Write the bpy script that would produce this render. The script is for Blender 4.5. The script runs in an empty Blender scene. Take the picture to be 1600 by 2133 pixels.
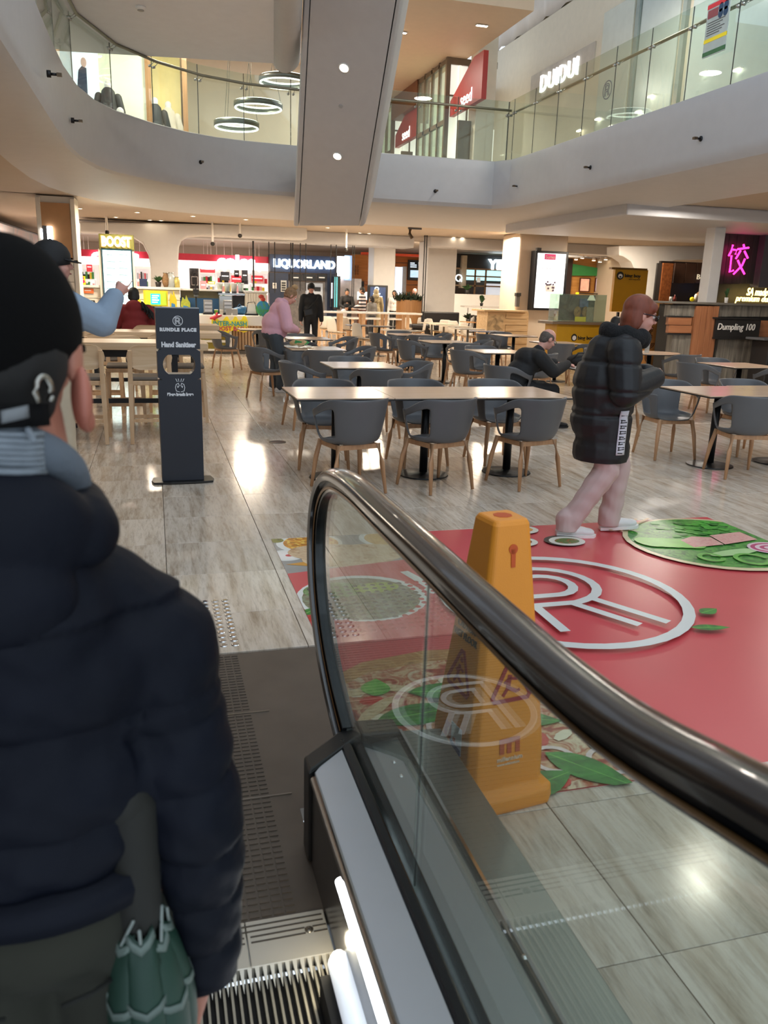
import bpy, bmesh, math, random
import numpy as np
from mathutils import Vector, Matrix, Euler
random.seed(7)
SC = bpy.context.scene
COL = SC.collection
V = Vector
R = math.radians
PI = math.pi

# ---------------------------------------------------------------- camera
F_PX, PITCH, YAW, ROLL, CAM_Z = 1685.49, 0.264076, 0.277013, 0.0303300, 1.545
_f = V((math.sin(YAW) * math.cos(PITCH), math.cos(YAW) * math.cos(PITCH), -math.sin(PITCH)))
_r = V((math.cos(YAW), -math.sin(YAW), 0))
_u = _r.cross(_f)
RT = _r * math.cos(ROLL) + _u * math.sin(ROLL)
UP = -_r * math.sin(ROLL) + _u * math.cos(ROLL)
cd = bpy.data.cameras.new('camera')
cam = bpy.data.objects.new('camera', cd)
COL.objects.link(cam)
cam.matrix_world = Matrix(((RT.x, UP.x, -_f.x, 0), (RT.y, UP.y, -_f.y, 0), (RT.z, UP.z, -_f.z, CAM_Z), (0, 0, 0, 1)))
cd.sensor_fit = 'HORIZONTAL'
cd.sensor_width = 36
cd.lens = 36 * F_PX / 1600
cd.clip_start = 0.05
cd.clip_end = 300
cd.dof.use_dof = True
cd.dof.focus_distance = 7.0
cd.dof.aperture_fstop = 8.5
SC.camera = cam

# ---------------------------------------------------------------- daylight and exposure
SC.view_settings.view_transform = 'Standard'
SC.view_settings.look = 'None'
SC.view_settings.gamma = 1
SC.view_settings.use_curve_mapping = False
SC.view_settings.exposure = 0.55
w = bpy.data.worlds.new('sky')
SC.world = w
w.use_nodes = True
bg = w.node_tree.nodes['Background']
bg.inputs[0].default_value = (0.76, 0.88, 1.0, 1)
bg.inputs[1].default_value = 1.1
cy = SC.cycles
cy.use_denoising = True
cy.max_bounces = 7
cy.diffuse_bounces = 4
cy.glossy_bounces = 3
cy.transmission_bounces = 5
cy.transparent_max_bounces = 14
cy.sample_clamp_indirect = 6
cy.caustics_reflective = False
cy.caustics_refractive = False

def lamp(name, kind, loc, energy, color=(1, 0.86, 0.68), size=0.5, rot=(0, 0, 0), sy=None, spot=None):
    l = bpy.data.lights.new(name, kind)
    l.energy = energy
    l.color = color
    if kind == 'AREA':
        l.shape = 'RECTANGLE' if sy else 'DISK'
        l.size = size
        if sy: l.size_y = sy
    else:
        l.shadow_soft_size = size
    if spot:
        l.spot_size = R(spot); l.spot_blend = 0.6
    o = bpy.data.objects.new(name, l)
    o.location = loc
    o.rotation_euler = rot
    COL.objects.link(o)
    return o
WARM = (1, 0.85, 0.66)
NEUT = (1, 0.91, 0.80)

# warm ceiling lamps of the food court (downlights, grouped) and gallery lamps
for x, y, e in ((-1.7, 9.5, 26), (-1.6, 14.0, 34), (-0.4, 19.6, 60), (2.4, 22.2, 75), (6.1, 23.4, 85), (9.6, 22.5, 85), (9.3, 17.6, 60), (9.3, 13.2, 55),
                (9.3, 9.0, 45), (1.6, 26.5, 75), (5.0, 29.0, 95), (9.5, 28.5, 95), (12.5, 20.0, 70), (14.0, 27.0, 85), (-2.5, 25.0, 70), (8.3, 4.5, 30)):
    lamp('ceiling_lamp', 'AREA', (x, y, 3.18), e * (1.5 if y > 19 else 1.1), WARM if y > 17 or x < 0 else NEUT, 0.85)
for x, y, e in ((0.8, 19.5, 60), (5.5, 21.5, 60), (7.9, 14.0, 30), (7.9, 9.0, 30), (-3.0, 17.0, 55), (2.0, 24.0, 60)):
    lamp('gallery_lamp', 'AREA', (x, y, 7.1), e * 1.7, NEUT, 0.5)

# ---------------------------------------------------------------- pixel helpers: they turn a spot of the photograph into a place in the hall
def ray(x, y):
    return RT * ((x - 800) / F_PX) - UP * ((y - 1066.5) / F_PX) + _f
CAM = V((0, 0, CAM_Z))
def gz(x, y, z=0.0):
    d = ray(x, y); return CAM + d * ((z - CAM_Z) / d.z)
def gy(x, y, Y):
    d = ray(x, y); return CAM + d * (Y / d.y)
def gx(x, y, X):
    d = ray(x, y); return CAM + d * (X / d.x)
def rect(x0, y0, x1, y1, Y):
    """pixel rectangle -> X0, X1, Z0, Z1 on the plane Y"""
    ym, xm = (y0 + y1) / 2, (x0 + x1) / 2
    return gy(x0, ym, Y).x, gy(x1, ym, Y).x, gy(xm, y1, Y).z, gy(xm, y0, Y).z

# ---------------------------------------------------------------- materials
def lin(h):
    if isinstance(h, str):
        h = h.lstrip('#'); c = [int(h[i:i + 2], 16) / 255 for i in (0, 2, 4)]
    else:
        c = h
    return tuple((u / 12.92 if u <= 0.04045 else ((u + 0.055) / 1.055) ** 2.4) for u in c) + (1,)
MATS = {}
def nd(nt, t, **kw):
    n = nt.nodes.new(t)
    for k, v in kw.items():
        if k == 'inp':
            for i, val in v.items(): n.inputs[i].default_value = val
        else:
            setattr(n, k, v)
    return n
def M(name, col='808080', rough=0.5, metal=0.0, var=0.08, scale=6.0, stretch=(1, 1, 1), bump=0.0, bscale=60.0, emit=0.0, ecol=None, coat=0.0, spec=0.5, alpha=1.0, trans=0.0):
    if name in MATS: return MATS[name]
    m = bpy.data.materials.new(name); m.use_nodes = True
    nt = m.node_tree; b = nt.nodes['Principled BSDF']
    c = lin(col)
    b.inputs['Roughness'].default_value = rough
    b.inputs['Metallic'].default_value = metal
    b.inputs['Specular IOR Level'].default_value = spec
    b.inputs['Coat Weight'].default_value = coat
    b.inputs['Alpha'].default_value = alpha
    b.inputs['Transmission Weight'].default_value = trans
    tc = nd(nt, 'ShaderNodeTexCoord')
    mp = nd(nt, 'ShaderNodeMapping'); mp.inputs['Scale'].default_value = stretch
    nt.links.new(tc.outputs['Object'], mp.inputs[0])
    no = nd(nt, 'ShaderNodeTexNoise', inp={'Scale': scale, 'Detail': 4.0})
    nt.links.new(mp.outputs[0], no.inputs['Vector'])
    rp = nd(nt, 'ShaderNodeValToRGB')
    rp.color_ramp.elements[0].position = 0.3; rp.color_ramp.elements[1].position = 0.7
    rp.color_ramp.elements[0].color = tuple(max(0, u * (1 - var)) for u in c[:3]) + (1,)
    rp.color_ramp.elements[1].color = tuple(min(1, u * (1 + var)) for u in c[:3]) + (1,)
    nt.links.new(no.outputs['Fac'], rp.inputs[0])
    nt.links.new(rp.outputs[0], b.inputs['Base Color'])
    if bump:
        n2 = nd(nt, 'ShaderNodeTexNoise', inp={'Scale': bscale, 'Detail': 3.0})
        nt.links.new(mp.outputs[0], n2.inputs['Vector'])
        bp = nd(nt, 'ShaderNodeBump', inp={'Strength': bump, 'Distance': 0.01})
        nt.links.new(n2.outputs['Fac'], bp.inputs['Height']); nt.links.new(bp.outputs[0], b.inputs['Normal'])
    if emit:
        b.inputs['Emission Color'].default_value = lin(ecol or col)
        b.inputs['Emission Strength'].default_value = emit
    MATS[name] = m
    return m
def wood(name, c1, c2, rough=0.4, axis=0, scale=1.0, fine=14.0):
    if name in MATS: return MATS[name]
    m = M(name, c1, rough)
    nt = m.node_tree
    st = [fine, fine, fine]; st[axis] = 0.9
    mp = [n for n in nt.nodes if n.type == 'MAPPING'][0]; mp.inputs['Scale'].default_value = [s * scale for s in st]
    no = [n for n in nt.nodes if n.type == 'TEX_NOISE'][0]; no.inputs['Scale'].default_value = 1.5; no.inputs['Detail'].default_value = 6; no.inputs['Distortion'].default_value = 0.4
    rp = [n for n in nt.nodes if n.type == 'VALTORGB'][0]
    rp.color_ramp.elements[0].color = lin(c2); rp.color_ramp.elements[1].color = lin(c1)
    return m
def glassmat(name, tint='e6f0ea', refl=1.0, rough=0.0, haze=0.0, ior=1.5):
    if name in MATS: return MATS[name]
    m = bpy.data.materials.new(name); m.use_nodes = True
    nt = m.node_tree; nt.nodes.remove(nt.nodes['Principled BSDF'])
    out = nt.nodes['Material Output']
    tr = nd(nt, 'ShaderNodeBsdfTransparent', inp={0: lin(tint)})
    gl = nd(nt, 'ShaderNodeBsdfGlossy', inp={0: (1, 1, 1, 1), 'Roughness': rough})
    ge = nd(nt, 'ShaderNodeNewGeometry'); fr = nd(nt, 'ShaderNodeFresnel')
    io = nd(nt, 'ShaderNodeMapRange'); io.inputs[3].default_value = ior; io.inputs[4].default_value = 1 / ior   # leaving a pane counts like entering it
    nt.links.new(ge.outputs['Backfacing'], io.inputs[0]); nt.links.new(io.outputs[0], fr.inputs[0])
    mu = nd(nt, 'ShaderNodeMath', operation='MULTIPLY', inp={1: refl})
    mx = nd(nt, 'ShaderNodeMixShader')
    nt.links.new(fr.outputs[0], mu.inputs[0]); nt.links.new(mu.outputs[0], mx.inputs[0])
    nt.links.new(tr.outputs[0], mx.inputs[1]); nt.links.new(gl.outputs[0], mx.inputs[2])
    last = mx
    if haze:
        df = nd(nt, 'ShaderNodeBsdfDiffuse', inp={0: (0.8, 0.85, 0.83, 1)})
        m2 = nd(nt, 'ShaderNodeMixShader', inp={0: haze})
        nt.links.new(mx.outputs[0], m2.inputs[1]); nt.links.new(df.outputs[0], m2.inputs[2]); last = m2
    nt.links.new(last.outputs[0], out.inputs[0])
    MATS[name] = m
    return m
def stone(name):
    """travertine: per-slab tone and streaks that run along Y"""
    m = M(name, 'b8aea4', 0.13, spec=0.5)
    nt = m.node_tree; b = nt.nodes['Principled BSDF']
    geo = nd(nt, 'ShaderNodeNewGeometry')
    sc = nd(nt, 'ShaderNodeVectorMath', operation='MULTIPLY_ADD'); sc.inputs[1].default_value = (1 / .6, 1 / .6, 0); sc.inputs[2].default_value = (10 - .01 / .6, 10 - .3, 0)
    fl = nd(nt, 'ShaderNodeVectorMath', operation='FLOOR')
    wn = nd(nt, 'ShaderNodeTexWhiteNoise', noise_dimensions='3D')
    sx_ = nd(nt, 'ShaderNodeSeparateXYZ'); gt = nd(nt, 'ShaderNodeMath', operation='GREATER_THAN', inp={1: .85}); sh = nd(nt, 'ShaderNodeMath', operation='MULTIPLY_ADD', inp={1: .075}); cb = nd(nt, 'ShaderNodeCombineXYZ')
    nt.links.new(geo.outputs['Position'], sx_.inputs[0]); nt.links.new(sx_.outputs[0], gt.inputs[0]); nt.links.new(gt.outputs[0], sh.inputs[0]); nt.links.new(sx_.outputs[0], sh.inputs[2]); nt.links.new(sh.outputs[0], cb.inputs[0]); nt.links.new(sx_.outputs[1], cb.inputs[1])
    nt.links.new(cb.outputs[0], sc.inputs[0]); nt.links.new(sc.outputs[0], fl.inputs[0]); nt.links.new(fl.outputs[0], wn.inputs['Vector'])
    of = nd(nt, 'ShaderNodeVectorMath', operation='SCALE'); of.inputs['Scale'].default_value = 40
    nt.links.new(wn.outputs['Color'], of.inputs[0])
    st = nd(nt, 'ShaderNodeVectorMath', operation='MULTIPLY_ADD'); st.inputs[1].default_value = (13, 1.3, 1)
    nt.links.new(geo.outputs['Position'], st.inputs[0]); nt.links.new(of.outputs[0], st.inputs[2])
    n1 = nd(nt, 'ShaderNodeTexNoise', inp={'Scale': 1.0, 'Detail': 7.0, 'Roughness': 0.62, 'Distortion': 0.35}); nt.links.new(st.outputs[0], n1.inputs['Vector'])
    r1 = nd(nt, 'ShaderNodeValToRGB'); e = r1.color_ramp.elements
    e[0].position = 0.28; e[0].color = lin('a4917c'); e[1].position = 0.58; e[1].color = lin('dfd2c3')
    k = e.new(0.42); k.color = lin('c9b9a6')
    nt.links.new(n1.outputs['Fac'], r1.inputs[0])
    st2 = nd(nt, 'ShaderNodeVectorMath', operation='MULTIPLY_ADD'); st2.inputs[1].default_value = (55, 7, 1)
    nt.links.new(geo.outputs['Position'], st2.inputs[0]); nt.links.new(of.outputs[0], st2.inputs[2])
    n2 = nd(nt, 'ShaderNodeTexNoise', inp={'Scale': 1.0, 'Detail': 5.0, 'Roughness': 0.7}); nt.links.new(st2.outputs[0], n2.inputs['Vector'])
    r2 = nd(nt, 'ShaderNodeValToRGB'); r2.color_ramp.elements[0].position = 0.32; r2.color_ramp.elements[0].color = (0.6, 0.57, 0.54, 1); r2.color_ramp.elements[1].position = 0.52; r2.color_ramp.elements[1].color = (1, 1, 1, 1)
    nt.links.new(n2.outputs['Fac'], r2.inputs[0])
    mx = nd(nt, 'ShaderNodeMix', data_type='RGBA', blend_type='MULTIPLY'); mx.inputs[0].default_value = 0.7
    nt.links.new(r1.outputs[0], mx.inputs[6]); nt.links.new(r2.outputs[0], mx.inputs[7])
    hs = nd(nt, 'ShaderNodeHueSaturation')
    ma = nd(nt, 'ShaderNodeMapRange'); ma.inputs[3].default_value = 0.9; ma.inputs[4].default_value = 1.06
    nt.links.new(wn.outputs['Value'], ma.inputs[0]); nt.links.new(ma.outputs[0], hs.inputs['Value']); nt.links.new(mx.outputs[2], hs.inputs['Color'])
    nt.links.new(hs.outputs[0], b.inputs['Base Color'])
    rr = nd(nt, 'ShaderNodeMapRange'); rr.inputs[3].default_value = 0.2; rr.inputs[4].default_value = 0.09
    nt.links.new(n1.outputs['Fac'], rr.inputs[0]); nt.links.new(rr.outputs[0], b.inputs['Roughness'])
    return m

# ---------------------------------------------------------------- mesh building
def frame_of(d, up=V((0, 0, 1))):
    z = V(d).normalized()
    if abs(z.dot(up)) > 0.98: up = V((0, 1, 0))
    x = up.cross(z).normalized(); y = z.cross(x)
    return Matrix((x, y, z)).transposed()
class MB:
    def __init__(s):
        s.v = []; s.f = []; s.m = []; s.cur = 0
    def add(s, vs, fs, mi=None):
        n = len(s.v); s.v += [V(p) for p in vs]
        s.f += [[i + n for i in f] for f in fs]; s.m += [s.cur if mi is None else mi] * len(fs)
        return s
    def hexa(s, p):
        return s.add(p, [(0, 3, 2, 1), (4, 5, 6, 7), (0, 1, 5, 4), (1, 2, 6, 5), (2, 3, 7, 6), (3, 0, 4, 7)])
    def box(s, x0, x1, y0, y1, z0, z1):
        return s.hexa([(x0, y0, z0), (x1, y0, z0), (x1, y1, z0), (x0, y1, z0), (x0, y0, z1), (x1, y0, z1), (x1, y1, z1), (x0, y1, z1)])
    def obox(s, c, size, rot=(0, 0, 0)):
        m = Euler(rot).to_matrix() if not isinstance(rot, Matrix) else rot
        a, b, d = (k / 2 for k in size); c = V(c)
        return s.hexa([c + m @ V(q) for q in ((-a, -b, -d), (a, -b, -d), (a, b, -d), (-a, b, -d), (-a, -b, d), (a, -b, d), (a, b, d), (-a, b, d))])
    def tube(s, pts, r, seg=8, cap=True, sec=None, up=V((0, 0, 1))):
        pts = [V(p) for p in pts]; n = len(pts)
        rs = r if isinstance(r, (list, tuple)) else [r] * n
        vs = []
        for i, p in enumerate(pts):
            d = (pts[min(i + 1, n - 1)] - pts[max(i - 1, 0)])
            fr = frame_of(d, up)
            prof = sec or [(math.cos(2 * PI * k / seg), math.sin(2 * PI * k / seg)) for k in range(seg)]
            vs += [p + fr @ V((a * rs[i], b * rs[i], 0)) for a, b in prof]
        k = len(sec) if sec else seg
        fs = [(i * k + j, i * k + (j + 1) % k, (i + 1) * k + (j + 1) % k, (i + 1) * k + j) for i in range(n - 1) for j in range(k)]
        if cap: fs += [tuple(range(k - 1, -1, -1)), tuple(range((n - 1) * k, n * k))]
        return s.add(vs, fs)
    def lathe(s, prof, seg=16, c=(0, 0, 0), rot=None, sx=1, sy=1):
        c = V(c); m = rot or Matrix.Identity(3); n = len(prof)
        vs = [c + m @ V((r * math.cos(2 * PI * k / seg) * sx, r * math.sin(2 * PI * k / seg) * sy, z)) for r, z in prof for k in range(seg)]
        fs = [(i * seg + j, i * seg + (j + 1) % seg, (i + 1) * seg + (j + 1) % seg, (i + 1) * seg + j) for i in range(n - 1) for j in range(seg)]
        fs += [tuple(range(seg - 1, -1, -1)), tuple(range((n - 1) * seg, n * seg))]
        return s.add(vs, fs)
    def prism(s, poly, o, ux, uy, h):
        """polygon in the plane (o, ux, uy), extruded by the vector h"""
        o, ux, uy, h = V(o), V(ux), V(uy), V(h); n = len(poly)
        a = [o + ux * p[0] + uy * p[1] for p in poly]
        return s.add(a + [p + h for p in a], [tuple(range(n - 1, -1, -1)), tuple(range(n, 2 * n))] + [(i, (i + 1) % n, (i + 1) % n + n, i + n) for i in range(n)])
    def ell(s, c, r, seg=14, ring=9, rot=None):
        if not isinstance(r, (list, tuple)): r = (r, r, r)
        c = V(c); m = rot or Matrix.Identity(3)
        vs = [c + m @ V((0, 0, -r[2]))]
        for i in range(1, ring):
            t = -PI / 2 + PI * i / ring
            vs += [c + m @ V((r[0] * math.cos(t) * math.cos(2 * PI * k / seg), r[1] * math.cos(t) * math.sin(2 * PI * k / seg), r[2] * math.sin(t))) for k in range(seg)]
        vs.append(c + m @ V((0, 0, r[2]))); L = len(vs) - 1
        fs = [(0, 1 + (k + 1) % seg, 1 + k) for k in range(seg)]
        fs += [(1 + i * seg + k, 1 + i * seg + (k + 1) % seg, 1 + (i + 1) * seg + (k + 1) % seg, 1 + (i + 1) * seg + k) for i in range(ring - 2) for k in range(seg)]
        fs += [(L, 1 + (ring - 2) * seg + k, 1 + (ring - 2) * seg + (k + 1) % seg) for k in range(seg)]
        return s.add(vs, fs)
    def cap(s, p0, p1, r0, r1, seg=12):
        """a round-ended tapered limb"""
        p0, p1 = V(p0), V(p1); d = p1 - p0
        if d.length < 1e-5: return s.ell(p0, r0, seg)
        u = d.normalized(); pts = []; rs = []
        for t in (-80, -55, -25): pts.append(p0 + u * (r0 * math.sin(R(t)))); rs.append(r0 * math.cos(R(t)))
        pts += [p0, p1]; rs += [r0, r1]
        for t in (25, 55, 80): pts.append(p1 + u * (r1 * math.sin(R(t)))); rs.append(r1 * math.cos(R(t)))
        fr = frame_of(d); n = len(pts); vs = []
        for p, r in zip(pts, rs): vs += [p + fr @ V((math.cos(2 * PI * k / seg) * r, math.sin(2 * PI * k / seg) * r, 0)) for k in range(seg)]
        fs = [(i * seg + j, i * seg + (j + 1) % seg, (i + 1) * seg + (j + 1) % seg, (i + 1) * seg + j) for i in range(n - 1) for j in range(seg)]
        fs += [tuple(range(seg - 1, -1, -1)), tuple(range((n - 1) * seg, n * seg))]
        return s.add(vs, fs)
    def chain(s, pts, rs, seg=12):
        for i in range(len(pts) - 1): s.cap(pts[i], pts[i + 1], rs[i], rs[i + 1], seg)
        return s
    def grid(s, P):
        """P[i][j] points -> quads"""
        n, k = len(P), len(P[0])
        return s.add([p for r in P for p in r], [(i * k + j, i * k + j + 1, (i + 1) * k + j + 1, (i + 1) * k + j) for i in range(n - 1) for j in range(k - 1)])
    def mesh(s, name, off=None):
        me = bpy.data.meshes.new(name)
        o = V(off) if off is not None else V((0, 0, 0))
        me.from_pydata([p - o for p in s.v], [], s.f); me.update()
        return me
    def build(s, name, mat, parent=None, smooth=False, bevel=0, world=True, label=None, solid=0, sub=0, angle=40):
        off = wloc(parent) if (parent and world) else None
        me = s.mesh(name, off)
        mats = mat if isinstance(mat, (list, tuple)) else [mat]
        for k in mats: me.materials.append(k)
        if len(mats) > 1: me.polygons.foreach_set('material_index', s.m)
        bm = bmesh.new(); bm.from_mesh(me)
        if solid or sub: bmesh.ops.remove_doubles(bm, verts=bm.verts, dist=1e-5)
        bmesh.ops.recalc_face_normals(bm, faces=bm.faces); bm.to_mesh(me); bm.free()
        o = link(name, me, parent)
        if label: o['label'] = label
        if solid:
            md = o.modifiers.new('s', 'SOLIDIFY'); md.thickness = solid; md.offset = 0
        if bevel:
            md = o.modifiers.new('b', 'BEVEL'); md.width = bevel; md.segments = 2; md.limit_method = 'ANGLE'
        if sub:
            md = o.modifiers.new('u', 'SUBSURF'); md.levels = sub; md.render_levels = sub
        if smooth:
            me.polygons.foreach_set('use_smooth', [True] * len(me.polygons))
            if smooth == 2: me.set_sharp_from_angle(angle=R(angle))
        return o
def wloc(o):
    p = V((0, 0, 0))
    while o is not None:
        p += o.location; o = o.parent
    return p
def link(name, data, parent=None):
    o = bpy.data.objects.new(name, data); COL.objects.link(o)
    if parent: o.parent = parent
    return o
def tag(o, label, cat, group=None):
    o['label'] = label; o['category'] = cat
    if group: o['group'] = group
    return o
def thing(name, label, cat, loc=(0, 0, 0), rz=0.0, group=None):
    o = bpy.data.objects.new(name, None); COL.objects.link(o)
    o.location = loc; o.rotation_euler = (0, 0, rz); o.empty_display_size = 0.1
    return tag(o, label, cat, group)
def struct(o, label=None):
    o['kind'] = 'structure'
    if label: o['label'] = label
    return o
def dup(root, loc, rz, label, group=None):
    r = root.copy(); COL.objects.link(r); r.location = loc; r.rotation_euler = (0, 0, rz); r['label'] = label
    if group: r['group'] = group
    for ch in root.children:
        c = ch.copy(); COL.objects.link(c); c.parent = r
        for g in ch.children:
            d = g.copy(); COL.objects.link(d); d.parent = c
    return r
FONT = {}
def text(name, body, size, loc, mat, parent=None, rot=(PI / 2, 0, 0), ext=0.002, align='CENTER', sx=1.0, shear=0.0, off=0.0, space=1.0):
    cu = bpy.data.curves.new(name, 'FONT'); cu.body = body; cu.size = size; cu.extrude = ext; cu.align_x = align; cu.align_y = 'CENTER'
    cu.shear = shear; cu.offset = off; cu.space_character = space; cu.resolution_u = 3
    tmp = bpy.data.objects.new(name, cu)
    me = bpy.data.meshes.new_from_object(tmp); bpy.data.objects.remove(tmp); bpy.data.curves.remove(cu)
    me.materials.clear(); me.materials.append(mat)
    o = link(name, me, parent)
    o.location = V(loc) - (wloc(parent) if parent else V((0, 0, 0)))
    o.rotation_euler = rot; o.scale = (sx, 1, 1)
    return o
def arc(cx, cy, r, a0, a1, n=10, ry=None):
    ry = r if ry is None else ry
    return [(cx + r * math.cos(R(a0 + (a1 - a0) * i / n)), cy + ry * math.sin(R(a0 + (a1 - a0) * i / n))) for i in range(n + 1)]
def ribbon(mb, pts, wd, o, ux, uy, h, closed=False):
    """a flat stroke of constant width along 2D points"""
    o, ux, uy, h = V(o), V(ux), V(uy), V(h); n = len(pts); L = []; Rr = []
    for i in range(n):
        a = V(pts[(i - 1) % n] if closed or i > 0 else pts[0]); b = V(pts[(i + 1) % n] if closed or i < n - 1 else pts[-1]); p = V(pts[i])
        d1 = (p - a); d2 = (b - p)
        if d1.length < 1e-9: d1 = d2
        if d2.length < 1e-9: d2 = d1
        d1.normalize(); d2.normalize()
        t = (d1 + d2).normalized(); nn = V((-t.y, t.x)); c = max(0.45, nn.dot(V((-d1.y, d1.x))))
        q = wd / 2 / c; L.append(p + nn * q); Rr.append(p - nn * q)
    vs = []
    for a, b in zip(L, Rr):
        for k in (0, 1):
            for c in (a, b): vs.append(o + ux * c.x + uy * c.y + h * k)
    fs = []
    rng = range(n if closed else n - 1)
    for i in rng:
        a, b = 4 * i, 4 * ((i + 1) % n)
        fs += [(a, a + 1, b + 1, b), (a + 2, b + 2, b + 3, a + 3), (a, b, b + 2, a + 2), (a + 1, a + 3, b + 3, b + 1)]
    if not closed: fs += [(0, 2, 3, 1), (4 * n - 4, 4 * n - 3, 4 * n - 1, 4 * n - 2)]
    mb.add(vs, fs)
def logo(mb, c, r, ux, uy, h, wd=0.075):
    """ring with a double letter R, radius r around c"""
    c = V(c); ux = V(ux) * r; uy = V(uy) * r; h = V(h)
    k = lambda i: c + h * (.25 * i)      # strokes that cross lie one over the other
    ribbon(mb, arc(0, 0, 0.96, 0, 351, 39), wd * 1.1, k(0), ux, uy, h, True)
    q = lambda pts: [(a * 1.35 - 0.52, b * 1.35 - 0.68) for a, b in pts]
    ribbon(mb, q([(0, 0.02), (0, 1), (0.36, 1)] + arc(0.38, 0.7, 0.3, 80, -72, 10) + [(0.42, 0.395), (0.15, 0.395), (0.15, 0.02)]), wd, k(1), ux, uy, h)
    ribbon(mb, q([(0.02, 0.53), (0.15, 0.53), (0.36, 0.53)] + arc(0.37, 0.695, 0.165, -80, 80, 8) + [(0.34, 0.86), (0.15, 0.86), (0.15, 0.54)]), wd, k(2), ux, uy, h)
    ribbon(mb, q([(0.38, 0.4), (0.60, 0.02)]), wd, k(3), ux, uy, h)
    ribbon(mb, q([(0.54, 0.44), (0.78, 0.02)]), wd, k(4), ux, uy, h)
# ================================================================ STRUCTURE
PL = M('white_plaster', 'bfbec0', 0.55, var=0.02)
PLW = M('warm_plaster', 'b0a190', 0.6, var=0.02)
PLC = M('gallery_cream', 'e2d8c2', 0.5, var=0.03)
STONE = stone('travertine')
GROUT = M('dark_grout', '3a332c', 0.8)
STEEL = M('brushed_steel', 'b9b8b4', 0.28, 1.0, var=0.06, scale=3, stretch=(40, 1, 40))
CHROME = M('chrome', 'd0d0d0', 0.1, 1.0, var=0.02)
BLACK = M('black_metal', '17171a', 0.4, 0.3)
RUBBER = M('black_rubber', '121316', 0.25, var=0.15)
WHITE = M('white_laminate', 'ece8e2', 0.35, var=0.03)
OAK = wood('pale_oak', 'd8b894', 'c39c74', 0.45, 2)
OAKX = wood('pale_oak_plank', 'dcc09e', 'c8a67e', 0.35, 0)
PILW = M('pillar_white', 'dcdad8', .5, var=.02)
GLOW = M('lamp_glow', 'fff2d8', 0.5, emit=14, ecol='ffe9c4')
GLOWC = M('cool_glow', 'ffffff', 0.5, emit=6, ecol='f2f7ff')
BAL = glassmat('balustrade_glass', 'eef5f0', 1.0)
# shift the narrow column of slabs in the stone pattern (slab joints at x = 0.61 and 1.135)
XJ = [0.01 + .6 * k for k in range(-15, 2)] + [1.135 + .6 * k for k in range(0, 28)]
YJ = [0.18 + .6 * k for k in range(-10, 66)]

# floor slab around the escalator pit
mb = MB()
for b in ((-9, -1.35, -6, 3.3), (-1.35, 0.80, 3.3, 3.32), (0.80, 16.5, -6, 3.32), (-9, 16.5, 3.32, 39)):
    mb.box(b[0], b[1], b[2], b[3], -0.3, -0.012)
floor = struct(mb.build('floor', GROUT), 'grey streaked travertine floor of square slabs with dark joints')
def tile_mesh(wx, wy):
    m = MB(); g = 0.0016; x0, x1, y0, y1 = g, wx - g, g, wy - g; c = 0.0012
    m.add([(x0, y0, -.02), (x1, y0, -.02), (x1, y1, -.02), (x0, y1, -.02), (x0, y0, -c), (x1, y0, -c), (x1, y1, -c), (x0, y1, -c), (x0 + c, y0 + c, 0), (x1 - c, y0 + c, 0), (x1 - c, y1 - c, 0), (x0 + c, y1 - c, 0)],
          [(0, 1, 5, 4), (1, 2, 6, 5), (2, 3, 7, 6), (3, 0, 4, 7), (4, 5, 9, 8), (5, 6, 10, 9), (6, 7, 11, 10), (7, 4, 8, 11), (8, 9, 10, 11)])
    me = m.mesh('tile'); me.materials.append(STONE); return me
TM = {}
cells = []
for i in range(len(XJ) - 1):
    for j in range(len(YJ) - 1):
        x0, x1, y0, y1 = XJ[i], XJ[i + 1], YJ[j], YJ[j + 1]
        if x1 < -9 or x0 > 16.4 or y0 > 38.5 or y0 < -3: continue
        if y0 < 3.1 and -1.4 < (x0 + x1) / 2 < 0.80:          # escalator and landing plate
            continue
        if x0 < 0.8 < x1 and y0 < 3.1: x0 = 0.80
        if x0 < 0.8 and y0 < 3.2 < y1: y0 = 3.325
        if y1 - y0 < .05: continue
        d = V(((x0 + x1) / 2, (y0 + y1) / 2, -CAM_Z)); z = d.dot(_f)
        vis = 0
        if z > 0.3:
            px, py = 800 + F_PX * d.dot(RT) / z, 1066 - F_PX * d.dot(UP) / z
            vis = -80 < px < 1680 and 560 < py < 2300
        cells.append((0 if vis else 1, d.length, x0, y0, round(x1 - x0, 3), round(y1 - y0, 3)))
cells.sort()
rest = MB()
for k, (nv, _, x, y, wx, wy) in enumerate(cells):
    key = (wx, wy)
    if key not in TM: TM[key] = tile_mesh(wx, wy)
    if k < 298:
        o = link('tile', TM[key], floor); o.location = (x, y, 0)
    else:
        g = .0016; rest.box(x + g, x + wx - g, y + g, y + wy - g, -.02, 0)
o = rest.build('paving', STONE, floor); o['kind'] = 'stuff'
# stainless drain cover set in the floor
dr = gz(578, 921)
mb = MB(); mb.lathe([(0.09, 0.0), (0.09, 0.003), (0.075, 0.004)], 24, (dr.x, dr.y, 0)); mb.build('drain_cover', M('drain_steel', '6f655d', 0.35, 0.8), floor, True)

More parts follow.
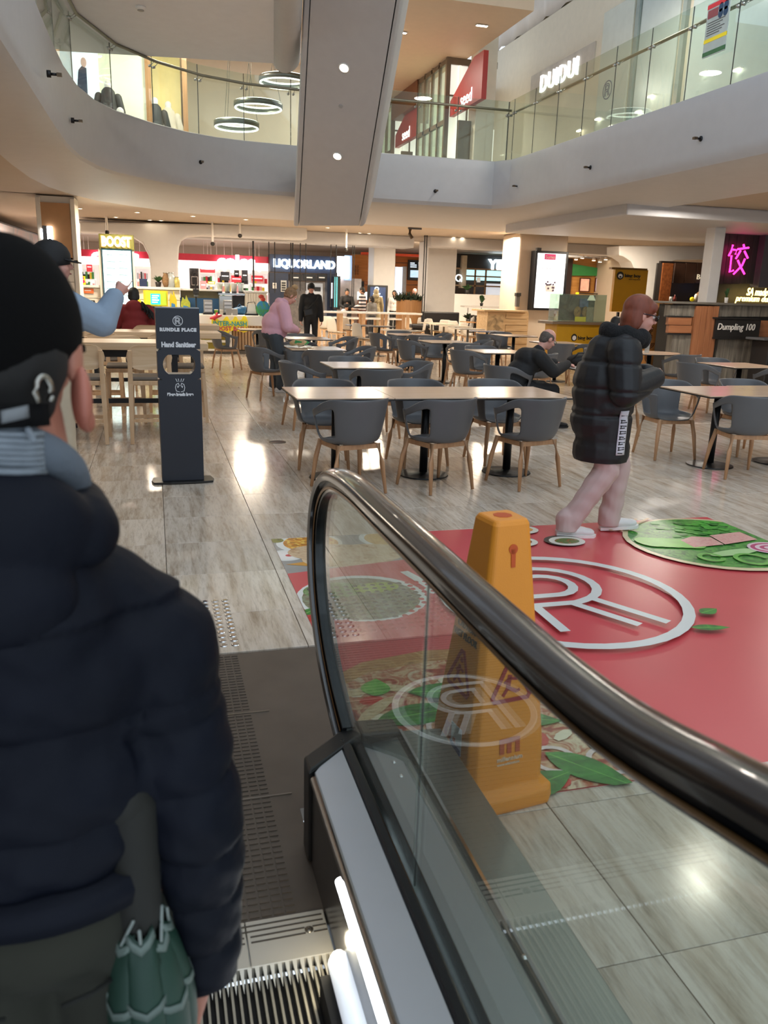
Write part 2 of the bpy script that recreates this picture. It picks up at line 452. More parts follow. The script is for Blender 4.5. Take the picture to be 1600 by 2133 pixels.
# ---- ceiling over the food court = underside of the gallery floor
INN = [(7.2, -5.5), (7.2, 9), (7.2, 15.9), (7.16, 16.5), (6.95, 16.88), (4.5, 16.9), (2.7, 16.82), (1.8, 16.72), (1.25, 16.56), (.72, 16.26), (.14, 15.69), (-.46, 14.85), (-.72, 14.2), (-.9, 13.3), (-.98, 12.2), (-1, 11), (-1, -5.5)]
OUT = [(9.25, -5.5), (9.25, 9), (9.3, 19.2), (9.3, 20.6), (9.1, 21.45), (5.5, 21.35), (3.4, 21.3), (1.9, 21.2), (1.2, 21.0), (.45, 20.6), (-.4, 19.8), (-1.06, 18.97), (-1.45, 18.0), (-1.75, 16.9), (-1.9, 15.6), (-1.95, 14), (-1.95, -5.5)]
mb = MB(); P = []
for (ix, iy), (ox, oy) in zip(INN, OUT):
    d = V((ox - ix, oy - iy)).normalized()
    q = lambda t, z: (ix + d.x * t, iy + d.y * t, z)
    h = lambda u, z: (ix + (ox - ix) * u, iy + (oy - iy) * u, z)
    P.append([q(.32, 4.2), q(.3, 4.26), q(.06, 4.26), q(.02, 4.245), q(0, 4.2), q(0, 4.0), q(0.01, 3.5), q(.03, 3.4), q(.09, 3.33), q(.2, 3.295), h(.35, 3.27), h(.7, 3.245), h(.97, 3.235), h(1, 3.235), h(1, 3.34)])
mb.grid(P)
fascia = struct(mb.build('ceiling_edge', PL, smooth=2, angle=25), 'white rounded edge of the gallery floor around the open atrium')
mb = MB()
for b in ((-9, -1.2, -6, 19), (-9, 16.5, 18.9, 39), (8.6, 16.5, -6, 19)): mb.box(b[0], b[1], b[2], b[3], 3.3, 4.2)
ceil = struct(mb.build('ceiling', PLW), 'warm white ceiling of the food court dotted with recessed downlights')
# lower bulkheads in the ceiling further back
mb = MB()
mb.box(-3, 8.0, 25.6, 26.6, 2.95, 3.3); mb.box(8.4, 16.4, 25.2, 25.9, 2.98, 3.3)
struct(mb.build('trim_1', PL, bevel=.03), 'white bulkhead beam across the rear of the food court ceiling')
a, b_, z0, z1 = rect(1290, 452, 1600, 500, 14.2)
mb = MB(); mb.box(a, b_ + 3, 14.0, 19.5, 3.06, 3.3)
struct(mb.build('trim_2', PL, bevel=.03), 'white dropped ceiling box above the dumpling stall')
mb = MB(); mb.box(-9, 16, 8.5, 36, 13, 13.3); mb.box(-9, -1.5, -6, 8.5, 13, 13.3); mb.box(9.5, 16, -6, 8.5, 13, 13.3)  # unseen roof slabs, added to shut off the sky except near the camera
struct(mb.build('ceiling_sky_blocker', PL), 'unseen white roof slabs added high above the atrium to limit the sky light')
# outer walls
mb = MB(); mb.box(-9.2, -9, -6, 39, -.3, 4.2); struct(mb.build('wall_left', PLW), 'plain pale side wall of the hall')
mb = MB(); mb.box(-9, 16.5, 39, 39.3, -.3, 4.2); struct(mb.build('wall_back', PLW), 'plain pale end wall behind the shops')
mb = MB(); mb.box(16.5, 16.7, -6, 39, -.3, 4.2); struct(mb.build('wall_right', PLW), 'plain pale wall behind the food stalls')
# gallery: floor, ceiling, walls
mb = MB(); mb.box(9.5, 9.8, -5, 23.4, 4.2, 8.1); mb.box(9.75, 9.9, -5, 23.4, 8.1, 11)
gw = struct(mb.build('wall_gallery', PLC), 'long cream shop wall on the upper gallery above the food court')
mb = MB(); mb.box(-6, 7.75, 17.2, 33, 7.2, 7.5)
struct(mb.build('ceiling_gallery', M('gallery_ceiling', 'e0c4a6', 0.6, var=.02)), 'warm beige ceiling of the upper gallery')
mb = MB(); mb.box(-6, 12, 33, 33.2, 4.2, 7.5); struct(mb.build('wall_gallery_end', PLC), 'cream end wall of the upper gallery')
mb = MB(); mb.box(7.75, 8.25, 20.2, 20.7, 4.2, 9); struct(mb.build('trim_3', PLC, bevel=.02), 'cream corner post beside the red upper shop')

# ---- downlights
DL = [(166, 434), (274, 427), (286, 442), (241, 452), (200, 462), (222, 463), (312, 458), (335, 459), (402, 450), (512, 457), (528, 472), (549, 473), (415, 476), (436, 477), (750, 485), (769, 486), (946, 494), (964, 495), (1085, 485), (1208, 466), (1420, 435), (683, 474)]
proto = None
def downlight(p, lb):
    global proto
    if proto is None:
        proto = thing('ceiling_light', lb, 'light', p, 0, 'recessed downlights in the food court ceiling')
        m = MB(); m.lathe([(.075, 0), (.075, -.012), (.062, -.012), (.06, 0)], 16); m.build('trim_ring', WHITE, proto, True, world=False)
        m = MB(); m.lathe([(.058, -.002), (.058, -.006)], 16); m.build('lens', GLOW, proto, world=False)
        return proto
    return dup(proto, p, 0, lb)
DLL = ['alone in the ceiling above the tan pillar', 'highest one above the juice bar totem', 'second highest above the juice bar totem', 'just above the BOOST sign', 'first of a close pair beside the tan pillar', 'second of a close pair beside the tan pillar', 'first of the pair above the white arch', 'second of the pair above the white arch', 'alone above the curve of the arch', 'alone above the supermarket sign', 'first of the pair before the supermarket sign', 'second of the pair before the supermarket sign', 'first of the pair near the bulkhead over the supermarket', 'second of the pair near the bulkhead over the supermarket', 'first of the pair below the sloping escalator end', 'second of the pair below the sloping escalator end', 'first of the pair before the grill shop pillar', 'second of the pair before the grill shop pillar', 'alone before the round air vent', 'alone under the long gallery edge beyond the air vent', 'largest one, under the long gallery edge', 'thin one at the foot of the sloping escalator underside']
for (x, y), l_ in zip(DL, DLL):
    p = gz(x, y, 3.297); downlight((p.x, p.y, 3.298), 'small round recessed downlight, ' + l_)
# ---- fascia spray nozzles (small dark heads)
pn = None
for i, (x, y) in enumerate(((104, 154), (153, 251), (270, 321), (907, 398), (1079, 388), (1230, 349), (1460, 289))):
    p = gx(x, y, 7.2) if x > 1050 else (gy(x, y, 16.88) if x > 250 else gx(x, y, -0.92))
    n = V((-1, 0, 0)) if x > 1050 else (V((0, -1, 0)) if x > 250 else V((1, 0, 0)))
    if x == 270: p = V((.95, 16.39, p.z - .12)); n = V((.3, -.95, 0))
    o = thing('spray_nozzle', 'small dark nozzle on the white gallery edge, ' + ['highest one under the grey bridge', 'under the curved glass', 'on the curve near the straight part', 'on the short side beside the sloping escalator', 'nearest the inner corner', 'in the middle of the long side', 'farthest along the long side'][i], 'nozzle', p, 0, 'dark nozzles along the white gallery edge')
    m = MB(); m.tube([p - n * .03, p + n * .01], .035, 10); m.tube([p, p + n * .07], .014, 8); m.build('stub', BLACK, o, True)
    m = MB(); m.obox(p + n * .09, (.05, .05, .03)); m.build('head', M('bronze', '5a4a38', .4, .6), o)

# ---- glass balustrades of the gallery
def balustrade(name, label, pts, hr_off):
    t = thing(name, label, 'balustrade', (pts[0][0], pts[0][1], 4.25))
    up = V((0, 0, 1)); rail = []
    for (a, b) in zip(pts[:-1], pts[1:]):
        a, b = V((*a, 0)), V((*b, 0)); d = (b - a).normalized(); n = V((d.y, -d.x, 0)) * hr_off
        m = MB(); e = d * .008; th = V((d.y, -d.x, 0)) * .006
        c = [a + e, b - e]
        m.hexa([c[0] - th + up * 4.24, c[1] - th + up * 4.24, c[1] + th + up * 4.24, c[0] + th + up * 4.24, c[0] - th + up * 5.42, c[1] - th + up * 5.42, c[1] + th + up * 5.42, c[0] + th + up * 5.42])
        m.build('glass_panel', BAL, t)
        rail.append(a + n + up * 5.23)
        m = MB()
        for s in (-.05, .05):
            p = a + d * s + up * 5.16; m.tube([p - n.normalized() * .015, p + n.normalized() * .03], .022, 8); m.tube([p + n.normalized() * .02, a + n + d * s + up * 5.22], .006, 6)
        m.build('clamp', STEEL, t, True)
        m = MB(); m.tube([a + up * 4.25, a + up * 5.42], .007, 6); m.build('joint_seal', BLACK, t)
    rail.append(b + n + up * 5.23)
    m = MB(); m.tube(rail, .024, 10); m.build('handrail', M('rail_steel', '8d8878', .35, .9), t, True)
    return t
yy = [17.0] + [16.7 - .975 * k for k in range(0, 24)]
balustrade('glass_balustrade', 'clear glass gallery balustrade with steel rail running towards the escalator side', [(7.25, y) for y in yy], -.12)
balustrade('glass_balustrade', 'short straight glass balustrade before the red upper shop', [(7.25, 16.97), (6.13, 16.97), (5.27, 16.97), (4.3, 16.97), (3.4, 16.95)], -.12)
balustrade('glass_balustrade', 'curved glass balustrade with steel rail before the mannequin shop', [(3.4, 16.95), (2.7, 16.9), (1.8, 16.83), (.94, 16.5), (.14, 15.85), (-.5, 15.0), (-.98, 13.6), (-1.08, 12.2), (-1.08, 10.5)], -.1)

# ---- overhead escalator underside and landing soffit
LV = M('lavender_grey_paint', 'c2c0c2', 0.5, var=.02)
s_ = .752; dsl = V((0.110, 0.837, -0.536)); cut = 11.5
p0 = CAM + (V((3.653, 22.526, 3.2)) - CAM) * s_; p1 = CAM + (V((5.306, 21.3, 3.2)) - CAM) * s_
t = thing('escalator_underside', 'white sloping underside of the upper escalator with round lamps', 'escalator', p0)
up_n = (p1 - p0).normalized().cross(-dsl).normalized()
if up_n.z < 0: up_n = -up_n
m = MB(); L = -dsl * cut
u = (p1 - p0).normalized()
a0, a1 = p0 + u * .14, p1 - u * .12
m.hexa([a0, a1, a1 + up_n * .7, a0 + up_n * .7, a0 + L, a1 + L, a1 + L + up_n * .7, a0 + L + up_n * .7])
m.build('soffit_panel', LV, t)
for s, e, wd in ((p0, u, .13), (p1, -u, .11)):
    m = MB(); prof = [(0, .75), (0, .08), (.02, .03), (.05, 0), (wd - .01, 0), (wd - .01, .75)]
    for k in (0, 1):
        m.v += [s + e * q[0] + up_n * (q[1] - .01) + L * k for q in prof]
    n = len(prof); m.f += [[i, (i + 1) % n, (i + 1) % n + n, i + n] for i in range(n)] + [list(range(n))[::-1], list(range(n, 2 * n))]; m.m += [0] * (n + 2)
    m.build('side_cladding', PL, t, smooth=2)
for px, py in ((717, 141), (703, 325)):
    d = ray(px, py); k = (p0 - CAM).dot(up_n) / d.dot(up_n); q = CAM + d * k
    fr = frame_of(-up_n)
    m = MB(); m.lathe([(.085, -.01), (.085, .012), (.07, .012)], 20, q, fr); m.build('lamp_rim', WHITE, t, True)
    m = MB(); m.lathe([(.068, .0), (.068, .014), (.04, .018)], 20, q, fr); m.build('lamp_lens', M('lamp_glow2', 'fff4e2', .5, emit=16, ecol='fff0d8'), t)
m = MB(); q = CAM + ray(710, 221) * ((p0 - CAM).dot(up_n) / ray(710, 221).dot(up_n)); m.lathe([(.035, -.01), (.035, .012)], 12, q, frame_of(-up_n)); m.build('cover_cap', M('grey_cap', 'a9a9ac', .5), t)

zq = 5.25
A, B, B2, A2 = gz(100, 105, zq), gz(572, 132, zq), gz(570, -260, zq), gz(-190, -200, zq)
m = MB(); m.hexa([A, B, B2, A2, A + V((0, 0, .7)), B + V((0, 0, .7)), B2 + V((0, 0, .7)), A2 + V((0, 0, .7))])
ls = struct(m.build('ceiling_bridge', M('bridge_paint', 'e4e7ef', .5, var=.02)), 'pale grey flat underside of the bridge overhead with a smoke detector')
m = MB(); e = gz(607, 132, zq); e2 = gz(612, -260, zq)
prof = []
for k in range(9):
    an = R(180 + 22.5 * k / 2); prof.append((an,))
def rolled(P0, P1, Q0, Q1):
    mm = MB(); rows = []
    for a, b in ((P0, P1), (Q0, Q1)):
        c = (a + b) / 2; hw = (b - a) / 2
        rows.append([c - hw * math.cos(R(18 * k)) - V((0, 0, hw.length * .8 * math.sin(R(18 * k)) - .06)) for k in range(11)] + [b + V((0, 0, .7)), a + V((0, 0, .7))])
    n = len(rows[0]); mm.v = rows[0] + rows[1]
    mm.f = [[i, (i + 1) % n, (i + 1) % n + n, i + n] for i in range(n)] + [list(range(n))[::-1], list(range(n, 2 * n))]; mm.m = [0] * (n + 2)
    return mm
rolled(gz(569, 134, zq), gz(626, 128, zq), gz(567, -260, zq), gz(640, -260, zq)).build('rolled_edge', PL, ls, smooth=2)
rolled(gz(62, 92, zq), gz(99, 104, zq), gz(-260, -200, zq), gz(-195, -200, zq)).build('rolled_edge', PL, ls, smooth=2)
q = gz(293, 14, zq)
t = thing('smoke_detector', 'round white smoke detector under the grey bridge', 'detector', q)
m = MB(); m.lathe([(.07, 0), (.07, -.02), (.05, -.04), (.03, -.045)], 18, q); m.build('casing', WHITE, t, True)
m = MB(); m.lathe([(.045, -.036), (.046, -.05), (.03, -.055)], 14, q); m.build('sensor_head', M('detector_grey', 'a8a49c', .5), t, True)
# ================================================================ ESCALATOR
XS, XG = 0.36, 0.50            # inner skirt and glass planes
esc = thing('escalator', 'escalator with glass side, black handrail and steel decks in front of the landing', 'escalator', (XG, 1.5, 0))
PLATE = M('landing_plate_metal', '6a6158', 0.42, 0.6, var=.1, scale=5)
# landing plate with ribs (ribs that can be told apart near the comb are real)
m = MB(); m.box(-1.30, XS + .012, 1.72, 3.315, -.05, -.004); m.box(XS + .012, .79, 2.16, 3.315, -.05, -.004)
lp = m.build('landing_plate', PLATE, esc)
m = MB()
for k in range(66):
    y = 1.735 + k * .0239
    for (a, b) in ((-1.28, -.55), (-.545, XS - .05)):
        n = int((b - a) / .031)
        for j in range(n): m.box(a + j * .031 + .003, a + j * .031 + .028, y, y + .012, -.004, -.0015)
o = m.build('plate_ribs', PLATE, lp); o['kind'] = 'stuff'
m = MB()
for y in (2.24, 2.78): m.box(-1.3, XS, y, y + .005, -.004, -.0005)
m.box(-.55, -.545, 1.72, 3.31, -.004, -.0008)
m.build('plate_seam', M('seam_metal', '9a938a', .3, .9), lp)
# comb plate
m = MB(); m.box(-1.0, .155, 1.575, 1.722, -.03, .002); m.box(.157, XS - .003, 1.575, 1.722, -.03, .002)
cp = m.build('comb_plate', M('comb_steel', 'cfcabe', .35, .55, var=.04), esc, bevel=.002)
m = MB()
for k in range(4):
    y = 1.648 + k * .018
    for a, b in ((-.5, -.06), (-.02, .07), (.1, .15), (.165, .30), (.32, .355)) if k < 2 else ((-.5, .35),): m.box(a, b, y, y + .005, .0015, .003)
o = m.build('comb_groove', M('groove_dark', '5e5850', .5, .7), cp)
for x in (-.24, .085, .31):
    m = MB(); m.lathe([(.011, .001), (.011, .0035)], 14, (x, 1.657 if x < .2 else 1.66, 0)); m.build('screw', M('screw_steel', '8f897e', .35, .9), cp, True)
    m = MB(); m.obox((x, 1.657 if x < .2 else 1.66, .0037), (.014, .0025, .0006), (0, 0, .5)); m.obox((x, 1.657 if x < .2 else 1.66, .0037), (.0025, .014, .0006), (0, 0, .5)); m.build('screw_slot', M('groove_dark'), cp)
m = MB()
for k in range(76):
    x = XS - .012 - k * .0178
    m.hexa([(x - .006, 1.575, -.03), (x + .006, 1.575, -.03), (x + .006, 1.58, -.03), (x - .006, 1.58, -.03), (x - .006, 1.575, .001), (x + .006, 1.575, .001), (x + .006, 1.58, .001), (x - .006, 1.58, .001)])
    m.add([(x - .0055, 1.576, .001), (x + .0055, 1.576, .001), (x, 1.515, -.010), (x - .0055, 1.576, -.012), (x + .0055, 1.576, -.012)], [(0, 1, 2), (0, 2, 3), (1, 4, 2), (3, 2, 4)])
o = m.build('comb_teeth', M('comb_steel'), cp); o['kind'] = 'stuff'
# steps: cleated treads
TREAD = M('tread_alu', 'a8a294', .45, .6, var=.08)
TD = M('tread_dark', '1c1a18', .6, .3)
sz = [(-.018, 1.57), (-.15, 1.155), (-.30, .745), (-.50, .335)]
for i, (z, y1) in enumerate(sz):
    y0 = y1 - .405
    m = MB(); m.box(-1.0, XS - .006, y0, y1, z - .12, z - .018)
    st = m.build('step', TD, esc)
    m = MB()
    for k in range(76):
        x = XS - .0209 - k * .0178; m.box(x - .0028, x + .0028, y0, y1 - .004, z - .03, z)
    o = m.build('tread_cleats', TREAD, st); o['kind'] = 'stuff'
    nz = sz[i + 1][0] if i < 3 else z - .2
    m = MB(); m.box(-1.0, XS - .006, y0 + .004, y0 + .02, nz - .02, z - .02); m.build('riser', TD, st)
# skirt, inner deck, gasket, glass, outer deck (right side)
DARKP = M('dark_skirt', '3b3a3c', .25, .75, var=.1, scale=8)
m = MB(); m.box(XS, XS + .02, -1.5, 2.0, -.5, .275); m.build('skirt_panel', DARKP, esc)
DECKW = M('satin_steel_deck', 'd6d7dc', .32, .55, var=.03)
zl, zr = .285, .297
def deck(name, x0, z0, x1, z1, ya, yb, th, mat, slant=0.0):
    m = MB(); m.hexa([(x0, ya, z0 - th), (x1, ya, z1 - th), (x1, yb + slant, z1 - th), (x0, yb, z0 - th), (x0, ya, z0), (x1, ya, z1), (x1, yb + slant, z1), (x0, yb, z0)])
    return m.build(name, mat, esc, bevel=.003)
deck('inner_deck', .368, zl, .462, zr, -1.5, 1.905, .02, DECKW, .115)
m = MB(); m.tube([(.36, -1.5, .285), (.36, 1.87, .285)], .011, 10); m.build('skirt_edge_trim', CHROME, esc, True)
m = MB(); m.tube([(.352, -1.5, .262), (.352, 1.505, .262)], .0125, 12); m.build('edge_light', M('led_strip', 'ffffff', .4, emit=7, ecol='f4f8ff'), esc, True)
m = MB(); m.box(.463, .492, -1.5, 2.03, .22, .303); m.build('gasket', RUBBER, esc, bevel=.006)
m = MB(); m.box(.508, .53, -1.5, 2.1, .22, .29); m.build('gasket', RUBBER, esc, bevel=.004)
m = MB(); m.hexa([(.352, 1.9, .0), (.53, 2.03, .0), (.53, 2.12, 0), (.352, 1.985, 0), (.352, 1.9, .292), (.53, 2.03, .31), (.53, 2.12, .305), (.352, 1.985, .288)])
m.hexa([(.53, 2.03, 0), (.66, 2.06, 0), (.66, 2.15, 0), (.53, 2.12, 0), (.53, 2.03, .31), (.66, 2.06, .285), (.66, 2.15, .28), (.53, 2.12, .305)])
m.build('end_cap', M('dark_plastic', '201f20', .35, var=.1), esc, bevel=.008)
SATD = M('satin_outer_deck', '8d9390', .33, .9, var=.05, scale=3, stretch=(40, 1, 40))
deck('outer_deck', .53, .268, .648, .268, -1.5, 2.07, .02, SATD)
deck('outer_deck', .672, .262, .80, .255, -1.5, 2.10, .02, SATD)
m = MB(); m.box(.648, .672, -1.5, 2.1, .2, .255); m.build('deck_joint', M('joint_brown', '4a443c', .4, .5), esc)
m = MB(); m.box(.665, .673, -1.5, 2.1, .25, .268); m.build('joint_trim', CHROME, esc)
m = MB(); m.box(.78, .80, -1.5, 2.1, -.3, .25); m.box(.53, .80, 2.08, 2.1, 0, .25); m.build('outer_cladding', STEEL, esc)
for y in (1.93, 1.86, 1.2): m = MB(); m.lathe([(.008, .266), (.007, .271), (.003, .273)], 10, (.60 if y > 1.5 else .662, y, 0)); m.build('deck_screw', CHROME, esc, True)
# handrail and newel
path = [(-1.4, 1.3), (0, 1.215), (.3, 1.165), (.5, 1.125), (.714, 1.08), (.9, 1.063), (1.14, 1.058), (1.42, 1.056), (1.76, 1.05), (2.05, 1.045), (2.28, 1.02), (2.42, .965), (2.51, .88), (2.55, .77), (2.545, .65), (2.49, .53), (2.40, .43), (2.29, .355), (2.17, .30), (2.08, .27)]
def smooth_path(pts, n=4):
    out = []
    for i in range(len(pts) - 1):
        a = pts[max(i - 1, 0)]; b = pts[i]; c = pts[i + 1]; d = pts[min(i + 2, len(pts) - 1)]
        for k in range(n):
            t = k / n
            out.append(tuple(.5 * (2 * b[j] + (c[j] - a[j]) * t + (2 * a[j] - 5 * b[j] + 4 * c[j] - d[j]) * t * t + (3 * b[j] - a[j] - 3 * c[j] + d[j]) * t ** 3) for j in range(len(b))))
    return out + [tuple(pts[-1])]
sp = smooth_path(path)
p3 = [V((XG, y, z)) for y, z in sp]
def sweep(name, sec, mat, off=0.0, last=None, smooth=2):
    m = MB(); vs = []; n = len(p3)
    for i, p in enumerate(p3):
        d = (p3[min(i + 1, n - 1)] - p3[max(i - 1, 0)]).normalized(); nn = V((0, -d.z, d.y))
        if nn.z < 0 and i < n * .5: nn = -nn
        vs += [p + V((a, 0, 0)) + nn * (b + off) for a, b in sec]
    k = len(sec); m.add(vs, [(i * k + j, i * k + (j + 1) % k, (i + 1) * k + (j + 1) % k, (i + 1) * k + j) for i in range(n - 1) for j in range(k)] + [tuple(range(k)), tuple(range((n - 1) * k, n * k))])
    return m.build(name, mat, esc, smooth=smooth)
HR = M('handrail_rubber', '2a2421', .2, var=.12, scale=2, coat=.5, spec=.7)
sec = [(.038 * math.cos(R(a)), .006 + .019 * math.sin(R(a))) for a in range(-20, 201, 20)] + [(-.034, -.012), (-.022, -.014), (.022, -.014), (.034, -.012)]
sweep('handrail', sec, HR)
sec = [(-.018, -.046), (.018, -.046), (.024, -.03), (.02, -.015), (-.02, -.015), (-.024, -.03)]
sweep('handrail_track', sec, M('track_black', '15171b', .22, .5, coat=.4))
sec = [(-.0255, -.036), (-.024, -.038), (-.024, -.031), (-.0255, -.029)]
sweep('track_trim', sec, M('gold_trim', '8d6a40', .3, .9))
# glass panes: joint at y = 1.42
GL = glassmat('escalator_glass', 'eff5f1', 1.1, haze=.03)
inner = [(V((0, y, z)), i) for i, (y, z) in enumerate(sp)]
edge = []
n = len(p3)
for i, p in enumerate(p3):
    d = (p3[min(i + 1, n - 1)] - p3[max(i - 1, 0)]).normalized(); nn = V((0, -d.z, d.y)); edge.append((p.y - nn.y * .04, p.z - nn.z * .04))
far = [(y, z) for y, z in edge if y > 1.424 and z > .29]
m = MB(); m.prism([(1.424, .27)] + [(1.424, 1.0)] + far + [(2.05, .27)], (XG - .006, 0, 0), (0, 1, 0), (0, 0, 1), (.012, 0, 0)); m.build('glass_pane', GL, esc)
m = MB(); m.prism([(-1.4, .27), (-1.4, 1.0)] + [(y, z) for y, z in edge if y < 1.418 and z > .5] + [(1.418, 1.0), (1.418, .27)], (XG - .006, 0, 0), (0, 1, 0), (0, 0, 1), (.012, 0, 0)); m.build('glass_pane', GL, esc)
m = MB(); m.box(XG - .0015, XG + .0015, 1.4195, 1.4228, .29, 1.0); m.build('glass_joint', BLACK, esc)
# white ring logo printed on the landing plate (the glass mirrors it)
m = MB(); logo(m, (-.11, 2.64, -.0008), .28, (1, 0, 0), (0, 1, 0), (0, 0, .0006), .082); m.build('plate_logo', M('print_logo_plate', 'eceeec', .5), lp)
# the side of the escalator hidden behind the man: mirrored simple skirt, deck, handrail
m = MB(); m.box(-1.02, -1.0, -1.5, 2.0, -.5, .275); m.build('skirt_panel', DARKP, esc)
m = MB(); m.box(-1.35, -1.02, -1.5, 2.07, -.3, .285); m.build('outer_deck', DECKW, esc, bevel=.004)
# comb lights at the skirt
m = MB(); m.box(.30, XS, 1.02, 1.47, -.06, .045); m.build('skirt_brush', M('brush_black', '0c0c0d', .9), esc)
m = MB(); m.tube([(.345, .9, .075), (.345, 1.47, .075), (.347, 1.485, .07)], [.028, .028, .02], 14); m.build('comb_light', M('opal_cover', 'cfd8de', .35, emit=.35, ecol='eaf2ff'), esc, True)
for x in (.33, -.97): lamp('comb_lamp', 'POINT', (x, 1.50, .10), .7, (1, .88, .62), .02)

# ================================================================ FLOOR GRAPHIC
RED = M('red_vinyl', 'd3555a', .28, var=.03, scale=2)
x0, x1, y0, y1 = 0.665, 3.92, 2.03, 4.965
dec = thing('floor_graphic', 'red printed floor graphic with food pictures and a white ring logo', 'floor decal', (x0, y0, 0))
m = MB(); m.box(x0, x1, y0 + .02, y1, -.001, .0012); m.build('red_sheet', RED, dec)
LZ = [.0013]
def flat(name, mat, fn, parent=None):
    LZ[0] += .00012; m = MB(); fn(m, LZ[0]); return m.build(name, mat, parent or dec)
def disc(cx, cy, rx, ry=None, rot=0, n=30):
    ry = ry or rx
    c, s = math.cos(rot), math.sin(rot)
    q = [(rx * math.cos(2 * PI * k / n), ry * math.sin(2 * PI * k / n)) for k in range(n)]
    return [(cx + a * c - b * s, cy + a * s + b * c) for a, b in q]
def clipp(poly):
    """cut a flat print at the sheet's edges"""
    for ax, lim, sg in ((0, x0, 1), (0, x1, -1), (1, y0, 1), (1, y1, -1)):
        out = []
        for i, p in enumerate(poly):
            q = poly[i - 1]; a, b = (q[ax] - lim) * sg, (p[ax] - lim) * sg
            if (a < 0) != (b < 0):
                t = a / (a - b); out.append((q[0] + (p[0] - q[0]) * t, q[1] + (p[1] - q[1]) * t))
            if b >= 0: out.append(p)
        poly = out
        if len(poly) < 3: return None
    return poly
def pr(name, mat, poly):
    p = clipp(poly)
    if p: flat(name, mat, lambda m, z: m.prism(p, (0, 0, z), (1, 0, 0), (0, 1, 0), (0, 0, .0001)))
def food(name, cols, scale=30, rough=.3, kind='noise', stretch=(1, 1, 1)):
    if name in MATS: return MATS[name]
    m = M(name, cols[0], rough); nt = m.node_tree
    mp = [n for n in nt.nodes if n.type == 'MAPPING'][0]; mp.inputs['Scale'].default_value = stretch
    no = [n for n in nt.nodes if n.type == 'TEX_NOISE'][0]; rp = [n for n in nt.nodes if n.type == 'VALTORGB'][0]
    no.inputs['Scale'].default_value = scale; no.inputs['Distortion'].default_value = 1.2
    if kind == 'cell':
        vo = nd(nt, 'ShaderNodeTexVoronoi', inp={'Scale': scale}); nt.links.new(mp.outputs[0], vo.inputs['Vector'])
        sp_ = nd(nt, 'ShaderNodeSeparateColor'); nt.links.new(vo.outputs['Color'], sp_.inputs[0]); nt.links.new(sp_.outputs[0], rp.inputs[0])
        rp.color_ramp.interpolation = 'CONSTANT'
    el = rp.color_ramp.elements
    while len(el) < len(cols): el.new(.5)
    for i, c in enumerate(cols):
        el[i].position = (i / len(cols)) if kind == 'cell' else .25 + .5 * i / max(1, len(cols) - 1); el[i].color = lin(c)
    return m
PLATEW = M('print_white', 'e6e8e4', .3, var=.03); PGREY = M('print_grey', '9a9a98', .3, var=.1, scale=9); PDARK = M('print_dark', '2c2622', .3)
LEAF = food('print_leaf', ['1f5a22', '2f7d2c', '3f9a38'], 14); LEAF2 = food('print_leaf_light', ['4f9a3c', '6cb84c', '8fce66'], 10)
def leaf(cx, cy, L, wd, ang, mat=None):
    n = 9; t = [i / n for i in range(n + 1)]
    up = [(L * (a - .5), wd * math.sin(PI * a ** .8) * .5) for a in t]; dn = [(a, -b) for a, b in up[::-1]][1:-1]
    c, s = math.cos(ang), math.sin(ang)
    pr('printed_leaf', mat or LEAF, [(cx + a * c - b * s, cy + a * s + b * c) for a, b in up + dn])
    pr('printed_vein', LEAF2, [(cx + a * c - b * s, cy + a * s + b * c) for a, b in ((-L * .45, -.004), (L * .45, -.001), (L * .45, .001), (-L * .45, .004))])
# curry tray (top left of the sheet)
pr('printed_tray', PDARK, [(.665, 4.965), (1.62, 4.965), (1.62, 4.3), (.665, 4.3)])
pr('printed_tray', PGREY, disc(1.02, 4.72, .66, .52))
pr('printed_bowl', PLATEW, disc(.89, 4.84, .21)); pr('printed_rice', food('print_rice', ['b8761c', 'e0a030', 'f0c860', 'd88a20'], 45, kind='cell'), disc(.90, 4.84, .175))
pr('printed_bowl', PLATEW, disc(.71, 4.62, .105)); pr('printed_sauce', M('print_yoghurt', 'f0ece8', .3), disc(.71, 4.62, .08)); pr('printed_radish', M('print_radish', 'd04a50', .3), disc(.725, 4.615, .022))
pr('printed_pickle', food('print_pickle', ['4a5a20', '8a8a30', '2a2a18'], 40), disc(.69, 4.93, .05))
pr('printed_bowl', PLATEW, disc(1.42, 4.85, .2)); pr('printed_curry', food('print_curry', ['c8903c', 'e0b868', 'b87830'], 40), disc(1.42, 4.85, .165))
pr('printed_curry', M('print_gravy', 'd89c40', .3), [(.68, 4.45), (1.0, 4.53), (1.3, 4.5), (1.3, 4.42), (.9, 4.36)])
pr('printed_naan', food('print_naan', ['a87848', 'd8b890', 'e4ccaa', 'c8a074'], 18), disc(1.12, 4.55, .34, .2, .2)); pr('printed_naan', food('print_naan2', ['9a6a40', 'd0ae88', 'dcc4a2', 'be966c'], 16), disc(1.0, 4.62, .28, .17, -.2))
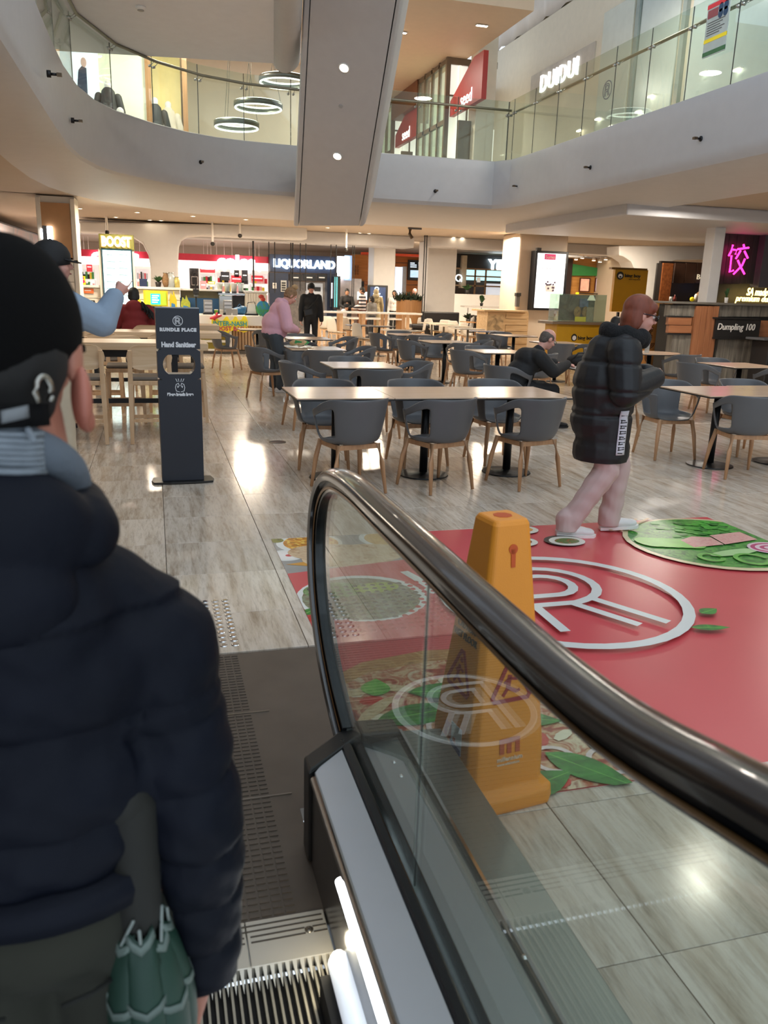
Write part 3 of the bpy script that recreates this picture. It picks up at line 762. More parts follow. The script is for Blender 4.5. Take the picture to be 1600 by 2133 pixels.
# red band and noodle bowl
pr('red_band', RED, [(.665, 4.29), (1.62, 4.45), (1.62, 3.3), (.665, 3.3)])
pr('printed_bowl', PLATEW, disc(.99, 3.86, .345, .33)); pr('printed_noodles', food('print_noodles', ['5a4a34', '7a6a50', '8a9478', 'a8a890'], 26), disc(.985, 3.85, .31, .3))
pr('printed_herbs', food('print_herbs', ['3a6a30', '6a9050', 'a0b088'], 30), disc(.86, 3.98, .16, .12)); pr('printed_lime', M('print_lime', 'a8b850', .3, var=.15, scale=20), disc(1.1, 3.98, .13, .075, .1))
pr('printed_spoon', PLATEW, disc(1.44, 3.86, .1, .06, -.4)); pr('printed_spoon', PLATEW, [(1.3, 4.2), (1.35, 4.21), (1.45, 3.88), (1.38, 3.87)])
pr('printed_tomato', M('print_tomato', 'c83028', .28, var=.12, scale=12), disc(.72, 3.62, .06)); pr('printed_tomato', M('print_tomato'), disc(.70, 3.5, .05)); leaf(.70, 3.72, .16, .07, .6)
# pizza (lower left)
pr('printed_pizza_board', food('print_crust', ['8a5a34', 'c89a64', 'a87040', 'd8b078'], 10), [(.665, 3.0), (.8, 3.1), (1.1, 3.16), (1.4, 3.13), (1.66, 3.0), (1.7, 2.05), (.665, 2.05)])
pr('printed_pizza', food('print_pizza', ['7a2a20', 'a8402c', 'd8b890', 'b05a3c', 'e0d0b0', '8a3a28'], 9), [(.665, 2.9), (.8, 3.0), (1.1, 3.05), (1.4, 3.02), (1.6, 2.9), (1.66, 2.05), (.665, 2.05)])
rnd = random.Random(3)
CHE = M('print_cheese', 'ece4c8', .3, var=.06, scale=10); ONI = M('print_onion', 'e6d6d2', .3, var=.08, scale=20); OLV = M('print_olive', '2a2624', .3)
for k in range(34):
    cx, cy = rnd.uniform(.7, 1.62), rnd.uniform(2.08, 2.98)
    q = rnd.random()
    if q < .4: pr('printed_cheese', CHE, disc(cx, cy, rnd.uniform(.03, .06), rnd.uniform(.02, .035), rnd.uniform(0, 3), 7))
    elif q < .7: pr('printed_tomato', M('print_tomato'), disc(cx, cy, rnd.uniform(.04, .08), .035, rnd.uniform(0, 3), 10))
    elif q < .85: pr('printed_olive', OLV, disc(cx, cy, .05, .03, rnd.uniform(0, 3), 12))
    else: pr('printed_chicken', food('print_chicken', ['c8a878', 'e4d0a8', 'b08a58'], 22), disc(cx, cy, .12, .03, rnd.uniform(0, 3), 9))
for cx, cy, r_ in ((1.27, 2.22, .075), (1.46, 2.17, .075), (1.0, 2.5, .09), (1.34, 2.75, .08)):
    flat('printed_onion_ring', ONI, lambda m, z: ribbon(m, arc(cx, cy, r_, 0, 348, 20), .02, (0, 0, z), (1, 0, 0), (0, 1, 0), (0, 0, .0001), True))
leaf(.80, 2.86, .15, .12, 1.3, LEAF2); leaf(.93, 2.62, .40, .15, .12, LEAF); leaf(1.12, 2.76, .42, .14, -.15, LEAF); leaf(1.28, 2.50, .3, .14, -.35, LEAF); leaf(1.36, 2.13, .34, .14, -.9, LEAF); leaf(1.17, 2.10, .26, .13, .3, LEAF); leaf(1.15, 2.32, .2, .13, -.6, LEAF); leaf(.76, 2.36, .25, .12, -.5, LEAF); leaf(1.5, 2.65, .2, .1, .3, LEAF)
# sushi pieces
for cx, cy, mt in ((2.36, 4.86, 'a'), (2.23, 4.6, 'b'), (2.55, 4.56, 'c')):
    pr('printed_sushi', PDARK, disc(cx - .015, cy + .012, .135, .115)); pr('printed_sushi', M('print_rice_white', 'e0ddd0', .3, var=.06, scale=60), disc(cx, cy, .122, .1))
    pr('printed_filling', {'a': food('print_fish', ['c8503c', 'e08850', 'd8b040'], 25), 'b': food('print_salmon', ['d89a70', 'c07040', '4a3020'], 40), 'c': food('print_roll', ['c84c3c', '3a7a38', 'd87050'], 22)}[mt], disc(cx, cy, .085, .06))
# poke bowl
pr('printed_bowl', M('print_bowl_rim', 'd8c8a0', .3), disc(3.55, 4.36, .62, .58)); pr('printed_greens', food('print_green', ['1a4a1c', '2f7a2c', '5aa644', '17401a'], 16), disc(3.55, 4.37, .58, .54))
for k in range(60):
    cx, cy = rnd.uniform(3.35, 3.9), rnd.uniform(4.5, 4.84)
    if ((cx - 3.55) / .54) ** 2 + ((cy - 4.37) / .5) ** 2 < 1: pr('printed_pea', M('print_pea', '4ea83a', .3, var=.2, scale=30) if k % 3 else LEAF, disc(cx, cy, .034, .03, n=9))
for k in range(5): pr('printed_cucumber', M('print_cucumber', '7cc850', .3, var=.1, scale=9), disc(3.08 + .06 * k, 4.42 - .02 * k, .085, .11, .3))
pr('printed_fish', food('print_tuna', ['c8807c', 'e0a8a0', 'd8b8a8'], 35), [(3.30, 4.26), (3.54, 4.28), (3.56, 4.44), (3.44, 4.48), (3.31, 4.42)]); pr('printed_fish', food('print_tuna'[:], ['c8807c']), [(3.55, 4.28), (3.85, 4.34), (3.85, 4.52), (3.58, 4.48)])
pr('printed_avocado', M('print_avocado', 'a8d090', .3, var=.1, scale=7), disc(3.5, 4.12, .2, .05, .15)); flat('printed_roll', LEAF2, lambda m, z: ribbon(m, arc(3.28, 4.06, .07, 0, 340, 18), .03, (0, 0, z), (1, 0, 0), (0, 1, 0), (0, 0, .0001))); flat('printed_roll', LEAF2, lambda m, z: ribbon(m, arc(3.52, 3.98, .1, 0, 340, 18), .03, (0, 0, z), (1, 0, 0), (0, 1, 0), (0, 0, .0001)))
pr('printed_radish', M('print_radish_slice', 'e0c8d0', .3), disc(3.8, 4.16, .15, .12)); [pr('printed_radish', M('print_radish_ring', 'b83a70', .3) if q_ % 2 == 0 else M('print_radish_slice'), disc(3.8, 4.16, .13 - .03 * q_, .1 - .024 * q_)) for q_ in range(4)]; pr('printed_chopstick', M('print_stick', 'c89a60', .3), [(2.95, 4.72), (3.3, 4.95), (3.32, 4.94), (2.96, 4.70)]); pr('printed_chopstick', M('print_stick'), [(3.02, 4.7), (3.4, 4.95), (3.42, 4.94), (3.03, 4.685)])
leaf(2.68, 3.28, .13, .08, .3, LEAF); leaf(2.55, 3.09, .2, .07, -.2, LEAF)
# ring logo
flat('ring_logo', M('print_logo_white', 'd9dcd9', .3, var=.02), lambda m, z: logo(m, (2.03, 3.62, z), .66, (1, 0, 0), (0, 1, 0), (0, 0, .0001), .082))

# ---- tactile studs (children of the floor)
def stud_mesh(mat):
    m = MB(); m.lathe([(.0175, 0), (.0175, .0012), (.0125, .005), (.0115, .005)], 14)
    me = m.mesh('tactile_stud'); me.materials.append(mat); me.polygons.foreach_set('use_smooth', [True] * len(me.polygons)); me.set_sharp_from_angle(angle=R(40)); return me
S1, S2, S3 = stud_mesh(CHROME), stud_mesh(M('stud_red', 'c84c50', .2, var=.05)), stud_mesh(M('stud_grey', '77726a', .2, .4))
for i in range(4):
    for j in range(12):
        o = link('tactile_stud', S1, floor); o.location = (.29 - i * .05 - .0, 3.40 + j * .05, 0)
for i in range(18):
    for j in range(13):
        x, y = .74 + i * .05, 3.42 + j * .05
        ins = ((x - .985) / .31) ** 2 + ((y - 3.85) / .3) ** 2 < 1
        o = link('tactile_stud', S3 if ins else S2, floor); o.location = (x, y, .0012)
# ================================================================ FURNITURE
GREYP = M('grey_shell_plastic', '5e5f62', .42, var=.04, scale=3)
BEECH = wood('beech', 'c79a72', 'b28560', .45, 2, fine=22)
LAM = wood('table_laminate', 'ddc0a6', 'd2b296', .2, 0, fine=26)
EDGE = M('black_edge', '141414', .4)
GRP_C = 'grey shell armchairs around the food court tables'

def armchair(label):
    t = thing('armchair', label, 'chair', (0, 0, 0), 0, GRP_C)
    m = MB()
    ang = [-128, -118, -108, -100, -85, -72, -62, -54, -42, -28, -14, 0]; ang = ang + [-a for a in ang[-2::-1]]
    vs_ = [0, .12, .27, .45, .64, .78, .9, 1]
    def pt(a, v):
        q = min(1, max(0, (abs(a) - 50) / 62)); q = q * q * (3 - 2 * q)
        zr = .765 - .11 * q; e = v ** .6
        rx = .225 + (.295 - .225) * e; ry = .215 + (.285 - .215) * e + (.03 * v if abs(a) < 60 else 0)
        z = .43 + (zr - .43) * v - .012 * (1 - v)
        return V((math.sin(R(a)) * rx, -math.cos(R(a)) * ry - .01, z))
    P = [[pt(a, v) for v in vs_] for a in ang]; n, k = len(P), len(vs_)
    vs = [p for r in P for p in r]; fs = []
    for i in range(n - 1):
        for j in range(k - 1):
            am = abs((ang[i] + ang[i + 1]) / 2)
            if 55 < am < 107 and 1 <= j <= 4: continue
            fs.append((i * k + j, i * k + j + 1, (i + 1) * k + j + 1, (i + 1) * k + j))
    m.add(vs, fs)
    # seat pan
    rings = []
    full = ang + [142, 160, 180, -160, -142]
    for q, z in ((1, .418), (.82, .405), (.5, .4), (.15, .4)):
        rings.append([V((math.sin(R(a)) * .225 * q, -math.cos(R(a)) * (.215 if abs(a) < 129 else .235) * q - .01, z if not (abs(a) > 129 and q == 1) else .405)) for a in full])
    L = len(full); base = len(m.v); m.v += [p for r in rings for p in r]
    fl = [[base + i * L + j, base + i * L + (j + 1) % L, base + (i + 1) * L + (j + 1) % L, base + (i + 1) * L + j] for i in range(3) for j in range(L)] + [[base + 3 * L + j for j in range(L)]]
    m.f += fl; m.m += [0] * len(fl)
    m.build('shell', GREYP, t, smooth=True, world=False, solid=.013, sub=1)
    m = MB()
    T = [(.17, .155), (.17, -.155), (-.17, -.155), (-.17, .155)]
    for i in range(4):
        a, b = T[i], T[(i + 1) % 4]; m.hexa([(a[0] * .92, a[1] * .92, .36), (b[0] * .92, b[1] * .92, .36), (b[0] * 1.04, b[1] * 1.04, .36), (a[0] * 1.04, a[1] * 1.04, .36), (a[0] * .92, a[1] * .92, .4), (b[0] * .92, b[1] * .92, .4), (b[0] * 1.04, b[1] * 1.04, .4), (a[0] * 1.04, a[1] * 1.04, .4)])
    m.build('seat_frame', BEECH, t, world=False, bevel=.003)
    for sx in (1, -1):
        for sy in (1, -1):
            m = MB(); m.tube([(sx * .175, sy * .16, .40), (sx * .2, sy * .19, .25), (sx * .222, sy * .225, 0.004)], [.021, .02, .0125], 10); m.build('leg', BEECH, t, True, world=False)
    return t
_ch = None
def chair(x, y, rz, label):
    """rz in degrees: 0 = sitter looks along +Y"""
    global _ch
    if _ch is None:
        _ch = armchair(label); _ch.location = (x, y, 0); _ch.rotation_euler.z = R(rz); return _ch
    return dup(_ch, (x, y, 0), R(rz), label)

def mk_table(label):
    t = thing('table', label, 'table', (0, 0, 0), 0, 'square cafe tables with pale wood tops')
    m = MB(); m.box(-.397, .397, -.397, .397, .722, .732); m.build('tabletop', LAM, t, world=False, bevel=.002)
    m = MB(); m.box(-.398, .398, -.398, .398, .709, .7215); m.build('table_edge', EDGE, t, world=False, bevel=.003)
    m = MB(); m.lathe([(.036, .012), (.036, .7)], 16); m.build('column', BLACK, t, True, world=False)
    m = MB(); m.lathe([(.215, .001), (.222, .004), (.218, .012), (.06, .02), (.04, .03)], 32); m.build('base_plate', BLACK, t, smooth=2, world=False)
    m = MB(); m.box(-.2, .2, -.025, .025, .69, .709); m.box(-.025, .025, -.2, .2, .69, .709); m.build('bracket', BLACK, t, world=False)
    return t
_tb = None
def table(x, y, label, rz=0):
    global _tb
    if _tb is None:
        _tb = mk_table(label); _tb.location = (x, y, 0); return _tb
    return dup(_tb, (x, y, 0), R(rz), label)

# joined row of three tables before the handrail
J = {'first': 'joined table by the sanitiser stand', 'middle': 'middle joined table', 'third': 'joined table by the walking woman'}
for x, nm in ((1.445, 'first'), (2.243, 'middle'), (3.04, 'third')):
    w_ = {'first': 'end one of three joined, near the sanitiser stand', 'middle': 'middle one of three joined behind the handrail', 'third': 'end one of three joined, beside the walking woman'}[nm]
    table(x, 6.66, 'pale square table, ' + w_)
    chair(x - .02 + (.03 if nm == 'first' else -.03), 6.2, {'first': 14, 'middle': 20, 'third': 15}[nm], 'grey armchair with its back to the escalator at the ' + J[nm])
    chair(x + {'first': .0, 'middle': .1, 'third': .1}[nm], 7.17, 180 + {'first': -10, 'middle': 6, 'third': 5}[nm], 'grey armchair facing the escalator across the ' + J[nm])
# scattered four-seat tables
for x, y, nm, cs in (
    (2.29, 9.27, 'bare table behind the three joined tables', [(-.62, .05, -82, 'its sanitiser side'), (.03, -.62, 3, 'its escalator side'), (.6, .1, 95, 'its dumpling stall side'), (.05, .62, 183, 'its far side')]),
    (2.27, 12.0, 'table with the food parcel', [(-.72, -.12, -70, 'its sanitiser side'), (.0, -.6, 0, 'its escalator side'), (.62, .02, 88, 'its dumpling stall side'), (-.1, .66, 178, 'its far side')]),
    (2.62, 14.6, 'table partly behind the woman in pink', [(.62, 0, 95, 'its open side'), (0, .62, 180, 'its far side')]),
    (2.1, 17.6, 'table before the juice counter', [(-.75, -1.2, -75, 'its sanitiser side'), (.1, -.66, 10, 'its escalator side')]),
    (5.15, 16.5, 'small table beside the white chairs', [(-.6, -.1, -85, 'its sanitiser side'), (.0, -.6, -5, 'its escalator side'), (-.05, .6, 180, 'its far side'), (.62, .1, 85, 'its stall side')]),
    (5.07, 14.12, 'glossy table in the middle of the food court', [(-.6, -.05, -78, 'its sanitiser side'), (.1, -.62, 3, 'its escalator side'), (0, .62, 180, 'its far side'), (.62, .05, 85, 'its stall side')]),
    (5.1, 11.78, 'bright table behind the seated man in black', [(-.5, -.12, -74, 'its sanitiser side'), (.35, -.62, 35, 'its escalator side'), (0, .6, 180, 'its far side')]),
    (7.65, 16.85, 'table in front of the yellow counter', [(-.6, -.1, -82, 'its sanitiser side'), (0, .62, 180, 'its far side')]),
    (7.4, 14.3, 'table between the bald man and yellow counter', [(-.25, -.55, -20, 'its escalator side'), (.3, -.6, 10, 'its stall side')]),
    (5.28, 9.12, 'table of the seated man', [(-1.18, -.03, -72, 'its near side, under the man in black,'), (-.1, -.66, 12, 'its escalator side')]),
    (7.78, 9.6, 'table in front of the dumpling counter', [(-.62, .03, -80, 'its yellow counter side'), (.1, -.6, 0, 'its escalator side'), (.1, .62, 178, 'its far side')]),
    (5.22, 6.68, 'first joined table past the walking woman', [(-.2, .48, 176, 'its far side'), (-.02, -.43, -12, 'its escalator side')]),
    (6.03, 6.72, 'second joined table past the walking woman', [(-.02, .5, 180, 'its far side'), (.05, -.45, 6, 'its escalator side')])):
    table(x, y, 'pale square table: ' + nm)
    for dx, dy, rz, wh in cs: chair(x + dx, y + dy, rz, 'grey armchair in which the man in black sits' if 'under' in wh else 'armchair on %s of the %s' % (wh.replace('its ', 'the '), nm))
# rounded table with the bottle
t = thing('table', 'round-cornered pale table with a water bottle and a blue cup', 'table', (7.82, 11.85, 0))
m = MB(); m.prism(disc(0, 0, .5, .42, 0, 32), (0, 0, .722), (1, 0, 0), (0, 1, 0), (0, 0, .012)); m.build('tabletop', LAM, t, world=False)
m = MB(); m.prism(disc(0, 0, .502, .422, 0, 32), (0, 0, .71), (1, 0, 0), (0, 1, 0), (0, 0, .0115)); m.build('table_edge', EDGE, t, world=False)
m = MB(); m.lathe([(.036, .012), (.036, .71)], 16); m.build('column', BLACK, t, True, world=False)
m = MB(); m.lathe([(.22, .001), (.222, .006), (.05, .02)], 28); m.build('base_plate', BLACK, t, smooth=2, world=False)
chair(8.02, 11.3, 12, 'grey armchair with its back to the viewer at the table with the water bottle')
chair(7.15, 12.15, -100, 'grey armchair under the person seated behind the walking woman')
# bottle and cup
p = gy(1349, 718, 11.75)
t = thing('water_bottle', 'clear plastic water bottle with a pale blue label on the round-cornered table', 'bottle', (p.x, 11.75, .735))
m = MB(); m.lathe([(.033, 0), (.037, .01), (.037, .13), (.035, .14), (.037, .15), (.036, .18), (.018, .225), (.014, .24)], 18); m.build('bottle_body', glassmat('clear_plastic', 'e8eef2', 1.0, haze=.25), t, True, world=False)
m = MB(); m.lathe([(.0375, .12), (.0375, .18)], 18); m.build('bottle_label', M('label_blue', 'a9bfe0', .4), t, True, world=False)
m = MB(); m.lathe([(.015, .238), (.015, .258)], 14); m.build('bottle_cap', WHITE, t, True, world=False)
p = gy(1333, 728, 11.8)
t = thing('cup', 'small turquoise blue cup beside the water bottle', 'cup', (p.x, 11.8, .735))
m = MB(); m.lathe([(.03, 0), (.04, .1), (.042, .1), (.041, .102), (.037, .1), (.028, .01)], 18); m.build('cup_body', M('cup_blue', '2fa6cc', .4), t, smooth=2, world=False)
m = MB(); m.lathe([(.0405, .096), (.0425, .1), (.0405, .104)], 18); m.build('rim', M('cup_blue_light', '55b8d8', .4), t, True, world=False)
# wrapped food
p = V((2.05, 12.1, .734))
t = thing('food_wrap', 'half-unwrapped white and green paper food parcel on the table beside the woman in pink', 'food parcel', p)
rnd = random.Random(5)
m = MB(); P = []
for i in range(9):
    P.append([V((-.2 + .05 * i, -.14 + .056 * j, .012 + .035 * rnd.random() * (1 - abs(i - 4) / 5))) for j in range(6)])
m.grid(P); m.build('wrapper', M('wrap_paper', 'dcdccf', .6, var=.1, scale=9), t, world=False, solid=.004)
m = MB(); m.ell((0, 0, .06), (.14, .075, .055)); m.build('sandwich', M('bread_tan', 'b89a70', .7, var=.25, scale=20, bump=.5), t, True, world=False)
m = MB(); m.obox((-.02, -.07, .075), (.1, .01, .05), (.5, .2, .1)); m.obox((.1, -.02, .07), (.08, .09, .01), (.3, -.4, .3)); m.build('printed_band', M('wrap_green', '3e9a5c', .5), t, world=False)

# ---- white plastic side chairs and communal tables at the rear
WSH = M('white_shell_plastic', 'd9d4ca', .4, var=.03)
GRP_W = 'white shell chairs by the long tables'
def wchair(label):
    t = thing('side_chair', label, 'chair', (0, 0, 0), 0, GRP_W)
    m = MB(); rows = []
    prof = [(.21, .43), (.18, .445), (.05, .44), (-.12, .435), (-.18, .455), (-.205, .52), (-.225, .65), (-.245, .78), (-.25, .815)]
    for y, z in prof:
        hw = .215 if z < .5 else (.21 - max(0, z - .74) * .8)
        rows.append([V((hw * s, y + (.03 * s * s if z > .5 else 0), z + (.012 * s * s if z < .46 else 0))) for s in (-1, -.6, 0, .6, 1)])
    m.grid(rows); m.build('shell', WSH, t, True, world=False, solid=.012, sub=1)
    for sx in (1, -1):
        for sy in (1, -1):
            m = MB(); m.tube([(sx * .16, sy * .14, .43), (sx * .2, sy * .2, .003)], [.018, .013], 8); m.build('leg', OAK, t, True, world=False)
    m = MB(); m.box(-.15, .15, -.14, .14, .385, .42); m.build('seat_frame', OAK, t, world=False)
    return t
_wc = None
def white_chair(x, y, rz, label):
    global _wc
    if _wc is None:
        _wc = wchair(label); _wc.location = (x, y, 0); _wc.rotation_euler.z = R(rz); return
    dup(_wc, (x, y, 0), R(rz), label)
WC = [((755, 742), -65, 'white shell chair standing alone before the small tables, turned half away'), ((676, 714), 2, 'white shell chair at the long table next to the standing man in black'),
      ((701, 725), -60, 'white shell chair at the long table, second from the standing man in black'), ((728, 718), -60, 'white shell chair at the long table, third from the standing man in black'), ((790, 735), 80, 'white shell chair behind the lone turned white chair'),
      ((838, 707), 8, 'white shell chair at the long table below the planter'), ((860, 716), -75, 'white shell chair at the first black-legged small table'), ((884, 714), -40, 'white shell chair at the second black-legged small table'),
      ((904, 718), -75, 'white shell chair at the third black-legged small table'), ((930, 722), -40, 'white shell chair at the fourth black-legged small table'), ((951, 726), -60, 'white shell chair at the fifth black-legged small table'), ((976, 732), -75, 'white shell chair at the blue-topped end of the small tables'),
      ((870, 720), 60, 'white shell chair half hidden behind the first small table'), ((960, 706), 170, 'white shell chair facing the viewer by the bench'), ((995, 712), 170, 'white shell chair facing the viewer beside the wooden cabinet')]
for (x, y), rz, lb in WC:
    p = gz(x, y); white_chair(p.x, p.y, rz, lb)
def longtable(px0, px1, py, z, dep, label):
    a, b = gz(px0, py, z), gz(px1, py, z); y = (a.y + b.y) / 2
    t = thing('communal_table', label, 'table', (a.x, y, 0))
    m = MB(); m.box(a.x, b.x, y, y + dep, z - .05, z); m.build('tabletop', M('glossy_white_top', 'dcd8d2', .12), t, bevel=.004)
    for i in range(5):
        x = a.x + .4 + (b.x - a.x - .8) * i / 4
        m = MB(); m.box(x - .04, x + .04, y + .1, y + .18, 0, z - .05); m.build('leg', OAK, t); m = MB(); m.box(x - .04, x + .04, y + dep - .18, y + dep - .1, 0, z - .05); m.build('leg', OAK, t)
    return t
longtable(668, 905, 663, .74, .95, 'long glossy white communal table behind the white chairs')
longtable(655, 852, 650, 1.0, .7, 'tall white communal table below the hanging black rods')
def smalltable(px, py, lb, col):
    p = gz(px, py, .74); t = thing('pedestal_table', lb, 'table', (p.x, p.y, 0))
    m = MB(); m.box(-.35, .35, -.3, .3, .715, .74); m.build('tabletop', col, t, world=False, bevel=.003)
    m = MB(); m.lathe([(.03, .01), (.03, .715)], 10); m.build('column', M('grey_metal', '6c6a66', .35, .8), t, True, world=False)
    m = MB(); m.lathe([(.2, 0.001), (.2, .012)], 20); m.build('base_plate', BLACK, t, world=False)
TOPC = M('cream_top', 'd9ccb8', .2); TOPB = M('bluish_top', '8f9cb4', .15)
for px, py, lb, c in ((900, 672, 'small cream-topped pedestal table nearest the planter', TOPC), (925, 675, 'small cream-topped pedestal table, second from the planter', TOPC), (950, 679, 'small cream-topped pedestal table, third from the planter', TOPC), (975, 684, 'small cream-topped pedestal table, fourth from the planter', TOPC), (1015, 689, 'small blue-grey topped pedestal table beside the wooden cabinet', TOPB),
                      (752, 677, 'small dark-topped pedestal table behind the lone white chair', M('dark_top', '4a4440', .2)), (790, 679, 'small dark glossy pedestal table next to the grey armchairs', M('dark_top')), (830, 687, 'small pale pedestal table next to the grey armchairs', TOPC)):
    smalltable(px, py, lb, c)

# ---- high tables and bar stools by the sanitiser
def hightable(y, x1, z, label):
    t = thing('high_table', label, 'table', (-2.0, y, 0))
    m = MB(); m.box(-3.2, x1, y, y + .7, z - .075, z); m.build('tabletop', OAKX, t, bevel=.006)
    for x in (-2.9, -.9, x1 - .35):
        m = MB(); m.box(x - .03, x + .03, y + .08, y + .14, 0, z - .075); m.box(x - .03, x + .03, y + .56, y + .62, 0, z - .075); m.box(x - .03, x + .03, y + .08, y + .62, z - .13, z - .075); m.build('leg', BLACK, t)
    m = MB(); m.box(-3.0, x1 - .3, y + .33, y + .37, .30, .35); m.build('foot_rail', BLACK, t); m = MB(); m.box(-3.0, x1 - .3, y + .3, y + .4, z - .17, z - .08); m.build('under_beam', BLACK, t)
gtx = gz(423, 705, .97)
hightable(8.95, gtx.x, .97, 'high pale oak bar table right behind the sanitiser stand')
hightable(11.1, .85, .97, 'high pale oak bar table, second from the sanitiser stand')
hightable(13.4, 1.0, .97, 'high pale oak bar table at which the person in red sits')
PAD = M('taupe_seat_pad', '6e655c', .7, var=.08)
def stool(label):
    t = thing('bar_stool', label, 'stool', (0, 0, 0), 0, 'oak bar stools at the high tables')
    for sx in (1, -1):
        m = MB(); m.tube([(sx * .20, -.24, 0.002), (sx * .19, -.2, .6), (sx * .185, -.235, .93)], [.017, .024, .018], 4, sec=[(-1, -.8), (1, -.8), (1, .8), (-1, .8)]); m.build('leg', OAK, t, world=False)
        m = MB(); m.tube([(sx * .21, .22, 0.002), (sx * .18, .17, .62)], [.017, .022], 4, sec=[(-1, -.8), (1, -.8), (1, .8), (-1, .8)]); m.build('leg', OAK, t, world=False)
        m = MB(); m.box(sx * .2 - .012, sx * .2 + .012, -.21, .18, .3, .335); m.build('stretcher', OAK, t, world=False)
    m = MB(); m.box(-.19, .19, -.225, -.2, .22, .25); m.build('foot_bar', OAK, t, world=False); m = MB(); m.box(-.19, .19, .18, .205, .2, .235); m.build('foot_bar', OAK, t, world=False)
    m = MB(); m.box(-.2, .2, -.2, .2, .585, .63); m.build('seat_frame', OAK, t, world=False, bevel=.006)
    m = MB(); m.box(-.195, .195, -.185, .2, .631, .668); m.build('seat_pad', PAD, t, world=False, bevel=.015)
    m = MB(); q = arc(.10, .86, .12, -90, 90, 8) + arc(-.10, .86, .12, 90, 270, 8)
    vs = []
    for yy_ in (0, .018):
        for a, b in q: vs.append((a, -.215 + yy_ - .25 * a * a * 0 + (.5 * a * a), b))
    n = len(q); m.add(vs, [tuple(range(n)), tuple(range(2 * n - 1, n - 1, -1))] + [(i, i + n, (i + 1) % n + n, (i + 1) % n) for i in range(n)])
    m.build('backrest', OAKX, t, world=False)
    return t
_st = stool('oak bar stool at the near high table, touching the sanitiser stand'); _st.location = (-.06, 8.66, 0)
for x, y, rz, lb in ((-.70, 8.66, 0, 'oak bar stool at the near high table, partly behind the man in the puffer jacket'), (-.62, 10.85, 0, 'oak bar stool at the second high table, beside the pointing man\'s elbow'), (.12, 10.85, 0, 'oak bar stool at the second high table, behind the sanitiser stand'), (-.35, 9.95, 180, 'oak bar stool facing the viewer across the near high table'), (.35, 9.95, 180, 'oak bar stool facing the viewer behind the stand opening'), (-.1, 13.1, 0, 'oak bar stool under the person in red')):
    dup(_st, (x, y, 0), R(rz), lb)

# ---- hand sanitiser stand
SAN = M('sanitiser_navy', '1b1f2a', .38, .1, var=.05)
WPR = M('white_print', 'dcdfe4', .5)
st = thing('sanitiser_stand', 'tall navy hand sanitiser stand with an oval opening and white lettering', 'sanitiser stand', (.175, 6.72, 0), R(2.0))
wd, ht, dp = .165, 1.385, .075
hole = [(a, b) for a, b in arc(.05, .955, .085, -62, 62, 8)] + [(a, b) for a, b in arc(-.05, .955, .085, 118, 242, 8)]
hole = [(a * .92, b) for a, b in hole]
m = MB()
# front plate with the opening: strips above, below and around
out = []
for a, b in hole:
    an = math.atan2((b - .955), a); s = max(abs(math.cos(an)) / wd, abs(math.sin(an)) / .12); out.append((math.cos(an) / s, .955 + math.sin(an) / s))
for y0_, y1_ in ((-dp, -dp + .012),):
    n = len(hole)
    vs = [(a, y0_, b) for a, b in hole] + [(a, y0_, b) for a, b in out] + [(a, dp, b) for a, b in hole] + [(a, dp, b) for a, b in out]
    m.add(vs, [(i, (i + 1) % n, n + (i + 1) % n, n + i) for i in range(n)] + [(2 * n + i, 3 * n + i, 3 * n + (i + 1) % n, 2 * n + (i + 1) % n) for i in range(n)] + [(i, 2 * n + i, 2 * n + (i + 1) % n, (i + 1) % n) for i in range(n)] + [(n + i, n + (i + 1) % n, 3 * n + (i + 1) % n, 3 * n + i) for i in range(n)])
m.box(-wd, wd, -dp, dp, .02, .8351); m.box(-wd, wd, -dp, dp, 1.0749, ht)
m.build('casing', SAN, st, world=False)
m = MB(); m.prism([(-.25, -.03), (-.235, -.11), (-.1, -.135), (.1, -.135), (.235, -.11), (.25, -.03), (.235, .09), (-.235, .09)], (0, 0, .002), (1, 0, 0), (0, 1, 0), (0, 0, .016)); m.build('base_plate', M('stand_base', '2a2826', .3, .6), st, world=False, bevel=.003)
m = MB(); m.box(-.10, .10, -.06, .06, .868, .874); m.build('drip_tray', M('tray_grey', '8d8780', .4, .5), st, world=False)
m = MB(); m.box(-wd, wd, -dp, dp, ht, ht + .006); m.build('top_edge', M('edge_grey', '8f959c', .4, .5), st, world=False)
def on_stand(nm, body, sz, z, **k):
    o = text(nm, body, sz, (0, 0, 0), WPR, st, off=.003, **k); o.location = (.0, -dp - .001, z); return o
on_stand('lettering', 'RUNDLE PLACE', .033, 1.222, sx=1.0, space=1.25)
on_stand('lettering', 'Hand Sanitiser', .052, 1.107, sx=.86)
on_stand('lettering', 'Place hands here', .03, .72, sx=.98)
m = MB(); logo(m, (0, -dp - .0005, 1.29), .038, (1, 0, 0), (0, 0, 1), (0, -.0015, 0), .11); m.build('emblem', WPR, st, world=False)
m = MB()
for s in (-1, 1):
    q = [(.004, .74), (.03, .748), (.036, .775), (.03, .8), (.012, .808), (.006, .79), (.018, .775), (.02, .79)]
    ribbon(m, [(s * a, b) for a, b in q], .0045, (0, -dp - .0005, 0), (1, 0, 0), (0, 0, 1), (0, -.001, 0))
for a, b in ((-.032, -.02), (-.012, -.007), (.012, .007), (.032, .02)): ribbon(m, [(a, .845), (b, .82)], .004, (0, -dp - .0005, 0), (1, 0, 0), (0, 0, 1), (0, -.001, 0))
m.build('hands_symbol', WPR, st, world=False)

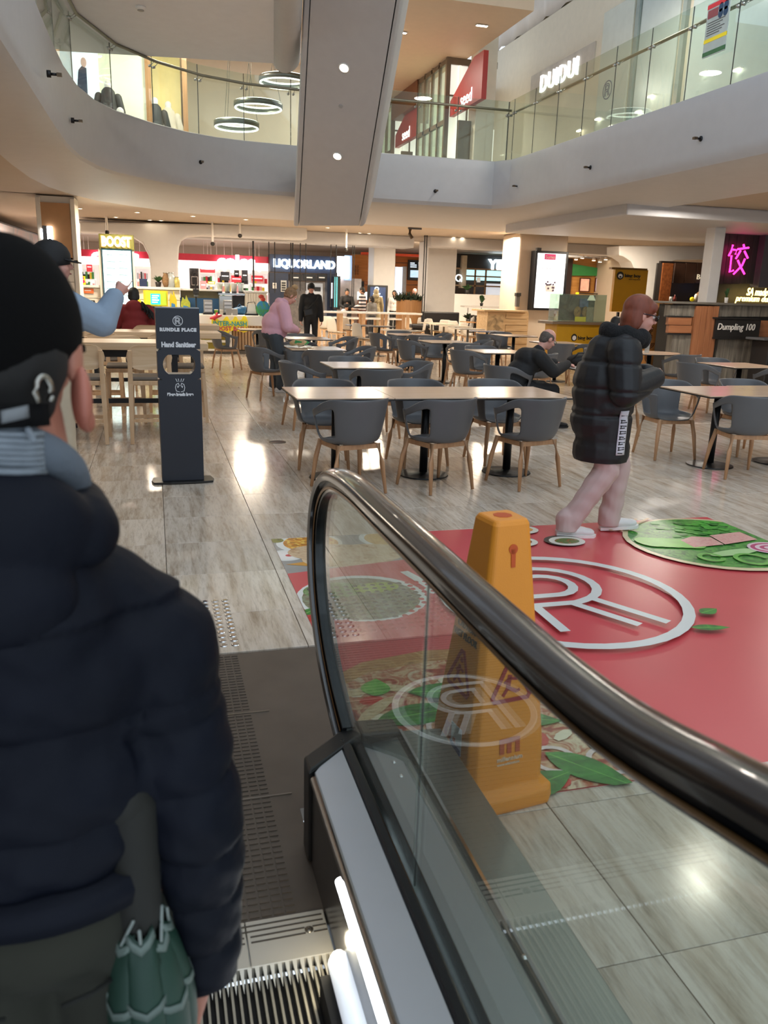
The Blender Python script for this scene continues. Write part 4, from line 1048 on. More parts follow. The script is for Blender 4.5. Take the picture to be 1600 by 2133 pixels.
# ---- wet floor cone
ORG = M('cone_orange', 'e8922a', .45, var=.04, scale=4, bump=.1, bscale=300); ORD = M('cone_hole', 'c4501a', .6)
cone = thing('wet_floor_cone', 'orange four-sided wet floor warning cone behind the escalator glass', 'cone', (.98, 2.15, 0), R(8))
m = MB(); lv = [(.165, 0), (.168, .015), (.165, .05), (.15, .06), (.138, .075), (.135, .2), (.118, .37), (.0635, .90), (.056, .915)]
rows = []
for hw, z in lv:
    c = .82; rows.append([(hw * a, hw * b, z) for a, b in ((-1, -c), (-c, -1), (c, -1), (1, -c), (1, c), (c, 1), (-c, 1), (-1, c))])
vs = [p for r_ in rows for p in r_]; n = len(rows)
m.add(vs, [(i * 8 + j, i * 8 + (j + 1) % 8, (i + 1) * 8 + (j + 1) % 8, (i + 1) * 8 + j) for i in range(n - 1) for j in range(8)] + [tuple((n - 1) * 8 + j for j in range(8)), tuple(range(7, -1, -1))])
m.build('cone_body', ORG, cone, world=False, bevel=.006)
m = MB(); m.prism([(.03 * a, .028 * b) for a, b in disc(0, 0, 1, 1, 0, 8)], (0, 0, .9145), (1, 0, 0), (0, 1, 0), (0, 0, .0015)); m.build('top_hole', ORD, cone, world=False)
def face(z, off=.0015):     # point on the front (-y) face at height z and its slope basis
    for (h0, z0), (h1, z1) in zip(lv[:-1], lv[1:]):
        if z0 <= z <= z1: hw = h0 + (h1 - h0) * (z - z0) / (z1 - z0); return hw + off
    return .06
tilt = math.atan2(.118 - .0635, .53)
def cone_face(k):
    rt = Matrix.Rotation(R(-90 * k), 3, 'Z')
    def put(o, x, z):
        o.location = rt @ V((x, -face(z), z)); o.rotation_euler = (rt @ Euler((PI / 2 - tilt, 0, 0)).to_matrix()).to_euler()
    for body, sz, z in (('CAUTION', .03, .568), ('WET FLOOR', .031, .535)):
        put(text('lettering', body, sz, (0, 0, 0), M('print_black', '1c1814', .5), cone, sx=.8), 0, z)
    ux = rt @ V((1, 0, 0)); uy = rt @ V((0, math.sin(tilt), math.cos(tilt))); hn = rt @ V((0, -.0012, 0))
    m = MB(); o = rt @ V((0, -face(.4), .4))
    ribbon(m, [(-.058, -.035), (.058, -.035), (.066, -.022), (.008, .088), (-.008, .088), (-.066, -.022)], .013, o, ux, uy, hn, True)
    for a, b, w_ in (((-.005, .045), (-.012, .005), .014), ((-.012, .005), (-.03, -.02), .01), ((-.012, .005), (.02, -.01), .012), ((.02, -.01), (.03, -.005), .009), ((-.008, .035), (.02, .03), .009), ((-.008, .035), (-.025, .02), .008)):
        ribbon(m, [a, b], w_, o, ux, uy, hn)
    m.prism(disc(.001, .062, .009, .009, 0, 10), o, ux, uy, hn)
    m.build('slip_symbol', M('cone_red', '9a2028', .5), cone, world=False)
    m = MB(); o = rt @ V((0, -face(.215), .215))
    ribbon(m, [(-.03, -.022), (-.03, .02), (-.004, .02), (-.004, -.022)], .016, o, ux, uy, hn); ribbon(m, [(-.004, .02), (.026, .02), (.026, -.022)], .016, o, ux, uy, hn)
    m.build('maker_emblem', M('cone_red_faded', 'b8502c', .5), cone, world=False)
    put(text('lettering', 'millennium', .021, (0, 0, 0), M('print_pale', 'e8d8c4', .5), cone), 0, .175)
    put(text('lettering', 'www.edal.net.au', .012, (0, 0, 0), M('print_pale'), cone), -.005, .158)
cone_face(0); cone_face(1)
rt = Matrix.Rotation(R(-90), 3, 'Z')
m = MB(); ux = rt @ V((1, 0, 0)); o = rt @ V((.04, -face(.22) - .001, .22)); m.prism([(-.035, -.04), (.03, -.05), (.03, .04), (-.035, .04)], o, ux, (0, 0, 1), rt @ V((0, -.001, 0))); m.build('sticker', M('sticker_white', 'd5dadf', .5, var=.15, scale=40), cone, world=False)
m = MB(); o = rt @ V((.04, -face(.2) - .0022, .19)); m.prism([(-.035, -.012), (.03, -.02), (.03, 0), (-.035, .01)], o, ux, (0, 0, 1), rt @ V((0, -.001, 0))); m.build('sticker_stripe', M('sticker_blue', '2a4a8c', .5), cone, world=False)
rt = Matrix.Identity(3)
m = MB(); uy = V((0, math.sin(tilt), math.cos(tilt))); o = V((0, -face(.83), .83)); m.prism(disc(0, 0, .015, .015, 0, 14), o, (1, 0, 0), uy, (0, -.001, 0)); m.prism([(-.007, -.055), (.007, -.055), (.008, 0), (-.008, 0)], o, (1, 0, 0), uy, (0, -.001, 0)); m.build('keyhole', ORD, cone, world=False)
# ================================================================ SHOPS AND BACKGROUND
def bx(name, q, Y, dep, mat, parent=None, bevel=0, label=None):
    """a box whose front face shows at the pixel rectangle q on the plane Y"""
    a, b, c, d = rect(*q, Y); m = MB(); m.box(a, b, Y, Y + dep, max(c, 0.0), d)
    return m.build(name, mat, parent, bevel=bevel, label=label)
def bq(q, Y):
    a, b, c, d = rect(*q, Y); return V(((a + b) / 2, Y, 0))
def sign(name, body, q, Y, mat, parent=None, ext=.01, off=0.0, **k):
    """lettering that fills the pixel rectangle q"""
    a, b, c, d = rect(*q, Y)
    o = text(name, body, 1.0, ((a + b) / 2, Y, (c + d) / 2), mat, parent, ext=ext, off=off, **k)
    vs = [v.co for v in o.data.vertices]; w0 = max(v.x for v in vs) - min(v.x for v in vs); h0 = max(v.y for v in vs) - min(v.y for v in vs)
    o.scale = ((b - a) / w0, (d - c) / h0, 1)
    cy_ = (max(v.y for v in vs) + min(v.y for v in vs)) / 2 * o.scale[1]; cx_ = (max(v.x for v in vs) + min(v.x for v in vs)) / 2 * o.scale[0]
    o.location = o.location - V((cx_, 0, cy_)); return o
OLIVE = M('olive_panel', '8a7a1e', .5, var=.06, scale=4)
CREAM = M('cream_board', 'e6dccb', .5, var=.03)
TAN = M('tan_panel', 'b5875a', .6, var=.05)
NAVY = M('navy_facade', '1a2740', .4, var=.08)
REDB = M('red_band', 'b8263a', .4, var=.05, emit=.25)
ORANGE = wood('orange_timber', 'd0813a', 'b86a28', .45, 0)
DKB = M('dark_board', '22201f', .5)
SCRW = M('screen_white', 'f4f7f8', .3, emit=1.6, ecol='f2f7fa')
SCRC = M('screen_cyan', 'd4f0f4', .3, emit=1.35, ecol='cdeef4')
LET = M('white_letters', 'ffffff', .4, emit=5.5, ecol='ffffff')
LETB = M('blue_white_letters', 'f0fbff', .4, emit=4.5, ecol='d8f2ff')
BLUE = M('blue_panel', '1d4a72', .5)
YEL = M('yellow_board', 'd8c02a', .45, var=.06, scale=8)
MUST = M('mustard_panel', 'b8860f', .45, var=.04)
SLATE = M('slate_grey', '57595c', .4)
GREENP = M('plant_green', '2f5228', .6, var=.3, scale=12)
POT = M('pot_dark', '2a2624', .5)

# --- tall advert wall panel at the far side
a, b = gz(-60, 442, 3.1), gz(80, 489, 3.1)
t = thing('advert_hoarding', 'large blurred grey and pink printed wall panel behind the capped pointing man', 'advert', (a.x, a.y, 0))
AD = food('advert_print', ['8c8f9c', 'c8ccd4', 'd8c4c8', 'b0b8c8'], .8, .3)
m = MB(); d = (b - a).normalized(); n = V((d.y, -d.x, 0)) * -.06
m.hexa([(a.x, a.y, 0), (b.x, b.y, 0), (b.x + n.x, b.y + n.y, 0), (a.x + n.x, a.y + n.y, 0), a, b, b + n, a + n]); m.build('print', AD, t)
m = MB(); m.tube([a, b], .03, 4); m.build('top_frame', DKB, t)
# --- tan pillar
t = thing('tan_pillar', 'pillar with a tan upper panel and white boards beside the juice bar', 'pillar', bq((80, 455, 165, 600), 19.0))
a, b, c, d = rect(82, 455, 162, 600, 19.0)
zt_ = gy(120, 543, 19).z
m = MB(); m.box(a, b, 19.04, 19.9, 0, 3.28); m.build('core', CREAM, t)
m = MB(); m.box(a + .08, b - .1, 19.0, 19.04, zt_ + .03, 3.15); m.build('upper_panel', TAN, t)
for x in (a, b - .09): m = MB(); m.box(x, x + .09, 18.97, 19.04, 0, 3.25); m.build('frame_post', CREAM, t, bevel=.01)
m = MB(); m.box(a, b, 18.97, 19.04, zt_ - .03, zt_ + .03); m.build('frame_rail', CREAM, t, bevel=.01)
for k in range(8): m = MB(); m.box(a + .1, b - .1, 19.0, 19.035, .05 + k * .255, .295 + k * .255); m.build('board', CREAM, t, bevel=.008)
# lamp niche: two slim bright wall lights
t = thing('wall_light', 'slim bright arched light on the tan pillar', 'light', bq((85, 472, 110, 500), 18.9))
bx('light_panel', (98, 471, 110, 500), 18.93, .03, GLOWC, t, .02); bx('light_panel', (86, 476, 89, 498), 18.93, .03, GLOWC, t, .02); bx('side_plate', (89, 470, 98, 504), 18.94, .025, SLATE, t)
t = thing('screen', 'narrow blue and violet lit screen below the arched wall light', 'screen', bq((104, 508, 116, 600), 18.8))
bx('display', (105, 510, 114, 600), 18.86, .03, M('screen_violet', '8a90c8', .3, emit=.9, ecol='9aa4e0'), t); bx('frame', (103, 507, 117, 601), 18.89, .04, DKB, t)
# --- arch: white pillar with flared head
q = [(317, 760), (314, 560), (309, 530), (297, 506), (277, 493), (255, 487), (165, 483), (165, 462), (640, 470), (640, 499), (420, 490), (392, 492), (379, 500), (373, 515), (371, 560), (372, 760)]
m = MB(); poly = [(gy(x, y, 24.6).x, max(0, gy(x, y, 24.6).z)) for x, y in q]
m.prism(poly, (0, 24.6, 0), (1, 0, 0), (0, 0, 1), (0, .8, 0)); struct(m.build('column_1', M('arch_white', 'd6d4d2', .5, var=.02), bevel=.04), 'white pillar flaring into a rounded arch behind the juice bar')
# --- juice bar: shelf wall
t = thing('shelf_wall', 'white boarded partition with a ledge behind the juice counter', 'partition', bq((130, 597, 375, 640), 21.2))
a, b, c, d = rect(120, 598, 375, 640, 21.2)
m = MB(); m.box(a, b, 21.25, 21.5, 0, d - .03); m.build('core', CREAM, t); m = MB(); m.box(a - .05, b + .03, 21.12, 21.6, d - .03, d + .03); m.build('ledge', WHITE, t, bevel=.01)
for k in range(6): m = MB(); m.box(a, b, 21.22, 21.25, .05 + k * .235, .275 + k * .235); m.build('board', CREAM, t, bevel=.008)
# back counter with olive and blue panels
t = thing('back_counter', 'olive and blue panelled back counter of the juice bar', 'counter', bq((375, 603, 460, 660), 21.6))
bx('ledge', (374, 602, 462, 606), 21.45, .4, WHITE, t, .01); bx('olive_panel', (376, 606, 458, 621), 21.6, .1, M('olive_dark', '5c5438', .5), t); bx('blue_panel', (376, 621, 458, 700), 21.55, .15, BLUE, t)
t = thing('back_cabinet', 'cream grooved cabinet at the end of the juice bar', 'cabinet', bq((512, 608, 556, 700), 21.3))
bx('body', (512, 609, 556, 740), 21.34, .6, CREAM, t); bx('top', (510, 606, 558, 610), 21.3, .66, WHITE, t, .01)
for k in range(8): bx('board', (513 + k * 5.4, 611, 517.6 + k * 5.4, 735), 21.32, .02, CREAM, t, .004)
# jugs on the steel bench
t = thing('steel_bench', 'steel preparation bench with a dark gap behind the juice counter', 'bench', bq((455, 612, 512, 700), 21.5))
bx('worktop', (455, 611, 512, 615), 21.4, .5, STEEL, t); bx('fridge_door', (457, 616, 484, 680), 21.45, .4, STEEL, t, .01); bx('dark_bay', (486, 616, 511, 680), 21.55, .3, DKB, t)
JUG = glassmat('jug_plastic', 'dfe6ea', 1.0, haze=.4)
for i, x in enumerate((458, 474, 488, 502)):
    p = gy(x, 611, 21.6); tj = thing('blender_jug', ['clear blender jug at the sanitiser side end of the steel bench', 'clear blender jug, second on the steel bench', 'white blender jug on the steel bench', 'clear blender jug on the steel bench next to the cream cabinet'][i], 'jug', p, 0, 'blender jugs on the juice bar bench')
    m = MB(); m.lathe([(.05, 0), (.08, .24), (.08, .25), (.07, .24)], 10); m.build('jug_body', JUG if i != 2 else WHITE, tj, True, world=False)
    m = MB(); m.lathe([(.06, -.0), (.065, .05)], 10); m.build('jug_base', SLATE, tj, True, world=False)
# front counter
YC = 20.35
t = thing('juice_counter', 'juice bar counter with a white top band and olive panels', 'counter', bq((300, 650, 545, 737), YC))
bx('top_band', (60, 653, 548, 675), YC - .12, 1.0, WHITE, t, .02); bx('kick_plate', (60, 729, 520, 738), YC + .05, .6, M('kick_grey', '6e655a', .5), t)
bx('olive_panel', (60, 675, 478, 728), YC, .7, OLIVE, t); bx('white_rail', (60, 706, 480, 711), YC - .02, .05, WHITE, t); bx('white_post', (478, 675, 483, 729), YC - .02, .06, WHITE, t); bx('white_rail', (60, 725, 480, 729), YC - .02, .05, WHITE, t)
for k in range(9): bx('side_slat', (485 + k * 6.4, 676, 489.5 + k * 6.4, 729), YC + .25, .04, OAK, t, .004)
bx('side_panel', (484, 676, 545, 729), YC + .3, .3, TAN, t)
# drip shaped yellow sign with words
t = thing('promo_sign', 'yellow dripping sign reading INTER-NASH BOOST BASH on the juice counter', 'sign', bq((440, 657, 517, 700), YC - .2))
q = [(441, 663), (447, 660), (458, 668), (464, 668), (470, 660), (474, 659), (479, 668), (485, 667), (489, 659), (493, 660), (497, 668), (503, 666), (507, 658), (512, 658), (516, 668), (516, 690), (508, 693), (500, 690), (494, 690), (486, 688), (478, 691), (473, 700), (467, 701), (463, 692), (457, 692), (452, 698), (446, 697), (441, 688)]
m = MB(); m.prism([(gy(x, y, YC - .2).x, gy(x, y, YC - .2).z) for x, y in q], (0, YC - .2, 0), (1, 0, 0), (0, 0, 1), (0, .03, 0)); m.build('board', M('drip_yellow', 'e8cf1e', .45, emit=.15), t)
sign('lettering', 'INTER-NASH', (444, 669, 514, 679), YC - .215, M('letters_teal', '2aa0b0', .5), t, off=.02); sign('lettering', 'BOOST BASH', (444, 680, 514, 689), YC - .215, M('letters_magenta', 'c8286e', .5), t, off=.02)
m = MB(); p = gy(448, 661, YC - .24); m.tube([p + V((-.12, 0, -.03)), p + V((0, 0, 0)), p + V((.16, 0, .05))], [.02, .045, .02], 8); m.obox(p + V((.02, 0, .02)), (.05, .02, .2), (0, .4, 0)); m.build('toy_plane', M('plane_red', 'c83848', .4), t, True)
# totem with lit menu screen
t = thing('menu_totem', 'tall menu totem with a lit pale blue screen and the glowing word BOOST', 'sign', bq((206, 488, 282, 700), 21.0))
bx('sign_box', (206, 488, 279, 520), 21.0, .25, M('sign_olive', '6e6c1e', .5, var=.05), t, .01); bx('housing', (210, 520, 284, 720), 21.05, .2, CREAM, t, .01)
bx('bezel', (214, 518, 278, 652), 21.0, .04, M('bezel_teal', '123a44', .35), t); bx('screen', (217, 522, 275, 650), 20.985, .01, SCRC, t)
sign('lettering', 'BOOST', (212, 493, 272, 514), 20.96, M('boost_letters', 'fffdf4', .4, emit=1.8), t, .03, .03); sign('lettering_edge', 'BOOST', (210, 491, 275, 516), 21.0, M('neon_orange', 'e8a060', .4, emit=.8, ecol='f09850'), t, .01, .06)
m = MB()
for k in range(8):
    for x in (222, 248):
        a, b, c, d = rect(x, 530 + k * 14, x + (18 if (k + x) % 3 else 12), 531.6 + k * 14, 20.98); m.box(a, b, 20.975, 20.984, c, d)
o = m.build('menu_lines', M('menu_grey', '7a9aa0', .5), t); o['kind'] = 'stuff'
# promo screen and decorations
t = thing('promo_screen', 'small green and yellow lit screen with a blue text block on the juice counter', 'screen', bq((300, 606, 352, 660), 20.5))
bx('frame', (299, 605, 350, 638), 20.55, .05, YEL, t); bx('display', (304, 608, 346, 635), 20.53, .015, M('screen_lime', '9ad02a', .3, emit=.7, ecol='98d028'), t); bx('text_block', (314, 612, 334, 634), 20.515, .012, M('screen_blue', '28a8d0', .3, emit=.7, ecol='28a8d0'), t)
for k in range(4): bx('text_line', (317, 615 + k * 4.5, 331 - 3 * (k % 2), 617 + k * 4.5), 20.51, .004, LETB, t)
bx('foot', (312, 637, 338, 660), 20.56, .05, DKB, t)
for i, (q, lb, mt) in enumerate((((274, 620, 300, 640), 'yellow and blue cardboard decoration before the menu totem', YEL), ((353, 604, 368, 640), 'yellow starry cardboard cutout beside the promo screen', YEL), ((377, 615, 396, 640), 'yellow green promotion bag on the juice counter', M('bag_lime', 'a8b03c', .5, var=.2, scale=20)))):
    t = thing('cutout', lb, 'decoration', bq(q, 20.6)); a, b, c, d = rect(*q, 20.6); c = rect(60, 653, 548, 675, YC - .12)[3]; w_ = b - a; h_ = d - c
    m = MB(); m.prism([(0, 0), (w_, 0), (w_, h_ * .6), (w_ * .8, h_ * .75), (w_ * .6, h_), (w_ * .45, h_ * .75), (w_ * .2, h_ * .9), (0, h_ * .6)], (a, 20.6, c), (1, 0, 0), (0, 0, 1), (0, .05, 0)); m.build('card', mt, t)
    m = MB(); m.prism([(w_ * .2, h_ * .1), (w_ * .8, h_ * .1), (w_ * .75, h_ * .4), (w_ * .25, h_ * .45)], (a, 20.595, c), (1, 0, 0), (0, 0, 1), (0, .005, 0)); m.build('print_patch', M('patch_blue', '3a7ab0', .5), t)
# posters near the tan pillar
def poster(name, lb, q, Y, base, bits):
    t = thing(name, lb, 'poster', bq(q, Y)); bx('sheet', q, Y, .015, base, t)
    for qq, mt in bits: 
        if len(qq) == 3:
            p = gy(qq[0], qq[1], Y); m = MB(); m.prism(disc(0, 0, qq[2], qq[2], 0, 16), (p.x, Y - .004, p.z), (1, 0, 0), (0, 0, 1), (0, .004, 0)); m.build('printed_dot', mt, t)
        else: bx('printed_bar', qq, Y - .004, .004, mt, t)
    return t
MAG = M('magenta_card', 'd0206c', .5, emit=.1); SUN = M('sun_yellow', 'f0d81e', .5, emit=.15)
poster('poster', 'magenta poster with two yellow discs on the white boards', (141, 556, 161, 594), 21.19, MAG, [((150, 565, .055), SUN), ((152, 578, .075), SUN)] + [((147 + k * 4, 587, 148.6 + k * 4, 592), WHITE) for k in range(4)])
poster('poster', 'small yellow card with two magenta discs on the ledge', (167, 575, 178, 593), 21.19, SUN, [((172, 579, .03), MAG), ((173, 586, .04), MAG)])
poster('poster', 'tilted orange sale card on the white boards', (172, 601, 195, 611), 21.19, M('orange_card', 'e07038', .5), [((176, 604, 190, 606), WHITE)])
t = thing('dark_stand', 'small black stand shaped like an arch before the white boards', 'stand', bq((185, 608, 201, 630), 20.8)); p = gy(193, 628, 20.8); p.z = rect(60, 653, 548, 675, YC - .12)[3] + .03
m = MB(); m.tube([p + V((-.09, 0, 0)), p + V((-.03, 0, .22)), p + V((.03, 0, .22)), p + V((.08, 0, 0))], .02, 6); m.build('frame', DKB, t); m = MB(); m.box(p.x - .12, p.x + .12, 20.75, 20.85, p.z - .03, p.z); m.build('base', DKB, t)
# things on the ledge
zl_ = rect(120, 598, 375, 640, 21.2)[3] + .031
def plant(name, lb, x, Y, z, pr_, ph, n, spread, hgt, pot=POT, col=GREENP, seed=1, lw=.03):
    t = thing(name, lb, 'plant', (x, Y, z)); m = MB(); m.lathe([(pr_ * .7, 0), (pr_, ph), (pr_ * .85, ph), (pr_ * .8, ph * .8)], 12); m.build('pot', pot, t, True, world=False)
    r_ = random.Random(seed)
    m = MB()
    for k in range(n):
        an = r_.uniform(0, 2 * PI); e = r_.uniform(.25, 1); tip = V((math.cos(an) * spread * e, math.sin(an) * spread * e, ph + hgt * (1 - .55 * e) * r_.uniform(.7, 1))); b0 = V((0, 0, ph * .8)); mid = (b0 + tip) / 2 + V((0, 0, hgt * .2)); s = V((-math.sin(an), math.cos(an), 0)) * lw
        m.add([b0, mid - s, mid + s, tip], [(0, 1, 3, 2)])
    o = m.build('foliage', col, t, world=False, solid=.002); o['kind'] = 'stuff'
    return t
def zpx(x, Y): return gy(x, 596, Y).x
plant('potted_plant', 'bushy green plant in a dark pot on the white ledge', zpx(330, 21.35), 21.35, zl_, .08, .12, 40, .18, .2, seed=4)
for x, lb, mt, prof in ((346, 'brown woven vase beside the potted plant on the ledge', M('wicker', '8a6a48', .7, var=.3, scale=30), [(.05, 0), (.09, .1), (.1, .2), (.05, .3), (.06, .33)]), (357, 'clear glass jar with a lid on the ledge', JUG, [(.09, 0), (.09, .25), (.06, .27), (.06, .33)]), (369, 'small glass jar with yellow fruit on the ledge', M('jar_yellow', 'c8b868', .3, var=.3, scale=14), [(.07, 0), (.07, .18), (.05, .2), (.05, .24)])):
    t = thing('jar' if 'jar' in lb else 'vase', lb, 'jar', (zpx(x, 21.35), 21.35, zl_)); m = MB(); m.lathe(prof, 14); m.build('body', mt, t, True, world=False); m = MB(); m.lathe([(prof[-1][0] + .006, prof[-1][1]), (prof[-1][0] + .006, prof[-1][1] + .02)], 12); m.build('lid', STEEL, t, True, world=False)
t = thing('box', 'navy blue box on the white ledge', 'box', (zpx(299, 21.35), 21.35, zl_)); m = MB(); m.box(-.09, .09, -.08, .08, 0, .15); m.build('carton', M('box_navy', '1c2c50', .5), t, world=False, bevel=.004); m = MB(); m.box(-.094, .094, -.084, .084, .15, .18); m.build('lid', M('box_navy2', '24365c', .5), t, world=False)
# counter-top things
zc_ = rect(60, 653, 548, 675, YC - .12)[3] + .002
def cx(x, Y=20.5): return gy(x, 652, Y).x
for x, lb in ((434, 'steel dispenser on the juice counter next to the green cup'), (475, 'steel dispenser on the juice counter behind the grey box')):
    t = thing('dispenser', lb, 'dispenser', (cx(x), 20.55, zc_)); m = MB(); m.box(-.12, .12, -.12, .12, 0, .04); m.build('base', DKB, t, world=False); m = MB(); m.box(-.1, .1, -.1, .1, .04, .34); m.build('body', M('dispenser_grey', 'a2a09c', .35, .5), t, world=False, bevel=.01)
    for k in range(3): m = MB(); m.box(-.085, .085, -.115, -.1, .07 + k * .085, .12 + k * .085); m.build('drawer', M('drawer_silver', 'c8c6c2', .3, .6), t, world=False)
for x, lb, mt in ((450, 'green paper cup on the juice counter', M('cup_green', '7aa82c', .5)), (461, 'white paper cup with a green mark on the juice counter', WHITE)):
    t = thing('cup', lb, 'cup', (cx(x), 20.42, zc_)); m = MB(); m.lathe([(.035, 0), (.048, .11), (.05, .11), (.044, .1)], 12); m.build('cup_body', mt, t, True, world=False); m = MB(); m.lathe([(.046, .11), (.052, .113), (.046, .12)], 12); m.build('rim', WHITE, t, True, world=False)
t = thing('tray_box', 'grey perspex box with napkins on the juice counter', 'box', (cx(482), 20.42, zc_)); m = MB(); m.box(-.14, .14, -.06, .06, 0, .15); m.build('casing', M('perspex_grey', '9a9894', .3), t, world=False, bevel=.01); m = MB(); m.lathe([(.02, .0), (.0, .06)], 8, (0, -.08, 0)); m.build('tag_cone', WHITE, t, world=False)
t = thing('menu_rack', 'black wire rack holding a white card on the juice counter', 'rack', (cx(524), 20.5, zc_)); m = MB(); m.box(-.16, .16, -.08, .08, 0, .04); m.build('base', DKB, t, world=False); m = MB(); m.tube([(-.14, 0, .03), (-.08, 0, .3), (.08, 0, .32), (.14, 0, .03)], .012, 6); m.build('frame', DKB, t, world=False); m = MB(); m.box(-.1, .1, -.01, .01, .04, .27); m.build('card', WHITE, t, world=False)
t = thing('globe_sign', 'round blue and green globe sign at the end of the juice counter', 'sign', gy(548, 643, 20.3)); p = gy(548, 643, 20.3)
m = MB(); m.ell((0, 0, 0), (.17, .03, .19), 20, 12); m.build('disc', food('globe_print', ['2a86b8', '2a86b8', '4a9a40', '3a7ab0'], 6), t, True, world=False); m = MB(); m.ell((.0, -.01, .22), (.06, .03, .05)); m.ell((-.04, -.01, .28), (.07, .02, .05)); m.build('bow', M('bow_red', 'c04030', .5), t, True, world=False); m = MB(); m.tube([(0, .02, 0), (0, .02, -.28)], .012, 6); m.build('stick', DKB, t, world=False)
t = thing('till_screen', 'black till screen on a pole behind the juice counter', 'till', bq((402, 600, 416, 650), 21.0)); bx('monitor', (402, 602, 415, 613), 21.0, .05, DKB, t, .01); bx('pole', (407, 590, 410, 655), 21.06, .04, DKB, t); bx('card_reader', (404, 614, 413, 618), 20.98, .05, SLATE, t)
t = thing('blue_bag', 'crumpled blue bag on the bench behind the menu rack', 'bag', bq((486, 634, 512, 656), 20.9)); p = gy(499, 648, 20.9); m = MB(); m.ell(p, (.2, .12, .1)); m.ell(p + V((.08, 0, .05)), (.12, .1, .08)); m.build('sack', M('bag_blue', '2a6a98', .5, var=.3, scale=9, bump=.5, bscale=20), t, True); m = MB(); m.tube([p + V((-.05, 0, .1)), p + V((0, 0, .17)), p + V((.06, 0, .12))], .01, 6); m.build('knot', M('bag_blue'), t)

# --- supermarket
t = thing('supermarket_front', 'bright supermarket front under a red band with the white word coles', 'shop front', bq((170, 520, 560, 640), 33.0))
bx('red_band', (120, 526, 562, 540), 33.0, .5, REDB, t); bx('light_box', (120, 541, 562, 556), 33.3, .3, M('light_box', 'fff6ee', .4, emit=2.6, ecol='fff4ea'), t)
for (q, nm) in (((452, 531, 532, 558), 'coles'), ((190, 518, 290, 548), 'coles')): sign('lettering', nm, q, 32.9, LET, t, .05, .05)
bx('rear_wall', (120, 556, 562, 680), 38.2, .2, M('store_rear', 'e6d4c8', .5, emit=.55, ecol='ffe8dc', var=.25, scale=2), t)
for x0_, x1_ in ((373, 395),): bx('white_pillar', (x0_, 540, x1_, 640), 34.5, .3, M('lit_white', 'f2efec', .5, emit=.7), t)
t = thing('brick_pillar', 'black brick pillar in the supermarket entrance', 'pillar', bq((396, 533, 415, 640), 33.5)); a, b, c, d = rect(396, 530, 415, 640, 33.5)
m = MB(); m.box(a + .01, b - .01, 33.52, 34.2, 0, d); m.build('mortar_core', M('mortar_dark', '4a4644', .8), t)
BRK = M('black_brick', '1e1b1a', .4, var=.2); bm_ = None
nb = 0
for r_ in range(26):
    for k in range(4):
        w_ = (b - a) / 3.5; x = a + k * w_ - (w_ / 2 if r_ % 2 else 0); xa, xb = max(a, x + .012), min(b, x + w_ - .012)
        if xb - xa < .05: continue
        m = MB(); m.box(xa, xb, 33.49, 33.53, d - .09 - r_ * .105, d - r_ * .105 - .012); m.build('brick', BRK, t)
t = thing('poster', 'small square black poster with white frame on the brick pillar', 'poster', bq((399, 576, 412, 594), 33.4)); bx('sheet', (400, 577, 411, 593), 33.42, .02, DKB, t); bx('frame', (399, 576, 412, 594), 33.44, .02, WHITE, t)
rnd = random.Random(11)
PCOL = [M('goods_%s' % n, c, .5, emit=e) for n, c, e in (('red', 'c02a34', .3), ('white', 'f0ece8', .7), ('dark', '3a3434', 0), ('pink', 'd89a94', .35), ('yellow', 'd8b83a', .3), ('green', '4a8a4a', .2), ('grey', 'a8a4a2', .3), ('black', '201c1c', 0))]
def shelf(lb, q, Y, rows, cols, seed):
    a, b, c, d = rect(*q, Y); t = thing('display_shelf', lb, 'shelf', ((a + b) / 2, Y, 0)); r_ = random.Random(seed)
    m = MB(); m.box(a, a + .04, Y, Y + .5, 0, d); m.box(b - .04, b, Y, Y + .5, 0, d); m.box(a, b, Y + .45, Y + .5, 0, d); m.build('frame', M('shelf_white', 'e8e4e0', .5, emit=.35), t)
    for i in range(rows): m = MB(); zz = .25 + i * (d - .3) / rows; m.box(a, b, Y, Y + .45, zz, zz + .03); m.build('shelf_board', M('shelf_white'), t)
    m = MB()
    for i in range(rows):
        zz = .28 + i * (d - .3) / rows
        for k in range(cols):
            w_ = (b - a - .1) / cols; m.cur = r_.randrange(len(PCOL)); h_ = (d - .3) / rows * r_.uniform(.45, .8); m.box(a + .05 + k * w_, a + .05 + (k + .85) * w_, Y + .02, Y + .3, zz, zz + h_)
    o = m.build('goods', PCOL, t); o['kind'] = 'stuff'
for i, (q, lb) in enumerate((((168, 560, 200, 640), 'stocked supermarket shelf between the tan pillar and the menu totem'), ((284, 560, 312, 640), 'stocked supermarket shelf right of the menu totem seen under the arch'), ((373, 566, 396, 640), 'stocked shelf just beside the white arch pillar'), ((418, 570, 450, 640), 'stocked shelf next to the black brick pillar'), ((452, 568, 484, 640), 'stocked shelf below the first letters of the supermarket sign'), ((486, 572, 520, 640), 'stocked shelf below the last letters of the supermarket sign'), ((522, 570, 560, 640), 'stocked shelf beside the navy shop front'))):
    shelf(lb, q, 35.5 + .4 * (i % 3), 5, 6, i)
